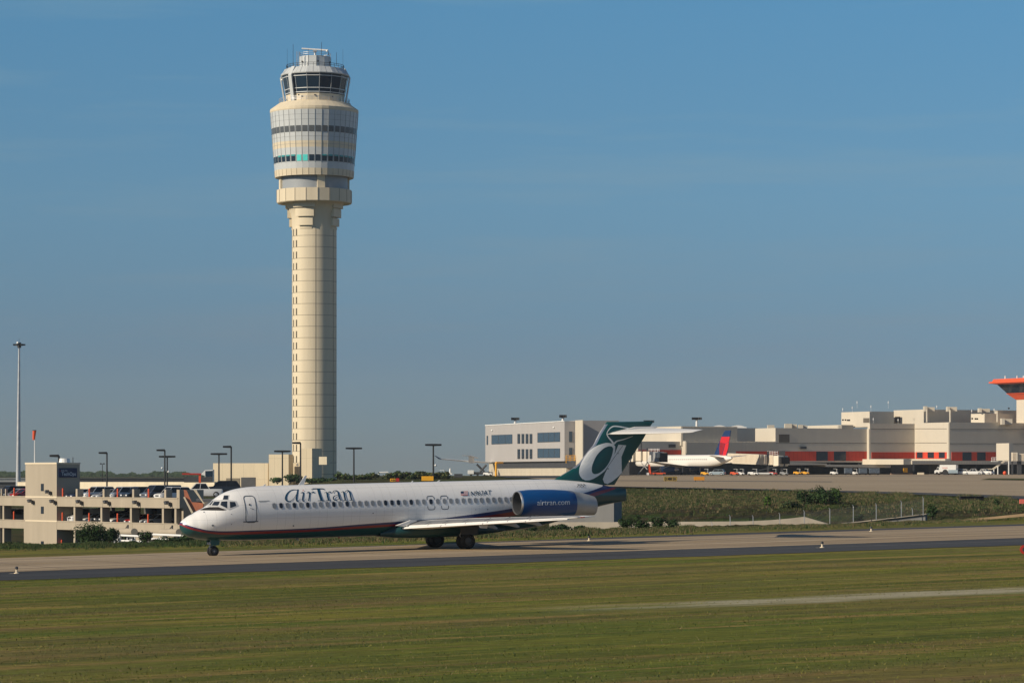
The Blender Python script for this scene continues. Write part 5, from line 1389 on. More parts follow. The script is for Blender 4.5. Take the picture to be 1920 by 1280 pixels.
# tall light mast at the far left
t = thing('light_mast', 'very tall pale floodlight mast at the left edge of the picture', 'light mast', on(34, 700)); h = wz(647, 700)-t.location.z; r_ = (wx(34, 700), 700)
m_ = MB(); m_.cyl((0, 0, 0), (.25, 0, h), .62, .2, 16); m_.build('pole', M['metal'], t, smooth=40)
m_ = MB(); m_.cyl((.25, 0, h-.6), (.25, 0, h+.6), .45, .45, 10); m_.build('head_ring', M['dark'], t)
for k in range(6):
    a = R(60*k+10); m_ = MB(); m_.box((.25+1.1*math.cos(a), 1.1*math.sin(a), h+.1), (.6, .45, .35), a); m_.cyl((.25, 0, h), (.25+1.0*math.cos(a), 1.0*math.sin(a), h), .05, .05, 4); m_.build('floodlight', M['dark_metal'], t)
m_ = MB(); m_.sphere((-.0, -.6, h+.5), .28, 8); m_.build('beacon', M['white'], t)
m_ = MB(); m_.cyl((.25, 0, h+.5), (.25, 0, h+1.6), .04, .03, 5); m_.build('lightning_rod', M['dark'], t)
# ================================================================ GREY OFFICE BLOCK
M['lit'] = mat('terminal_cream_metal', (0.57, 0.52, 0.43), 0.7, var=0.04, scale=0.3, streak=(1, 1, 0.2))
M['ggrey'] = panel_mat('office_grey_panels', (0.40, 0.385, 0.38), 0, 1.2, 0.04, dark=0.88, var=0.04)
M['gbase'] = panel_mat('office_base_blocks', (0.50, 0.45, 0.36), 1.6, 0.8, 0.05, dark=0.8, var=0.08)
A_ = Vector((wx(910, 956), 956, 0)); B_ = Vector((wx(1058.5, 880), 880, 0))
gd = (A_-B_).normalized(); gr_ = Vector((-gd.y, gd.x, 0)); gr_ = gr_ if gr_.x > 0 else -gr_    # to the right and back
FL = Face(A_, B_); FR = Face(B_, B_+gr_*10)
ofc = thing('office_block', 'three-storey grey office block with dark strip windows behind the airliner tail', 'office building', (B_.x, B_.y, 5.4)); oi = Matrix.Translation(-Vector((B_.x, B_.y, 5.4)))
zr1 = wz(789, 880); zm = wz(864, 880); zg = 4.6
LL = (A_-B_).length
def prism_fp(P, z0, z1): m_ = MB(); m_.ext([Vector((p.x, p.y, z0)) for p in P], (0, 0, z1-z0)); return m_
W_ = 18.5
prism_fp([B_, B_+gr_*3.4, B_+gr_*3.4+gd*LL, A_], zm, zr1).build('wall', M['ggrey'], ofc, local=oi)
q0 = B_+gr_*3.4-gd*2.2
prism_fp([q0, q0+gr_*12.5, q0+gr_*12.5+gd*8, q0+gd*8], zg, zr1+.15).build('rear_wing', M['ggrey'], ofc, local=oi)
m_ = MB(); FW = Face(q0, q0+gr_*10); FWl = Face(q0+gd*5, q0); fz_box(m_, FWl, 1080, 1094, zg, zr1+.2, 0, .25); m_.build('corner_pier', M['lit'], ofc, local=oi)
ins = gr_*1.0+gd*0.4
prism_fp([B_+ins+gd*1, B_+gr_*3.3+gd*1, B_+gr_*3.3+gd*(LL-1), A_+ins-gd*1], zg, zm).build('ground_floor', M['gbase'], ofc, local=oi)
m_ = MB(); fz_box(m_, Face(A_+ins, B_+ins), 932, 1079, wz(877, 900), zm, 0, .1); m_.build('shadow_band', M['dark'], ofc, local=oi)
m_ = MB(); fbox(m_, FL, 910, 1058.5, 797-.6, 797+.9, 0, .15, 0, 789-.6, 789+.9); m_.build('coping', M['white'], ofc, local=oi)
def win(f, x0, x1, y0, y1, sl=0.0, parent=None, inv=None, mt=None, fr=M['dark'], ins_=.12, cols=1):
    m_ = MB(); fbox(m_, f, x0, x1, y0, y1, .01, .10, 0, y0+sl, y1+sl); o = m_.build('window', fr, parent, local=inv)
    for c_ in range(cols):
        a = x0+(x1-x0)*c_/cols; b_ = x0+(x1-x0)*(c_+1)/cols; m_ = MB(); s0 = sl*(c_)/cols; s1 = sl*(c_+1)/cols
        fbox(m_, f, a+.35, b_-.35, y0+.5+s0, y1-.5+s0, .11, .03, 0, y0+.5+s1, y1-.5+s1); m_.build('pane', mt or M['oglass'], o, local=inv)
    return o
M['oglass'] = glass('office_glass', (0.04, 0.075, 0.12), 0.15)
for (x0, x1, y0, y1, sl, c_) in ((922, 960.5, 815.2, 832.6, -1.2, 3), (1008.2, 1050, 811, 829, -1.4, 4), (1008.2, 1050, 840.5, 858.2, -.4, 4), (912.8, 915, 816.5, 833.5, 0, 1)): win(FL, x0, x1, y0, y1, sl, ofc, oi, cols=c_)
for (x0, x1) in ((970.6, 975.2), (978.3, 982.9), (986, 990.6), (993.4, 998)):
    win(FL, x0, x1, 813, 831.2, 0, ofc, oi, M['glass']); win(FL, x0, x1, 841.5, 859.8, 0, ofc, oi, M['glass'])
for y0, y1 in ((808.5, 828), (839, 853.5)): win(FR, 1067, 1073, y0, y1, 0, ofc, oi)
for px, py in ((922.5, 806.5), (1038, 801)): m_ = MB(); m_.sphere(oi @ FL.pt(px, py, .2), .3, 8); m_.build('wall_light', M['white'], ofc)
t = thing('yellow_railing', 'yellow safety railing at the corner under the grey office block', 'railing', FR.pt(1066, 866, 1)); iv = Matrix.Translation(-t.location)
for (x0, x1, y) in ((1061, 1085, 853.8), (1061, 1085, 858), (1061, 1085, 862)): m_ = MB(); m_.cyl(FR.pt(x0, y, 1), FR.pt(x1, y, 1), .1, .1, 6); m_.build('rail', M['yellow'], t, local=iv)
for x in (1061.5, 1069, 1077, 1085): m_ = MB(); m_.cyl(FR.pt(x, 853.5, 1), FR.pt(x, 868, 1), .1, .1, 6); m_.build('post', M['yellow'], t, local=iv)
t = thing('yellow_pipe', 'yellow standing pipe at the left corner of the grey office block', 'pipe', on(930, 905)); m_ = MB(); m_.cyl((0, 0, 0), (0, 0, wz(867, 905)-t.location.z), .32, .32, 8); m_.cyl((0, 0, wz(867, 905)-t.location.z), (2, 2, wz(867, 905)-t.location.z), .3, .3, 8); m_.build('pipe', M['yellow'], t)
def apron_light(px, ybase, ytop, w_, Y, lb):
    b_ = at(px, ybase, Y); t = thing('apron_light', lb, 'floodlight', b_, group='floodlight poles on the roofs'); h = wz(ytop, Y)-b_.z; k = Y/F
    m_ = MB(); m_.cyl((0, 0, 0), (0, 0, h), .42, .34, 8); m_.build('pole', M['white'], t)
    m_ = MB(); m_.box((0, 0, h), (w_*k, .3, .25)); m_.build('crossarm', M['dark_metal'], t)
    for i in range(5): m_ = MB(); m_.box(((-.5+i/4)*w_*k*.92, -.3, h-.25), (.75, .6, .8), .3*i); m_.build('lamp_head', M['dark_metal'], t)
apron_light(966, 797, 783.5, 12, 955, 'floodlight pole on the left half of the grey office roof')
apron_light(1055.5, 791, 778.5, 10, 900, 'floodlight pole at the right corner of the grey office roof')
apron_light(1306.5, 799, 783, 16, 1015, 'floodlight pole on the terminal roof above the red and blue tail')
apron_light(1216.5, 812, 788.5, 17, 1010, 'floodlight pole peeping over the top of the green tail')

# ================================================================ TERMINAL
M['ribbed'] = panel_mat('terminal_ribbed_cladding', (0.57, 0.52, 0.43), 0.9, 0, 0.12, dark=0.82, var=0.05)
M['tred'] = panel_mat('terminal_red_panels', (0.62, 0.05, 0.02), 1.3, 0, 0.10, dark=0.7, var=0.08)
M['groove'] = mat('shadow_groove', (0.12, 0.105, 0.085), 0.9)
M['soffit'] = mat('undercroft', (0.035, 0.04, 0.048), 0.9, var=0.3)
D1 = Vector((gc, gs, 0)); D2 = Vector((-gs, gc, 0))
term = thing('terminal_building', 'long stepped cream and grey airport terminal with a red window band', 'terminal', (wx(1780, 960), 960, 5.0)); ti = Matrix.Translation(-term.location)
ZG = 4.3
def corner(px, Y): return Vector((wx(px, Y), Y, 0))
def along(c_, d, px):                      # point on line c_ + d*t seen at column px
    t = (px-960)/F; k = (t*c_.y-c_.x)/(d.x-t*d.y); return c_+d*k
def tblock(c_, pxr, pxl, ytop, ybot, name='wall', mt=None, mt2=None, dep=None):
    """block with its near corner at c_: shaded front runs right to column pxr, lit side runs back-left to column pxl"""
    r = along(c_, D1, pxr); l = along(c_, D2, pxl) if dep is None else c_+D2*dep
    z1 = CZ+(HY-ytop)*c_.y/F; z0 = ZG if ybot is None else CZ+(HY-ybot)*c_.y/F
    P = [c_, r, r+(l-c_), l]
    m_ = prism_fp(P, z0, z1); o = m_.build(name, mt or M['lit'], term, local=ti)
    return o, Face(c_, c_+D1*10), Face(l, c_), l
def detail(name, f, x0, x1, y0, y1, mt, off=.0, th=.12, parent=None, y2=None, y3=None):
    m_ = MB(); fbox(m_, f, x0, x1, y0, y1, off, th, 0, y2, y3); return m_.build(name, mt, parent or term, local=ti)
# A: main right block, floating over the undercroft
cA = corner(1780.5, 960)
oA, fA, lA, eA = tblock(cA, 2120, 1715, 791.3, 870)
# B: middle block
cB = along(eA, D1, 1631); 
oB, fB, lB, eB = tblock(cB, 1716, 1626.6, 793.5, 860)
cE = along(eB, D1, 1454)
oE, fE, lE, eE = tblock(cE, 1626.5, 1416, 802, 866)
# upper blocks set back
up = lambda c_, k: c_+D2*k
oC, fC, lC, _ = tblock(corner(1630.5, 990), 1676, 1577.5, 771, 800)
oD, fD, lD, _ = tblock(corner(1732, 985), 1872, 1675.5, 767.3, 800)
oD2, fD2, _, _ = tblock(corner(1846, 975), 1900, 1820.5, 775, 800)
oD3, _, _, _ = tblock(corner(1868, 985), 2100, 1865, 768.8, 800)
oF, _, _, _ = tblock(corner(1577, 995), 1600, 1514, 796.3, 806)
# left part of the terminal
eln = eB+D2*1.2
cH = along(eln, D1, 1277.5); oH, fH, lH, _ = tblock(cH, 1382.5, 1212, 798.8, 835)
oI, fI, _, _ = tblock(corner(1382, 985), 1420, 1380, 802, 832)
cJ = along(eB-D2*.6, D1, 1285.5); oJ, fJ, lJ, _ = tblock(cJ, 1454.5, 1277.3, 826.5, 865)
cK = along(eB+D2*2.0, D1, 1196); oK, fK, lK, _ = tblock(cK, 1278, 1180, 827, 865, dep=8)
tblock(along(eB+D2*14, D1, 1240), 1290, 1165, 812, 832, dep=20)
fG = fE
# surface lines, window band and canopies
for f, x0, x1, ys in ((fA, 1780.5, 1925, (804.6, 831.4)), (fB, 1633, 1714, (804, 830.8)), (fE, 1455, 1625, (830.6,)), (lA, 1716, 1780, (803.5, 830))):
    for y in ys: detail('groove', f, x0, x1, y-.45, y+.45, M['groove'], .0, .04)
detail('window_band', fA, 1784, 1867, 847, 863.3, M['tred'])
for x0, x1 in ((1804.5, 1821.5), (1832, 1848)): detail('window', fA, x0, x1, 847.3, 863, M['glass'], .13, .05)
detail('window_band', lA, 1717, 1776.5, 847.2, 859.5, M['tred'])
for x0, x1 in ((1719.3, 1730), (1739.5, 1751), (1760.5, 1771.5)): detail('window', lA, x0, x1, 847.5, 858.3, M['glass'], .13, .05)
detail('window_band', fB, 1634, 1715, 847.3, 859, M['tred'])
detail('window_band', fE, 1455, 1625.5, 845.8, 863.6, M['tred'])
for x0, x1 in ((1530.5, 1552), (1563.5, 1586)): detail('window', fE, x0, x1, 846, 863.4, M['glass'], .13, .05)
detail('corner_trim', lB, 1626.8, 1630.8, 804, 868, M['lit'], .0, .3)
detail('corner_trim', lA, 1776.8, 1780.2, 792, 861, M['lit'], .0, .3)
detail('window_band', fJ, 1380, 1454, 845.6, 862.5, M['tred'])
detail('window_band', fK, 1198, 1277, 843, 851.5, M['tred'])
detail('louvre', fE, 1498.5, 1510.5, 836.5, 841.5, M['dark'], .0, .6)
detail('louvre', fK, 1253, 1266, 832.5, 838.5, M['dark'], .0, .3)
detail('louvre', fG, 1460, 1480, 814, 829, M['groove'], .0, .1)
for f, x0, x1 in ((fH, 1278.5, 1382), (fJ, 1286, 1454)):
    y0, y1 = (799.5, 826) if f is fH else (827.5, 850)
    m_ = MB(); x = x0+1
    while x < x1-1: fbox(m_, f, x, x+.5, y0, y1, .0, .10); x += 2.6
    m_.build('cladding_ribs', M['lit'], term, local=ti)
# grey lower storeys and dark undercroft
m_ = MB(); fz_box(m_, fA, 1700, 1860, CZ+(HY-870)*960/F, CZ+(HY-863.5)*960/F, .0, 3.0); m_.build('loading_canopy', M['ribbed'], term, local=ti)
m_ = MB(); fz_box(m_, Face(eA-D2*20, eA), 1709, 1782, CZ+(HY-870)*975/F, CZ+(HY-860)*975/F, .0, 2.0); m_.build('loading_canopy', M['ribbed'], term, local=ti)
fc = Face(corner(1500, 950), corner(1500, 950)+D1*10)
m_ = MB(); A4 = [fc.pt(1478, 866, 0), fc.pt(1550, 868.3, 0), fc.pt(1551, 871, 0), fc.pt(1478, 871.5, 0)]; m_.ext(A4, Vector((-3, 10, 0))); m_.build('canopy', M['lit'], term, local=ti)
m_ = MB(); A4 = [fc.pt(1545, 870.5, 0), fc.pt(1671, 871.5, 0), fc.pt(1670, 876.5, 0), fc.pt(1549, 874.5, 0)]; m_.ext(A4, Vector((-3, 10, 0))); m_.build('canopy', M['lit'], term, local=ti)
m_ = MB(); fbox(m_, lB, 1629, 1709, 860.5, 870.5, -1, 3.0); 
m_.build('beige_parapet', M['lit'], term, local=ti)
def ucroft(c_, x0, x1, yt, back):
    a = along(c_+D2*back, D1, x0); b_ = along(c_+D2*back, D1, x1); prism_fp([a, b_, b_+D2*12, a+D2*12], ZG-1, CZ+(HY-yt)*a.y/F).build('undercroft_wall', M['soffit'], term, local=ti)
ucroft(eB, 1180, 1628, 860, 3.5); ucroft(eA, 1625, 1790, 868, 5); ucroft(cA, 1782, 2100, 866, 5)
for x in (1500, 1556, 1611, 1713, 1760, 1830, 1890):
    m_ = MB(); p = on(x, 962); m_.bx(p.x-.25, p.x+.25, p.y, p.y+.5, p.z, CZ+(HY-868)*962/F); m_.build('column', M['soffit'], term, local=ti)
detail('workshop_front', fc, 1671, 1709, 870.5, 889, M['dark'], .0, .3); detail('yellow_door', fc, 1693.5, 1701, 877, 885.5, M['yellow'], .3, .2)
detail('rubble_kerb', fc, 1669, 1712, 887, 889.6, mat('brick_kerb', (.3, .2, .15), .9, var=.3, scale=3), .5, .6)
# white rooftop plant, barrel roofs, roof details
def roofunit(px0, px1, y0, y1, Y, mt='lit', nm='rooftop_unit'):
    m_ = MB(); a = at(px0, y1, Y); b_ = at(px1, y0, Y); m_.bx(a.x, b_.x, Y, Y+3.5, a.z-.6, b_.z); c_ = (a.x+.36*(b_.x-a.x)); 
    return m_.build(nm, M[mt], term, local=ti)
for a in ((1733.5, 1739, 761.3, 767.5, 978), (1739, 1752.5, 763, 767.5, 981), (1776.5, 1781, 762, 767.5, 978), (1781, 1794.5, 762.6, 767.5, 981), (1836, 1841, 765, 769, 975), (1841, 1856, 766, 769, 978), (1878.5, 1884, 784, 792, 965), (1884, 1898, 785, 792, 968),
          (1440, 1452, 796.5, 801, 990), (1472, 1485, 794, 802, 990), (1485, 1494.5, 795, 802, 992), (1498, 1506, 796, 803, 990), (1506, 1513, 797, 803, 992), (1572, 1578.5, 797, 803, 988)): roofunit(*a)
for (x0, x1) in ((1336, 1364), (1370, 1400)):
    m_ = MB(); pxs_ = [x0+(x1-x0)*i/10 for i in range(11)]; A4 = [at(x, 800.5-3.6*math.sin(math.pi*min(1, (i/10)*1.0+.04)), 1040) for i, x in enumerate(pxs_)]; A4 += [at(x1, 803, 1040), at(x0, 803, 1040)]; m_.ext(A4, (0, 12, 0)); m_.build('barrel_roof', M['white'], term, local=ti)
m_ = MB(); A4 = []
for i in range(9): a = R(90-90*i/8); A4.append(at(1388+40*math.cos(a)*1.0, 829.5-15.5*math.sin(a), 992))
A4 += [at(1388, 829.5, 992)]; m_.ext(A4, Vector((-9, 14, 0))); m_.build('curved_roof', M['lit'], term, local=ti)
for (x0, y0, y1) in ((1738, 768, 791), (1781.5, 768, 791), (1870, 770, 791)): m_ = MB(); p = at(x0, y1, 974); m_.cyl(p, at(x0, y0, 974), .28, .28, 6); m_.build('downpipe', M['lit'], term, local=ti)
detail('door', lC, 1619, 1630, 783.5, 792, M['groove'], .0, .1); detail('door', lD, 1678.5, 1688, 780.5, 792, M['groove'], .0, .1)
for (px, py) in ((1607, 757.5), (1665.5, 757.5), (1633, 765.5), (1598, 767.5), (1580, 770.5), (1822, 773.5), (1864, 771.5), (1756.5, 765.5), (1684, 790.5), (1637.5, 789)):
    m_ = MB(); p = at(px, py, 985); m_.cyl(p+Vector((0, 0, .3)), p+Vector((0, 0, 1.0)), .16, .10, 6); m_.cyl(p-Vector((0, 0, 1.3)), p+Vector((0, 0, .3)), .04, .04, 4); m_.build('roof_beacon', M['white'], term, local=ti)
for (px, py) in ((1580.5, 787), (1585.3, 787), (1589.5, 787.5), (1592.5, 787.5), (1823, 784.5), (1829, 784.8), (1832.5, 785)):
    m_ = MB(); p = at(px, py, 972 if px > 1700 else 984); m_.box(p, (.5, .5, .5)); m_.build('floodlight', M['dark_metal'], term, local=ti)
# stair annex and its outside stair at the right
anx = thing('stair_annex', 'cream stair annex with an outside stair at the right end of the terminal', 'building', on(1890, 945)); ai = Matrix.Translation(-anx.location)
cX = corner(1892, 945); lX = along(cX, D2, 1868)
prism_fp([cX, cX+D1*1.5, lX+D1*1.5, lX], CZ+(HY-863)*945/F, CZ+(HY-830.5)*945/F).build('wall', M['lit'], anx, local=ai)
m_ = MB(); Y = 944
m_.ext([at(1850, 878, Y), at(1862, 878, Y), at(1884, 862.5, Y), at(1892, 862.5, Y), at(1892, 865, Y), at(1885, 865, Y), at(1863.5, 880, Y), at(1850, 880, Y)], (0, 1.6, 0)); m_.build('outside_stair', M['lit'], anx, local=ai)
m_ = MB()
for x, y0, y1 in ((1891.5, 864, 889), (1863.5, 880, 889), (1871, 874, 889)): m_.cyl(at(x, y1, Y), at(x, y0, Y), .18, .18, 6)
m_.build('legs', M['white'], anx, local=ai)
m_ = MB()
for y in (857.5, 861): m_.cyl(at(1859.5, y, Y), at(1869, y, Y), .07, .07, 5)
for x in (1859.5, 1864): m_.cyl(at(x, 864, Y), at(x, 857, Y), .07, .07, 5)
m_.bx(at(1859, 864, Y).x, at(1871, 864, Y).x, Y-1, Y+1.5, wz(865, Y), wz(864, Y)); m_.build('balcony', M['white'], anx, local=ai)

# ---------------------------------------------------------------- old ramp tower
rt = thing('ramp_tower', 'old ramp control tower with an orange-red roof and slanted dark glazing at the right edge', 'control tower', (wx(1925, 985), 985, 20)); ri = Matrix.Translation(-rt.location)
RY = 985
cR = corner(1926, RY)
def ring4(r): # square tower, corner towards us at right of frame
    return [cR+(-D1-D2)*0+Vector((0, 0, 0))]
def sq(ext_, z):   # square footprint grown by ext_ metres
    c_ = cR-D2*0; s_ = 13.0; k = ext_
    P = [cR+D1*(-k)+D2*(-k), cR+D1*(s_+k)+D2*(-k), cR+D1*(s_+k)+D2*(s_+k), cR+D1*(-k)+D2*(s_+k)]
    return [Vector((p.x, p.y, z)) for p in P]
def zt(y): return CZ+(HY-y)*RY/F
cR = corner(1952, 965); RY2 = 965
def frustum(name, e0, z0, e1, z1, mt): m_ = MB(); m_.add(sq(e0, z0)+sq(e1, z1), [(3, 2, 1, 0), (4, 5, 6, 7), (0, 1, 5, 4), (1, 2, 6, 5), (2, 3, 7, 6), (3, 0, 4, 7)]); return m_.build(name, mt, rt, local=ri)
ztt = lambda y: CZ+(HY-y)*990/F
frustum('shaft', 0, ztt(796), 0, ztt(751), M['lit'])
frustum('red_band', .15, ztt(751), 2.1, ztt(740.5), M['orange'])
frustum('sill', 2.3, ztt(740.5), 2.35, ztt(739.5), M['orange'])
gz_ = frustum('glazing', 2.1, ztt(739.4), 4.4, ztt(722.5), M['glass'])
frustum('roof_soffit', 4.5, ztt(722.5), 6.2, ztt(720.5), M['orange'])
frustum('roof_edge', 6.3, ztt(720.4), 6.3, ztt(717.6), M['orange'])
frustum('roof_edge', 5.6, ztt(717.5), 5.2, ztt(712.8), M['orange'])
m_ = MB()
for k in range(1, 14):
    a0_, a1_ = sq(2.16, ztt(738.2)), sq(4.46, ztt(722.5)); q = k/14
    m_.cyl(a0_[0].lerp(a0_[3], q), a1_[0].lerp(a1_[3], q), .07, .07, 4); m_.cyl(a0_[0].lerp(a0_[1], q), a1_[0].lerp(a1_[1], q), .07, .07, 4)
m_.build('glazing_bars', M['dark'], gz_, local=ri)
for px in (1884.7, 1907, 1919): m_ = MB(); m_.cyl(at(px, 713.5, 975), at(px, 704, 975), .28, .15, 6); m_.build('roof_beacon', M['white'], rt, local=ri)
m_ = MB(); m_.box(at(1891.5, 765.3, 960), (.5, .5, .5)); m_.build('floodlight', M['dark'], rt, local=ri)

# ================================================================ SECOND AIRLINER at the gate
bd_ = Vector((-0.6, 0.8, 0)); T0 = Vector((wx(1372.5, 900), 900, 0)); bside = Vector((0.8, 0.6, 0))       # starboard
j2 = thing('airliner', 'white parked airliner with a red and dark blue tail at the terminal gate', 'airplane')
zb2 = 5.2; S2 = 0.955
J2 = Matrix(((bd_.x, bside.x, 0, T0.x), (bd_.y, bside.y, 0, T0.y), (0, 0, 1, zb2), (0, 0, 0, 1))) @ Matrix.Scale(S2, 4); j2.matrix_world = J2
Ji = J2.inverted()
m_ = MB(); N2 = 28
for x, zt_, zb_, hw in ((0, 5.6, 5.2, .25), (.6, 5.9, 4.9, .5), (2.5, 6.2, 4.2, 1.0), (6, 6.45, 3.2, 1.5), (10, 6.55, 2.6, 1.8), (14, 6.55, 2.45, 1.88), (38, 6.55, 2.45, 1.88), (42, 6.3, 2.5, 1.6), (45, 5.6, 2.8, 1.1), (46.6, 4.8, 3.2, .5), (47.2, 4.2, 3.8, .1)):
    for i in range(N2): a = 2*math.pi*i/N2; m_.v.append((x, hw*math.cos(a), (zt_+zb_)/2+(zt_-zb_)/2*math.sin(a)))
for k in range(10):
    for i in range(N2): j = (i+1) % N2; m_.f.append([k*N2+i, k*N2+j, (k+1)*N2+j, (k+1)*N2+i]); m_.m.append(0)
mj, nj, bj = new_mat('second_airliner_livery'); tcj = nj.nodes.new('ShaderNodeTexCoord'); spj = nj.nodes.new('ShaderNodeSeparateXYZ'); nj.links.new(tcj.outputs['Object'], spj.inputs[0])
cj = mixc(nj, math_(nj, 'LESS_THAN', spj.outputs[2], 3.05), (0.78, 0.76, 0.72), (0.01, 0.03, 0.10)); nj.links.new(cj, bj.inputs['Base Color']); bj.inputs['Roughness'].default_value = .3
f2 = m_.build('fuselage', mj, j2, smooth=60)
m_ = MB(); x = 10.0
while x < 42: m_.bx(x, x+.28, -1.90, -1.84, 4.95, 5.3); x += .95
m_.build('window_row', M['winsh'], f2)
def finpoly(P, off, th, name, mt, parent):
    fp = Face(T0, T0+bd_*10); sgn = 1
    m_ = MB(); m_.ext([fp.pt(x, y, off) for x, y in P], fp.n*th); return m_.build(name, mt, parent, local=Ji)
M['widget_blue'] = mat('tail_navy', (0.012, 0.04, 0.13), .35); M['widget_red'] = mat('tail_red', (0.62, 0.02, 0.03), .35); M['widget_dark'] = mat('tail_dark_red', (0.30, 0.01, 0.02), .35)
t8b = cr(1160, 740, 5.647)
fo2 = finpoly([t8b(p) for p in [(1130, 378), (1192, 375), (1150, 640), (1015, 640), (1070, 500)]], -.12, .24, 'fin', M['widget_blue'], j2)
finpoly([t8b(p) for p in [(1090, 442), (1177, 442), (1168, 495), (1128, 516), (1072, 500)]], .13, .03, 'tail_emblem', M['widget_red'], fo2)
finpoly([t8b(p) for p in [(1074, 500), (1126, 518), (1092, 640), (1068, 640), (1066, 560)]], .13, .03, 'tail_emblem', M['widget_dark'], fo2)
finpoly([t8b(p) for p in [(1168, 498), (1160, 560), (1135, 640), (1098, 640), (1130, 518)]], .13, .03, 'tail_emblem', M['widget_red'], fo2)
for side in (-1, 1):
    w2 = surface([(side*1.5, (28.5-9, 0)[0:1]+(3.0,), 0, 0, 0, 0)][:0] or [(side*1.5, (-28.0, 3.0), 8.5, .4, .4, 0), (side*18.5, (-19.0, 4.4), 2.2, .12, .12, 0)], 8)
    w2.v = [(-v[0], v[1], v[2]) for v in w2.v]; wo_ = w2.build('wing', M['wing'], j2, smooth=40)
    m_ = MB(); m_.ext([(18.9, side*18.4, 4.35), (16.9, side*18.4, 4.35), (16.0, side*19.2, 6.4), (16.9, side*19.2, 6.4)], (0, side*.12, 0)); m_.build('winglet', M['white'], wo_)
    s2 = surface([(side*.5, (-7.5, 5.6), 4.6, .15, .15, 0), (side*7.4, (-2.9, 6.3), 1.7, .06, .06, 0)], 8); s2.v = [(-v[0], v[1], v[2]) for v in s2.v]; s2.build('tailplane', M['white'], j2, smooth=40)
    e2 = MB(); e2.lathe([(.6, 19.6), (.9, 20.4), (1.2, 22.5), (1.3, 24.5), (1.2, 26), (1.05, 26.2), (.95, 25.8)], 24, (0, side*6.2, 1.9), axis='x'); eo2 = e2.build('engine', M['blue'], j2, smooth=40)
    m_ = MB(); m_.lathe([(1.21, 25.9), (1.1, 26.35), (.98, 26.0)], 24, (0, side*6.2, 1.9), axis='x'); m_.build('intake_lip', M['bare'], eo2, smooth=40)
    m_ = MB(); m_.lathe([(.62, 19.7), (.45, 19.0), (.1, 18.2), (.01, 18.1)], 16, (0, side*6.2, 1.9), axis='x'); m_.build('exhaust_cone', M['bare'], eo2, smooth=40)
    g2 = MB(); g2.cyl((19.5, side*3.6, .55), (19.5, side*3.6, 2.8), .18, .18, 8)
    g2o = g2.build('main_gear', M['grey'], j2)
    for dx in (-.6, .6): m_ = MB(); m_.lathe([(.2, -.5), (.55, -.45), (.55, .45), (.2, .5)], 16, (19.5+dx, side*3.6, .55), axis='y'); m_.build('wheels', M['black'], g2o)

# ---------------------------------------------------------------- jet bridges
def rib_box(mb, f, x0, x1, y0, y1, off, th, y2=None, y3=None): fbox(mb, f, x0, x1, y0, y1, off, th, 0, y2, y3)
def jetbridge(lb, f, tun, cab, cols, rot, group='jet bridges at the gates', ribs=True):
    px = tun[0][0]; t = thing('jet_bridge', lb, 'jet bridge', f.pt(px, 889), group=group); iv = Matrix.Translation(-t.location)
    for i, (x0, x1, y0, y1, y2, y3) in enumerate(tun):
        m_ = MB(); fbox(m_, f, x0, x1, y0, y1, -.25*i, 2.8-.25*i*2, 0, y2, y3); to = m_.build('tunnel', M['bridge'], t, local=iv)
        if ribs:
            m_ = MB(); x = x0+.8
            while x < x1-.8:
                q = (x-x0)/(x1-x0); fbox(m_, f, x, x+.7, y0+(y2-y0)*q+.8, y1+(y3-y1)*q-.8, 2.8-.25*i*3, .08); x += 2.3
            m_.build('tunnel_ribs', M['bridge2'], to, local=iv)
    for (x, y0, y1, r_) in rot:
        m_ = MB(); p0 = f.pt(x, y1, 1.4); p1 = f.pt(x, y0, 1.4); m_.cyl(p0, Vector((p0.x, p0.y, p1.z)), r_, r_, 24); m_.build('rotunda', M['grey'], t, smooth=40, local=iv)
    for (x0, x1, y0, y1) in cab:
        m_ = MB(); fbox(m_, f, x0, x1, y0, y1, -.4, 3.6); m_.build('cab', M['bridge'], t, local=iv, bevel=.15)
    for (x, y0, y1, w_) in cols:
        m_ = MB(); p0 = f.pt(x, y1, 1.2); p1 = f.pt(x, y0, 1.2); m_.bx(p0.x-w_, p0.x+w_, p0.y-w_, p0.y+w_, p0.z-.3, p1.z); m_.build('support_column', M['dark'], t, local=iv)
    return t, iv
M['bridge'] = mat('jet_bridge_cream', (0.74, 0.67, 0.55), .6, var=.05); M['bridge2'] = mat('jet_bridge_rib', (0.58, 0.48, 0.36), .6, var=.05)
fj = Face((wx(1362, 930), 930), (wx(1480, 900), 900))
t, iv = jetbridge('ribbed cream jet bridge right of the red and blue tail', fj, [(1362, 1437, 849, 867.5, 851.8, 870.5), (1437, 1440, 852.5, 871, 852.5, 871), (1441, 1459, 852.5, 871.2, 853, 871)], [(1468.5, 1478, 854, 873.5)], [(1440, 846, 890, .3), (1466, 845, 873, .9), (1466, 873, 890, .35)], [(1463.5, 853, 871.5, 1.1)])
m_ = MB(); fbox(m_, fj, 1476, 1481, 856.5, 869.5, -.3, 3.0); m_.build('bellows', M['black'], t, local=iv)
m_ = MB()
for y in (846, 849.5): m_.cyl(fj.pt(1439, y, 1), fj.pt(1458, y+1, 1), .06, .06, 4)
for x in (1439, 1443.5, 1448, 1453, 1458): m_.cyl(fj.pt(x, 854, 1), fj.pt(x, 845, 1), .06, .06, 4)
m_.build('roof_railing', M['white'], t, local=iv)
fk = Face((wx(1188, 915), 915), (wx(1252, 898), 898))
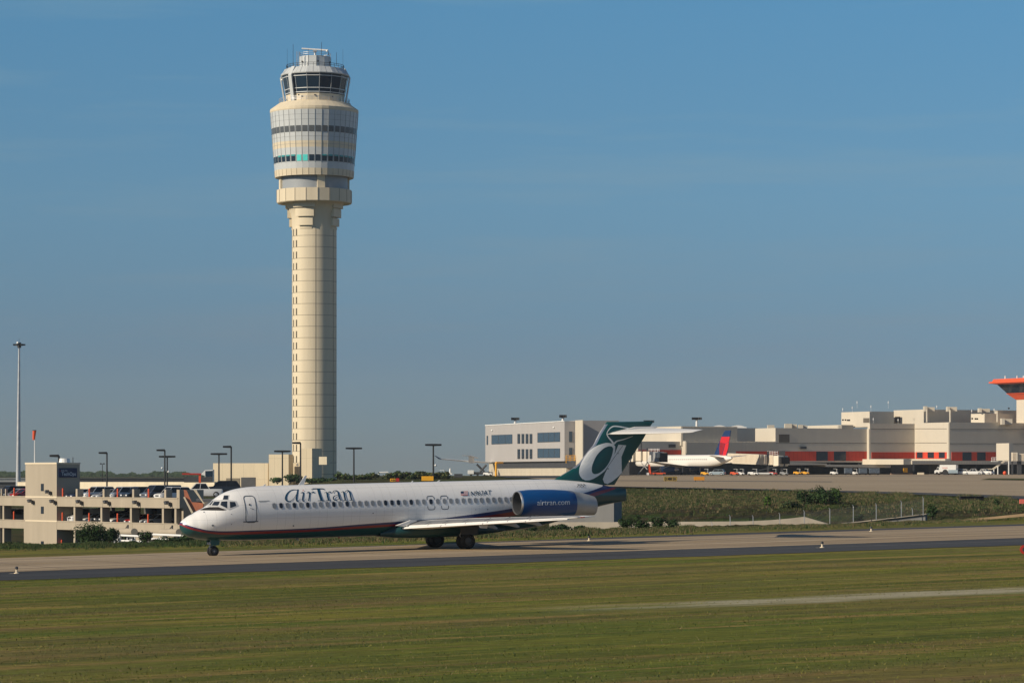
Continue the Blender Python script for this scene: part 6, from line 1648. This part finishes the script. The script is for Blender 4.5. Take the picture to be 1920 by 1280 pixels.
t, iv = jetbridge('plain cream jet bridge with a grey rotunda just behind the green tail', fk, [(1188, 1202, 846, 865.5, 845.5, 865), (1204, 1214, 846, 864, 846, 864), (1214.5, 1227, 846, 864.5, 846, 864.5)], [(1247.5, 1251, 848, 858)], [(1202.5, 828, 864, .22), (1213.8, 840, 866, .22)], [(1234.5, 846.5, 865.5, 1.6)], ribs=False)
m_ = MB(); fbox(m_, fk, 1242, 1252, 848.5, 866, -.3, 2.4); m_.build('bellows', M['black'], t, local=iv)
m_ = MB()
for y in (841.5, 844): m_.cyl(fk.pt(1214, y, 1), fk.pt(1236, y, 1), .06, .06, 4)
for x in (1214, 1221, 1228, 1233, 1236): m_.cyl(fk.pt(x, 847, 1), fk.pt(x, 840, 1), .07, .07, 4)
m_.build('roof_railing', M['white'], t, local=iv)
m_ = MB()
for (x0, y0, x1, y1) in ((1214, 867, 1196, 889), (1203, 868, 1214, 880), (1216, 867, 1218, 889)): m_.cyl(fk.pt(x0, y0, 1), fk.pt(x1, y1, 1), .16, .16, 5)
m_.build('service_stair', M['grey'], t, local=iv)
fr_ = Face((wx(1900, 940), 940), (wx(1950, 940), 940))
jetbridge('cream jet bridge cut by the right edge of the picture', fr_, [(1896, 1905, 848, 864, 848, 864), (1905, 1960, 850, 864, 850, 864)], [], [(1898, 864, 889, .25), (1911, 864, 889, .6)], [])

# ---------------------------------------------------------------- ground vehicles and apron gear
def gm(px, Y, turn=0.0, dz=0.12): return Matrix.Translation(on(px, Y, dz)) @ Matrix.Rotation(R(turn), 4, 'Z')
gpv = 'pickups and cars on the apron'
car('suv', 'bluegrey', 'blue-grey SUV parked under the tail of the gate airliner', gm(1345, 880, -22), gpv)
car('suv', 'white', 'white SUV directly right of the white box truck', gm(1803, 930, -30), gpv)
car('pickup', 'white', 'white pickup in the middle of the row right of the box truck', gm(1826, 925, -22), gpv)
car('pickup', 'white', 'white pickup nearest the outside stair of the terminal', gm(1846, 925, -35), gpv)
def truck(px, Y, lb):
    t = thing('box_truck', lb, 'truck'); t.matrix_world = gm(px, Y, -25)
    m_ = MB(); m_.bx(-1.9, 3.3, -1.15, 1.15, .9, 3.05); m_.build('cargo_box', PC['white'], t, bevel=.06)
    m_ = MB(); m_.ext([(-3.6, -1.0, .45), (-1.95, -1.0, .45), (-1.95, -1.0, 2.3), (-2.7, -1.0, 2.3), (-3.0, -1.0, 1.5), (-3.6, -1.0, 1.3)], (0, 2.0, 0)); c_ = m_.build('cab', PC['white'], t, bevel=.08)
    m_ = MB(); m_.ext([(-2.95, -1.03, 1.5), (-2.2, -1.03, 1.5), (-2.2, -1.03, 2.15), (-2.65, -1.03, 2.15)], (0, 2.06, 0)); m_.build('window', M['car_glass'], c_)
    for x in (-2.75, .2, 2.2):
        for y in (-1.0, 1.0): m_ = MB(); m_.lathe([(.001, -.13), (.42, -.13), (.42, .13), (.001, .13)], 14, (x, y, .42), axis='y'); m_.build('wheel', M['black'], t)
    m_ = MB(); m_.lathe([(.001, -.02), (.9, -.02), (.9, .02), (.001, .02)], 20, (-.1, -1.16, .75), axis='y'); m_.build('wheel_arch', M['black'], t)
    m_ = MB(); m_.bx(-1.0, .6, -1.19, -1.155, 1.9, 2.3); m_.build('faded_lettering_panel', mat('faded_red_print', (.6, .38, .36), .6), t)
    m_ = MB(); m_.bx(.9, 3.9, -1.3, -1.1, .5, 1.5); m_.build('side_locker', PC['bluegrey'], t)
    return t
truck(1775, 930, 'white box truck with a black wheel arch parked before the terminal')
def cage(px, Y, lb, w_=2.4, h_=2.0):
    t = thing('baggage_cart', lb, 'baggage cart', on(px, Y, .1), 0.1, 'covered baggage carts under the canopy')
    m_ = MB(); m_.bx(-w_/2, w_/2, -.8, .8, .35, .5); m_.build('bed', M['dark'], t)
    m_ = MB(); m_.bx(-w_/2, w_/2, -.78, .78, .52, h_); m_.build('container', M['cage'], t, bevel=.08)
    m_ = MB(); m_.bx(-w_/2-.05, w_/2+.05, -.83, .83, h_, h_+.07); m_.build('roof', M['metal'], t)
    for x in (-w_/2+.3, w_/2-.3):
        for y in (-.7, .7): m_ = MB(); m_.lathe([(.001, -.08), (.2, -.08), (.2, .08), (.001, .08)], 10, (x, y, .2), axis='y'); m_.build('wheel', M['black'], t)
M['cage'] = mat('cart_bluegrey_sheet', (.10, .13, .17), .5, var=.35, scale=1.5)
for px, lb, w_ in ((1590.5, 'blue-grey covered baggage cart, leftmost of the three under the canopy', 2.3), (1618, 'blue-grey covered baggage cart in the middle of the three under the canopy', 2.4), (1639, 'blue-grey covered baggage cart, rightmost and largest of the three under the canopy', 3.2)): cage(px, 925, lb, w_)
def tug(px, Y, c_, lb, grp='small baggage tugs on the apron', s=1.0):
    t = thing('baggage_tug', lb, 'tug', on(px, Y, .1), -.35, grp)
    m_ = MB(); m_.ext([(-1.2*s, -.6, .25), (1.2*s, -.6, .25), (1.2*s, -.6, .75), (.2*s, -.6, .8), (.1, -.6, 1.0), (-1.1*s, -.6, .95)], (0, 1.2, 0)); m_.build('body', c_, t, bevel=.05)
    m_ = MB(); m_.bx(.2, .75, -.3, .3, .8, 1.2); m_.build('seat', M['black'], t)
    m_ = MB(); m_.cyl((.9*s, -.5, .75), (.9*s, -.5, 1.8), .05, .05, 5); m_.cyl((.9*s, .5, .75), (.9*s, .5, 1.8), .05, .05, 5); m_.bx(-.1, 1.0*s, -.55, .55, 1.8, 1.86); m_.build('canopy', M['white'], t)
    for x in (-.8*s, .8*s):
        for y in (-.6, .6): m_ = MB(); m_.lathe([(.001, -.1), (.28, -.1), (.28, .1), (.001, .1)], 10, (x, y, .28), axis='y'); m_.build('wheel', M['black'], t)
tug(1388.5, 885, M['white'], 'white baggage tug right of the blue-grey SUV'); tug(1412, 885, M['white'], 'white baggage tug under the middle of the ribbed jet bridge', s=1.3)
tug(1470, 885, M['grey'], 'pale baggage tug below the cab of the ribbed jet bridge'); tug(1564, 930, M['white'], 'white and orange tug left of the covered baggage carts'); tug(1601.5, 930, M['white'], 'white tug between the covered baggage carts')
tug(1322, 885, M['yellow'], 'yellow tug beside the blue-grey SUV'); tug(1495, 935, M['yellow'], 'left one of the two yellow tugs in the dark undercroft'); tug(1510, 935, M['yellow'], 'right one of the two yellow tugs in the dark undercroft'); tug(1377, 885, M['orange'], 'orange tug in the shade of the ribbed jet bridge'); tug(1450, 885, M['red'], 'red loader body under the ribbed jet bridge')
# belt loaders
def beltloader(px, Y, c_, lb, flip=1, L_=6.5, grp='belt loaders at the gate'):
    t = thing('belt_loader', lb, 'belt loader', on(px, Y, .1), 0, grp)
    m_ = MB(); m_.bx(-L_*.45, L_*.3, -.7, .7, .35, .8); m_.build('chassis', c_, t, bevel=.04)
    m_ = MB(); m_.ext([(-flip*L_*.45, -.4, .9), (flip*L_*.55, -.4, 2.7), (flip*L_*.55, -.4, 2.95), (-flip*L_*.45, -.4, 1.15)], (0, .8, 0)); m_.build('belt', M['dark'], t)
    for x in (-L_*.3, L_*.2):
        for y in (-.7, .7): m_ = MB(); m_.lathe([(.001, -.1), (.32, -.1), (.32, .1), (.001, .1)], 10, (x, y, .32), axis='y'); m_.build('wheel', M['black'], t)
    return t
beltloader(1434, 885, M['white'], 'white belt loader with a dark belt rising under the ribbed jet bridge', 1, 8)
t = beltloader(1238, 885, M['orange'], 'orange ground loader with an upright arm behind the green tail', 1, 5)
m_ = MB(); m_.ext([(-3.3, -.2, .3), (-2.6, -.2, .3), (-3.0, -.2, 3.2), (-3.6, -.2, 3.2)], (0, .4, 0)); m_.build('upright_arm', M['orange'], t); m_ = MB(); m_.bx(-4.1, -3.3, -.5, .5, .1, .8); m_.build('counterweight', M['white'], t)
m_ = MB(); m_.bx(-1.0, 1.0, -.35, .35, 0, .7); o = m_.build('concrete_block', M['cream'], None, bevel=.08); o.location = on(1726.5, 925, .1); tag(o, 'beige concrete barrier block left of the box truck', 'barrier')
m_ = MB(); m_.sphere((0, 0, .6), .6, 10); m_.cyl((0, 0, 0), (0, 0, .3), .3, .3, 8); o = m_.build('orange_drum', M['orange'], None, smooth=40); o.location = on(1884, 925, .1); tag(o, 'orange round hose drum below the outside stair', 'drum')

# ---------------------------------------------------------------- behind the car-park: aircraft wing, lifts, signs
j3 = thing('airliner', 'parked airliner showing its long white wing with winglet left of the grey office block', 'airplane', (wx(925, 960), 960, zb2)); iv = Matrix.Translation(-j3.location)
fw = Face((wx(820, 930), 930), (wx(925, 950), 950))
m_ = MB(); A4 = [(827, 861.3), (877, 866), (925, 868.5), (930, 870), (930, 866.5), (877, 863.5), (827, 859.3)]; m_.ext([fw.pt(x, y) for x, y in A4], Vector((1.5, 4.0, 0))); m_.build('wing', M['slat'], j3, local=iv)
m_ = MB(); m_.ext([fw.pt(x, y) for x, y in [(814.5, 854), (816, 854), (825, 859), (828, 861.3), (822, 860)]], (.2, .8, 0)); m_.build('winglet', M['widget_blue'], j3, local=iv)
m_ = MB(); m_.ext([fw.pt(x, y, 1) for x, y in [(878.5, 854.5), (885.5, 854.5), (886.5, 867.5), (878.8, 867.8)]], (.5, 1.2, 0)); m_.build('fin', M['slat'], j3, local=iv)
m_ = MB(); m_.ext([fw.pt(x, y, 1.2) for x, y in [(866, 853.2), (880, 853.4), (895, 857.8), (893, 858.6), (879, 855), (866, 854)]], (.5, 1.0, 0)); m_.build('tailplane', M['slat'], j3, local=iv)
m_ = MB(); m_.lathe([(.2, -8), (1.5, -4), (1.9, 0), (1.9, 18), (1.2, 24), (.2, 27)], 20, (0, 0, 0), axis='x'); 
mj3 = Matrix.Translation(Vector((3.0, 14, 3.6))) @ Matrix.Rotation(R(62), 4, 'Z'); m_.v = [tuple(mj3 @ Vector(v)) for v in m_.v]; m_.build('fuselage', M['white'], j3, smooth=40)
sc = thing('scissor_lift', 'dark scissor lift truck working under the long white wing', 'lift truck', on(903, 930, .1)); iv = Matrix.Translation(-sc.location)
for (x0, y0, x1, y1) in ((894, 870, 908, 884), (912, 871, 900, 884)): m_ = MB(); m_.cyl(at(x0, y0, 928), at(x1, y1, 928), .35, .35, 6); m_.build('scissor_arm', M['dark'], sc, local=iv)
m_ = MB(); p = on(903, 930, .1); m_.bx(p.x-3.6, p.x+3.4, 927.5, 930, p.z+.4, p.z+1.2); m_.build('chassis', M['dark'], sc, local=iv)
m_ = MB(); m_.bx(p.x-4.2, p.x-2.3, 927.2, 930.2, p.z+.5, p.z+1.7); m_.build('cab', M['white'], sc, local=iv, bevel=.1)
for dx in (-3.2, -1.2, 1.6, 3.0): m_ = MB(); m_.lathe([(.001, -.15), (.4, -.15), (.4, .15), (.001, .15)], 12, (p.x+dx, 927.6, p.z+.4), axis='y'); m_.build('wheel', M['black'], sc, local=iv)
tug(915, 925, M['white'], 'white tug beside the yellow standing pipe', s=1.2); tug(826, 930, M['white'], 'small white tug on the skyline right of the yellow sign', s=1.4)
m_ = MB(); m_.lathe([(.001, 0), (.28, 0), (.3, 1.0), (.1, 1.6), (.001, 1.6)], 10); m_.bx(-3.5, .6, -.5, .5, -.3, .1); o = m_.build('air_start_unit', M['white'], None, smooth=40); o.location = on(844, 925, .9); tag(o, 'white upright nozzle unit on the skyline left of the long wing', 'ground unit')
m_ = MB(); m_.bx(-1.1, 1.1, -.4, .4, 0, .9); o = m_.build('equipment_box', M['dark'], None, bevel=.03); o.location = on(859.5, 800, .02); tag(o, 'small black equipment box on the grass right of the yellow sign', 'box')
t = thing('goal_frame', 'white low frame standing on the grass crest right of the control tower', 'frame', at(719, 889, 760)); m_ = MB(); k = 760/F; m_.cyl((-9.5*k, 0, 0), (-8.6*k, 0, 3.5*k), .14, .14, 6); m_.cyl((9.5*k, 0, .5*k), (8.8*k, 0, 4*k), .14, .14, 6); m_.build('legs', M['white'], t); m_ = MB(); m_.cyl((-8.8*k, 0, 3.6*k), (8.9*k, 0, 4.1*k), .16, .16, 6); m_.build('bar', M['white'], t)
m_ = MB(); k = 900/F; m_.bx(-10.5*k, 10.5*k, -2, 2, -1, 2.4*k); o = m_.build('flat_shed', M['dark'], None); o.location = at(815, 890, 900); tag(o, 'long flat dark roof on the skyline above the yellow sign', 'shed')
def sign(px0, px1, py0, py1, Y, mt, lb, legs=True, text=None, tm=None, bold=.02, name='taxiway_sign', grp=None):
    b_ = at((px0+px1)/2, py1, Y); t = thing(name, lb, 'sign', b_, group=grp); k = Y/F; w_ = (px1-px0)*k/2; h = (py1-py0)*k
    m_ = MB(); m_.bx(-w_, w_, -.12, .12, 0, h); bo = m_.build('panel', mt, t, bevel=.03)
    m_ = MB()
    for x in (-w_*.7, w_*.7): l = MB(); l.cyl((x, 0, -.6), (x, 0, .02), .06, .06, 6); l.build('leg', M['dark_metal'], t)
    if text:
        V, T = text_polys(text, bold); mx = max(v.x for v in V); mn = min(v.x for v in V); my = max(v.y for v in V); mny = min(v.y for v in V)
        W = [(((v.x-mn)/(mx-mn)-.5)*w_*1.7, -.135, h*.16+(v.y-mny)/(my-mny)*h*.68) for v in V]
        me = bpy.data.meshes.new('lettering'); me.from_pydata(W, [], T); me.materials.append(tm or M['black']); o = bpy.data.objects.new('lettering', me); col.objects.link(o); o.parent = bo
    return t
M['sign_dark_yellow'] = mat('weathered_yellow', (.30, .21, .05), .6, var=.2, scale=2); M['sign_orange'] = mat('blank_orange_panel', (.62, .26, .02), .6, var=.1); M['sign_red'] = mat('blank_red_panel', (.75, .16, .12), .6, var=.1)
sign(790.5, 813, 892.3, 901, 470, M['yellow'], 'wide blank yellow sign panel beside the double-headed lamp post')
sign(731.5, 741.5, 896.8, 902.5, 470, M['yellow'], 'small yellow sign with black characters above the fuselage', text='AB', bold=.02)
m_ = MB(); m_.bx(-.25, .25, -.08, .08, 0, .5); o = m_.build('sign_panel', M['red'], None); o.location = at(745.5, 902.2, 471); tag(o, 'tiny dark red panel at the right of the small yellow sign', 'sign')
sign(1244.5, 1269.5, 893, 901.5, 590, M['sign_dark_yellow'], 'dull yellow lettered sign on the apron behind the tailplane', text='D MM SA', bold=.04)
sign(1301, 1321, 893.3, 900, 590, M['sign_orange'], 'blank orange sign panel on the apron')
sign(1911.5, 1922, 935.5, 944, 318, M['sign_red'], 'small blank red sign on a leg at the right edge')
t = thing('grille_box', 'wide black slatted box at the top of the embankment on the right', 'box', at(1821.5, 941, 337)); k = 337/F
m_ = MB(); m_.bx(-22*k, 22*k, -.4, .4, .0, 10.5*k); m_.build('body', M['black'], t)
m_ = MB()
for i in range(12): m_.bx(-21*k+i*3.6*k, -21*k+i*3.6*k+.08, -.46, -.4, .1, 9.5*k)
m_.bx(-22.2*k, 22.2*k, -.5, .5, 10.5*k, 11.3*k); m_.build('slats', M['dark_metal'], t)
M['chan0'] = mat('pad_concrete', (0.24, 0.21, 0.17), .9)
# low blue/white edge lights
def edge_light(px, py, Y, lb, h=.42, c_='white'):
    t = thing('edge_light', lb, 'edge light', at(px, py, Y), group='edge lights along the taxiway')
    m_ = MB(); m_.lathe([(.16, 0), (.15, .05), (.06, .08), (.055, h*.6), (.001, h*.6)], 12); m_.build('stem', M['cream'], t, smooth=40)
    m_ = MB(); m_.lathe([(.07, h*.6), (.1, h*.66), (.095, h*.9), (.05, h), (.001, h)], 12); m_.build('lens', M['dark'], t, smooth=40)
    if c_ == 'base': m_ = MB(); m_.bx(-.4, .4, -.4, .4, -.05, .02); m_.build('concrete_pad', M['chan0'], t)
edge_light(31, 1075, gy(31, 1075), 'edge light at the lower left on the asphalt shoulder', .43, 'base'); edge_light(1541.5, 1026.5, gy(1541.5, 1026.5), 'edge light on the near shoulder in the right half', .43, 'base')
edge_light(1104.5, 1014, gy(1104.5, 1014), 'edge light on the far side under the tail of the airliner', .4); edge_light(1633.5, 996.5, gy(1633.5, 996.5), 'edge light on the far side of the taxiway, right half', .42)
edge_light(1647, 929, 357, 'edge light at the apron edge above the embankment', .45)
t = thing('round_marker', 'red and black round marker at the right edge beside the taxiway', 'marker', at(1921, 1040, gy(1921, 1040))); m_ = MB(); m_.lathe([(.001, -.04), (.28, -.04), (.28, .04), (.001, .04)], 20, (0, 0, .33), axis='y'); m_.build('disc', M['red'], t); m_ = MB(); m_.lathe([(.001, -.05), (.14, -.05), (.14, .05), (.001, .05)], 16, (0, 0, .33), axis='y'); m_.build('centre', M['dark'], t)

# ---------------------------------------------------------------- concrete channel walls, pier, fence
M['chan'] = mat('channel_concrete', (0.42, 0.37, 0.30), .9, var=.12, scale=.6, streak=(1, 1, .3)); M['pier'] = mat('grey_concrete', (0.20, 0.20, 0.20), .9, var=.12, scale=.6, streak=(1, 1, .2))
def cwall(name, lb, P, Y0, Y1, mt, dep=.5, cat='retaining wall'):
    xs_ = [p[0] for p in P]; a, b_ = min(xs_), max(xs_)
    f = Face((wx(a, Y0), Y0), (wx(b_, Y1), Y1)); m_ = MB(); m_.ext([f.pt(x, y) for x, y in P], -f.n*dep); o = m_.build(name, mt, None); return tag(o, lb, cat)
cwall('retaining_wall', 'long pale concrete channel wall at the foot of the grassy embankment', [(1030, 978.5), (1180, 978.2), (1395, 977), (1440, 974.8), (1480, 971.5), (1507, 968.2), (1558, 983.2), (1558, 1004), (1030, 1004)], 282, 276, M['chan'])
cwall('wing_wall', 'thin grey concrete wing wall climbing right under the fence', [(1556, 983.4), (1645, 974), (1735, 963.2), (1735, 990), (1556, 996)], 276, 272, M['pier'])
cwall('wall_coping', 'pale sloping coping along the top of the grey wing wall', [(1556, 982.6), (1645, 973), (1737, 962.2), (1737, 963.8), (1645, 974.8), (1556, 984)], 275.7, 271.7, M['chan'], .9, 'coping')
cwall('concrete_pier', 'plain grey concrete pier standing below the airliner tail cone', [(1040, 940), (1151, 940), (1151, 990), (1040, 990)], 292, 290, M['pier'], 2.5, 'pier')
# rail pipe by the pier
m_ = MB(); Yf = 283
fen = thing('chain_link_fence', 'galvanised chain-link fence with bent-top posts along the concrete channel', 'fence', on(1369, 274)); iv = Matrix.Translation(-fen.location)
posts = [(1335, 979, 992, 275), (1369, 966, 992, 275), (1412, 966.5, 991, 275), (1462, 962, 991, 275), (1508, 957, 990, 275), (1556, 952.5, 989, 274), (1600, 947, 977, 273), (1643, 944, 973, 272), (1690, 939, 968, 271), (1731, 932, 964, 270), (1711, 953, 965, 275)]
for (x, y0, y1, Y) in posts:
    m_ = MB(); m_.cyl(at(x, y1+2, Y), at(x, y0+1.5, Y), .035, .035, 6); m_.cyl(at(x, y0+1.5, Y), at(x-1.8, y0-1.2, Y), .03, .03, 5); m_.build('post', M['metal'], fen, local=iv)
for i in range(1, 9):
    a, b_ = posts[i], posts[i+1]
    m_ = MB()
    for q in (0, .06, .12, .18, 1.0):
        ya = a[1]+(a[2]-a[1])*q; yb = b_[1]+(b_[2]-b_[1])*q; m_.cyl(at(a[0], ya, a[3]), at(b_[0], yb, b_[3]), .012, .012, 3)
    m_.build('wires', M['dark_metal'], fen, local=iv)
mf, nf, bf = new_mat('chain_link'); trn = nf.nodes.new('ShaderNodeBsdfTransparent'); mx_ = nf.nodes.new('ShaderNodeMixShader'); mx_.inputs[0].default_value = .10
bf.inputs['Base Color'].default_value = (.12, .13, .13, 1); nf.links.new(trn.outputs[0], mx_.inputs[1]); nf.links.new(bf.outputs[0], mx_.inputs[2]); nf.links.new(mx_.outputs[0], nf.nodes['Material Output'].inputs[0])
m_ = MB()
for i in range(1, 9):
    a, b_ = posts[i], posts[i+1]; m_.poly([at(a[0], a[2], a[3]), at(b_[0], b_[2], b_[3]), at(b_[0], b_[1]+2, b_[3]), at(a[0], a[1]+2, a[3])])
m_.build('mesh', mf, fen, local=iv)
cwall('dirt_bank', 'tan bare dirt edge at the foot of the embankment on the far right', [(1640, 985.5), (1740, 979), (1810, 973.5), (1920, 962.2), (2000, 956), (2000, 962), (1920, 967.5), (1810, 977), (1740, 982), (1640, 988)], 266, 262, mat('bare_dirt', (.34, .24, .14), .95, var=.15, scale=1), .6, 'dirt bank')
# cream boundary wall and far left buildings
cwall('boundary_wall', 'low long cream wall stretching between the stair tower and the tower building', [(30, 903.2), (402, 903), (402, 925), (30, 925)], 700, 630, M['tcream'], .6, 'wall')
m_ = MB(); k = 780/F
for (x0, x1, y0, y1, mt, lb) in ((-120, 60, 905, 925, 'dark', 'dark flat building low behind the left end of the deck'), (-120, 52, 897.5, 905, 'grey', 'pale grey flat-roofed hall beyond the left end of the deck'), (140, 402, 897.5, 903.5, 'dark', 'dark low roofline just above the cream boundary wall')):
    Y = 760 if y0 > 900 else 900; m_ = MB(); p = at(x0, y1, Y); q = at(x1, y0, Y); m_.bx(0, q.x-p.x, 0, 25, 0, q.z-p.z); m_.bx(-.3, q.x-p.x+.3, -.3, 25.3, q.z-p.z, q.z-p.z+.25)
    o = m_.build('flat_building', M[mt], None); o.location = p; tag(o, lb, 'building')
# ---------------------------------------------------------------- planting
LD, LM, LB = M['leaf_dark'], M['leaf'], M['leaf_bright']
gb = 'bushes along the edge of the grass'
bush('round_bush', 'big dark round bush in front of the parking deck', 'bush', 170, 262, 3.7, 2.1, [LD, LD, LM], 5200, .085, 5, None, True, 1024.5, 14)
bush('round_bush', 'ragged smaller bush leaning against the right side of the big round bush', 'bush', 207, 265, 1.9, 1.85, [LD, LM], 1700, .08, 6, None, True, 1023)
bs = [(28, 1024, 255, 2.4, .55, 'low brown-green bush under the left bays of the deck', [LD, M['weed']]), (272, 1021, 262, 1.5, 1.25, 'leafy bush before the dark doorway of the deck', [LD, LM]), (250, 1022, 262, 1.7, .45, 'low dark bush under the left white pipe rack', [LD, LM]), (292, 1020, 262, 2.2, .55, 'dark bush between the two white pipe racks', [LD, LM]),
      (322, 1018, 262, 2.4, .6, 'dark bush below the second tank beside the nose', [LD, LM]), (356, 1017, 262, 2.4, .85, 'low bush directly beneath the nose cone', [LD, LM]), (388, 1015, 262, 1.8, .6, 'low bush behind the nose wheel', [LD, M['weed']])]
for (px, py, Y, w_, h, lb, ms) in bs: bush('low_bush', lb, 'bush', px, Y, w_, h, ms, int(700*w_*h**.5/1.5), .08, px, gb, True, py)
br = [(1172, 993, 268, 1.6, 1.1, 'dark bush at the left end of the pale channel wall'), (1200, 992.5, 268, 2.0, 1.4, 'dark spreading bush second from the left on the channel wall'), (1232, 992, 268, 2.0, 1.3, 'dark spreading bush in the middle of the channel wall clump'), (1258, 991.5, 268, 1.6, 1.0, 'dark bush at the right end of the channel wall clump'),
      (1088, 996, 266, 1.8, .6, 'low bush on the channel wall just left of the concrete pier'), (1050, 999, 262, 2.2, .8, 'low bush under the wing tip'), (990, 1003, 260, 2.6, .8, 'low bush behind the wing')]
for (px, py, Y, w_, h, lb) in br: bush('dark_bush', lb, 'bush', px, Y, w_, h, [LD, LD, LM], int(1000*w_/1.8), .085, px, gb, True, py)
bt = [(1512, 952, 330, 2.2, 2.2, 'dark bush at the left of the tall clump on the embankment', [LD, LM]), (1530, 950, 332, 2.6, 2.6, 'tallest dark bush of the clump reaching above the apron edge', [LD, LD, LM]), (1552, 955, 328, 3.0, 2.4, 'broad dark bush in the middle of the clump behind the fence', [LD, LM]),
      (1570, 950, 330, 1.5, 2.3, 'bright green sapling right of the dark bush clump', [LB, LM]), (1502, 938, 338, 1.4, 1.1, 'small bush on the crest left of the bush clump', [LD, LM]), (1440, 950, 325, 1.1, 1.2, 'bright green weed bush halfway up the embankment', [LB, LM]), (1482, 955, 322, 3.0, 1.2, 'low dark bush behind the peak of the pale wall', [LD, M['weed']]), (1868, 952, 322, 1.1, 1.0, 'small dark bush near the red sign', [LD, LM]), (1590, 962, 318, 2.4, 1.0, 'low bush right of the clump behind the fence', [LD, M['weed']]), (1748, 968, 290, 1.2, 1.2, 'dark bush at the right end of the wing wall', [LD, LM]), (1608, 975, 285, 1.2, .6, 'small bush growing over the wing wall', [LD])]
for (px, py, Y, w_, h, lb, ms) in bt: bush('embankment_bush', lb, 'bush', px, Y, w_, h, ms, int(900*max(w_, 1.2)/2), .11, px, 'bushes on the embankment', True, py)
WM = [M['weed'], M['leaf'], M['straw']]
fcr = lambda px: gy(px, float(np.interp(px, COLS, [crest[c] for c in COLS])))-2
weeds('tall_weeds', -60, 420, lambda px: fcr(px)-1, 9000, .08, .26, [M['weed'], M['leaf'], M['leaf_dark']], 2, wid=.035, spread=4)
weeds('verge_weeds', 420, 1300, lambda px: fcr(px)-2, 16000, .08, .34, WM, 3, wid=.035, spread=5)
weeds('channel_weeds', 1300, 1980, lambda px: fcr(px)-1, 9000, .06, .24, WM, 4, wid=.03, spread=3)
weeds('embankment_weeds', 1140, 1980, lambda px: 335+(1920-px)*.03, 22000, .08, .32, [M['weed'], M['leaf'], M['straw'], M['weed']], 5, wid=.05, spread=15)
# shrubs on the mound right of the tower
rnd = random.Random(9)
for i in range(16):
    px = 640+i*13+rnd.uniform(-5, 5); h = rnd.uniform(1.0, 2.2)
    if 700 < px < 735: continue
    where = 'right of the tower foot' if px < 700 else 'on the mound near the small yellow sign' if px < 770 else 'on the mound near the wide yellow sign'
    bush('mound_shrub', 'hazy olive shrub on the skyline %s, number along the row unclear' % where if False else 'hazy olive shrub on the skyline '+where, 'shrub', px, 640, rnd.uniform(3.5, 5.5), h, [M['weed'], M['leaf']], 420, .28, i, 'skyline shrubs '+where)
for (px, py, w_, h) in ((520, 905, 3.5, 2.2), (545, 903, 4, 2.8), (556, 904, 4, 3.4), (585, 905, 4, 2.0), (603, 905, 4.5, 2.0), (622, 904, 4, 1.8)):
    h = h*.6
    bush('foot_shrub', 'green shrub at the foot of the control tower and its annex', 'shrub', px, 700, w_, h, [LD, LM], 420, .3, int(px), 'shrubs at the tower foot', True, py)
# far tree line
mb = MB(); mb.fixn = False; rnd = random.Random(12)
for i in range(5200):
    px = rnd.uniform(-200, 640); hmax = 5.5+2.2*math.sin(px*.045)+1.6*math.sin(px*.13+1)+1.1*math.sin(px*.31)
    Y = 2300+rnd.uniform(-60, 60); p = at(px, 893, Y); s_ = rnd.uniform(.5, 1.4); q = p+Vector((0, 0, rnd.random()**.7*hmax*.42)); t_ = rnd.uniform(0, 3.14)
    a = Vector((math.cos(t_), .3, math.sin(t_)))*s_; b_ = Vector((-math.sin(t_), .3, math.cos(t_)))*s_; mb.add([q-a, q-b_, q+a, q+b_], [[0, 1, 2, 3]])
tag(mb.build('far_wood', M['leaf_dark']), None, None, kind='stuff')

# rough tufts standing out of the mown grass
rnd = random.Random(21); mb = MB(); mb.fixn = False
for i in range(40000):
    px = rnd.uniform(-40, 1960); Y = 84+96*rnd.random()**1.2; X = wx(px, Y); n_ = -X*gs+Y*gc; s_ = X*gc+Y*gs
    if n_ > 162: continue
    clump = math.sin(n_*.9+math.sin(s_*.05)*2)+math.sin(n_*.31+s_*.02)
    if clump < rnd.uniform(-2.2, 1.6): continue
    h = rnd.uniform(.02, .075); a = rnd.uniform(0, 3.14); w_ = .012+rnd.random()*.018; b_ = Vector(gp(X, Y, 0)); l_ = Vector((rnd.uniform(-.06, .06), rnd.uniform(-.06, .06), h))
    mb.add([b_-Vector((math.cos(a)*w_, math.sin(a)*w_, .01)), b_+Vector((math.cos(a)*w_, math.sin(a)*w_, -.01)), b_+l_], [[0, 1, 2]], rnd.choice((0, 0, 1, 1, 2, 3)))
tag(mb.build('grass_tufts', [foliage('tuft_green', (.08, .10, .018), (.17, .18, .03), .4), foliage('tuft_olive', (.10, .10, .025), (.20, .18, .04), .4), M['straw'], M['leaf']]), None, None, kind='stuff')
# ---------------------------------------------------------------- the air
mh = bpy.data.materials.new('haze_air'); mh.use_nodes = True; nh = mh.node_tree; nh.nodes.clear()
vo = nh.nodes.new('ShaderNodeVolumePrincipled'); vo.inputs['Density'].default_value = 0.00005; vo.inputs['Color'].default_value = (.80, .90, 1.0, 1); vo.inputs['Anisotropy'].default_value = 0.0
oh = nh.nodes.new('ShaderNodeOutputMaterial'); nh.links.new(vo.outputs[0], oh.inputs['Volume'])
mb = MB(); mb.bx(-3500, 3500, -260, 4200, -14, 135); tag(mb.build('haze', mh), None, None, kind='stuff')
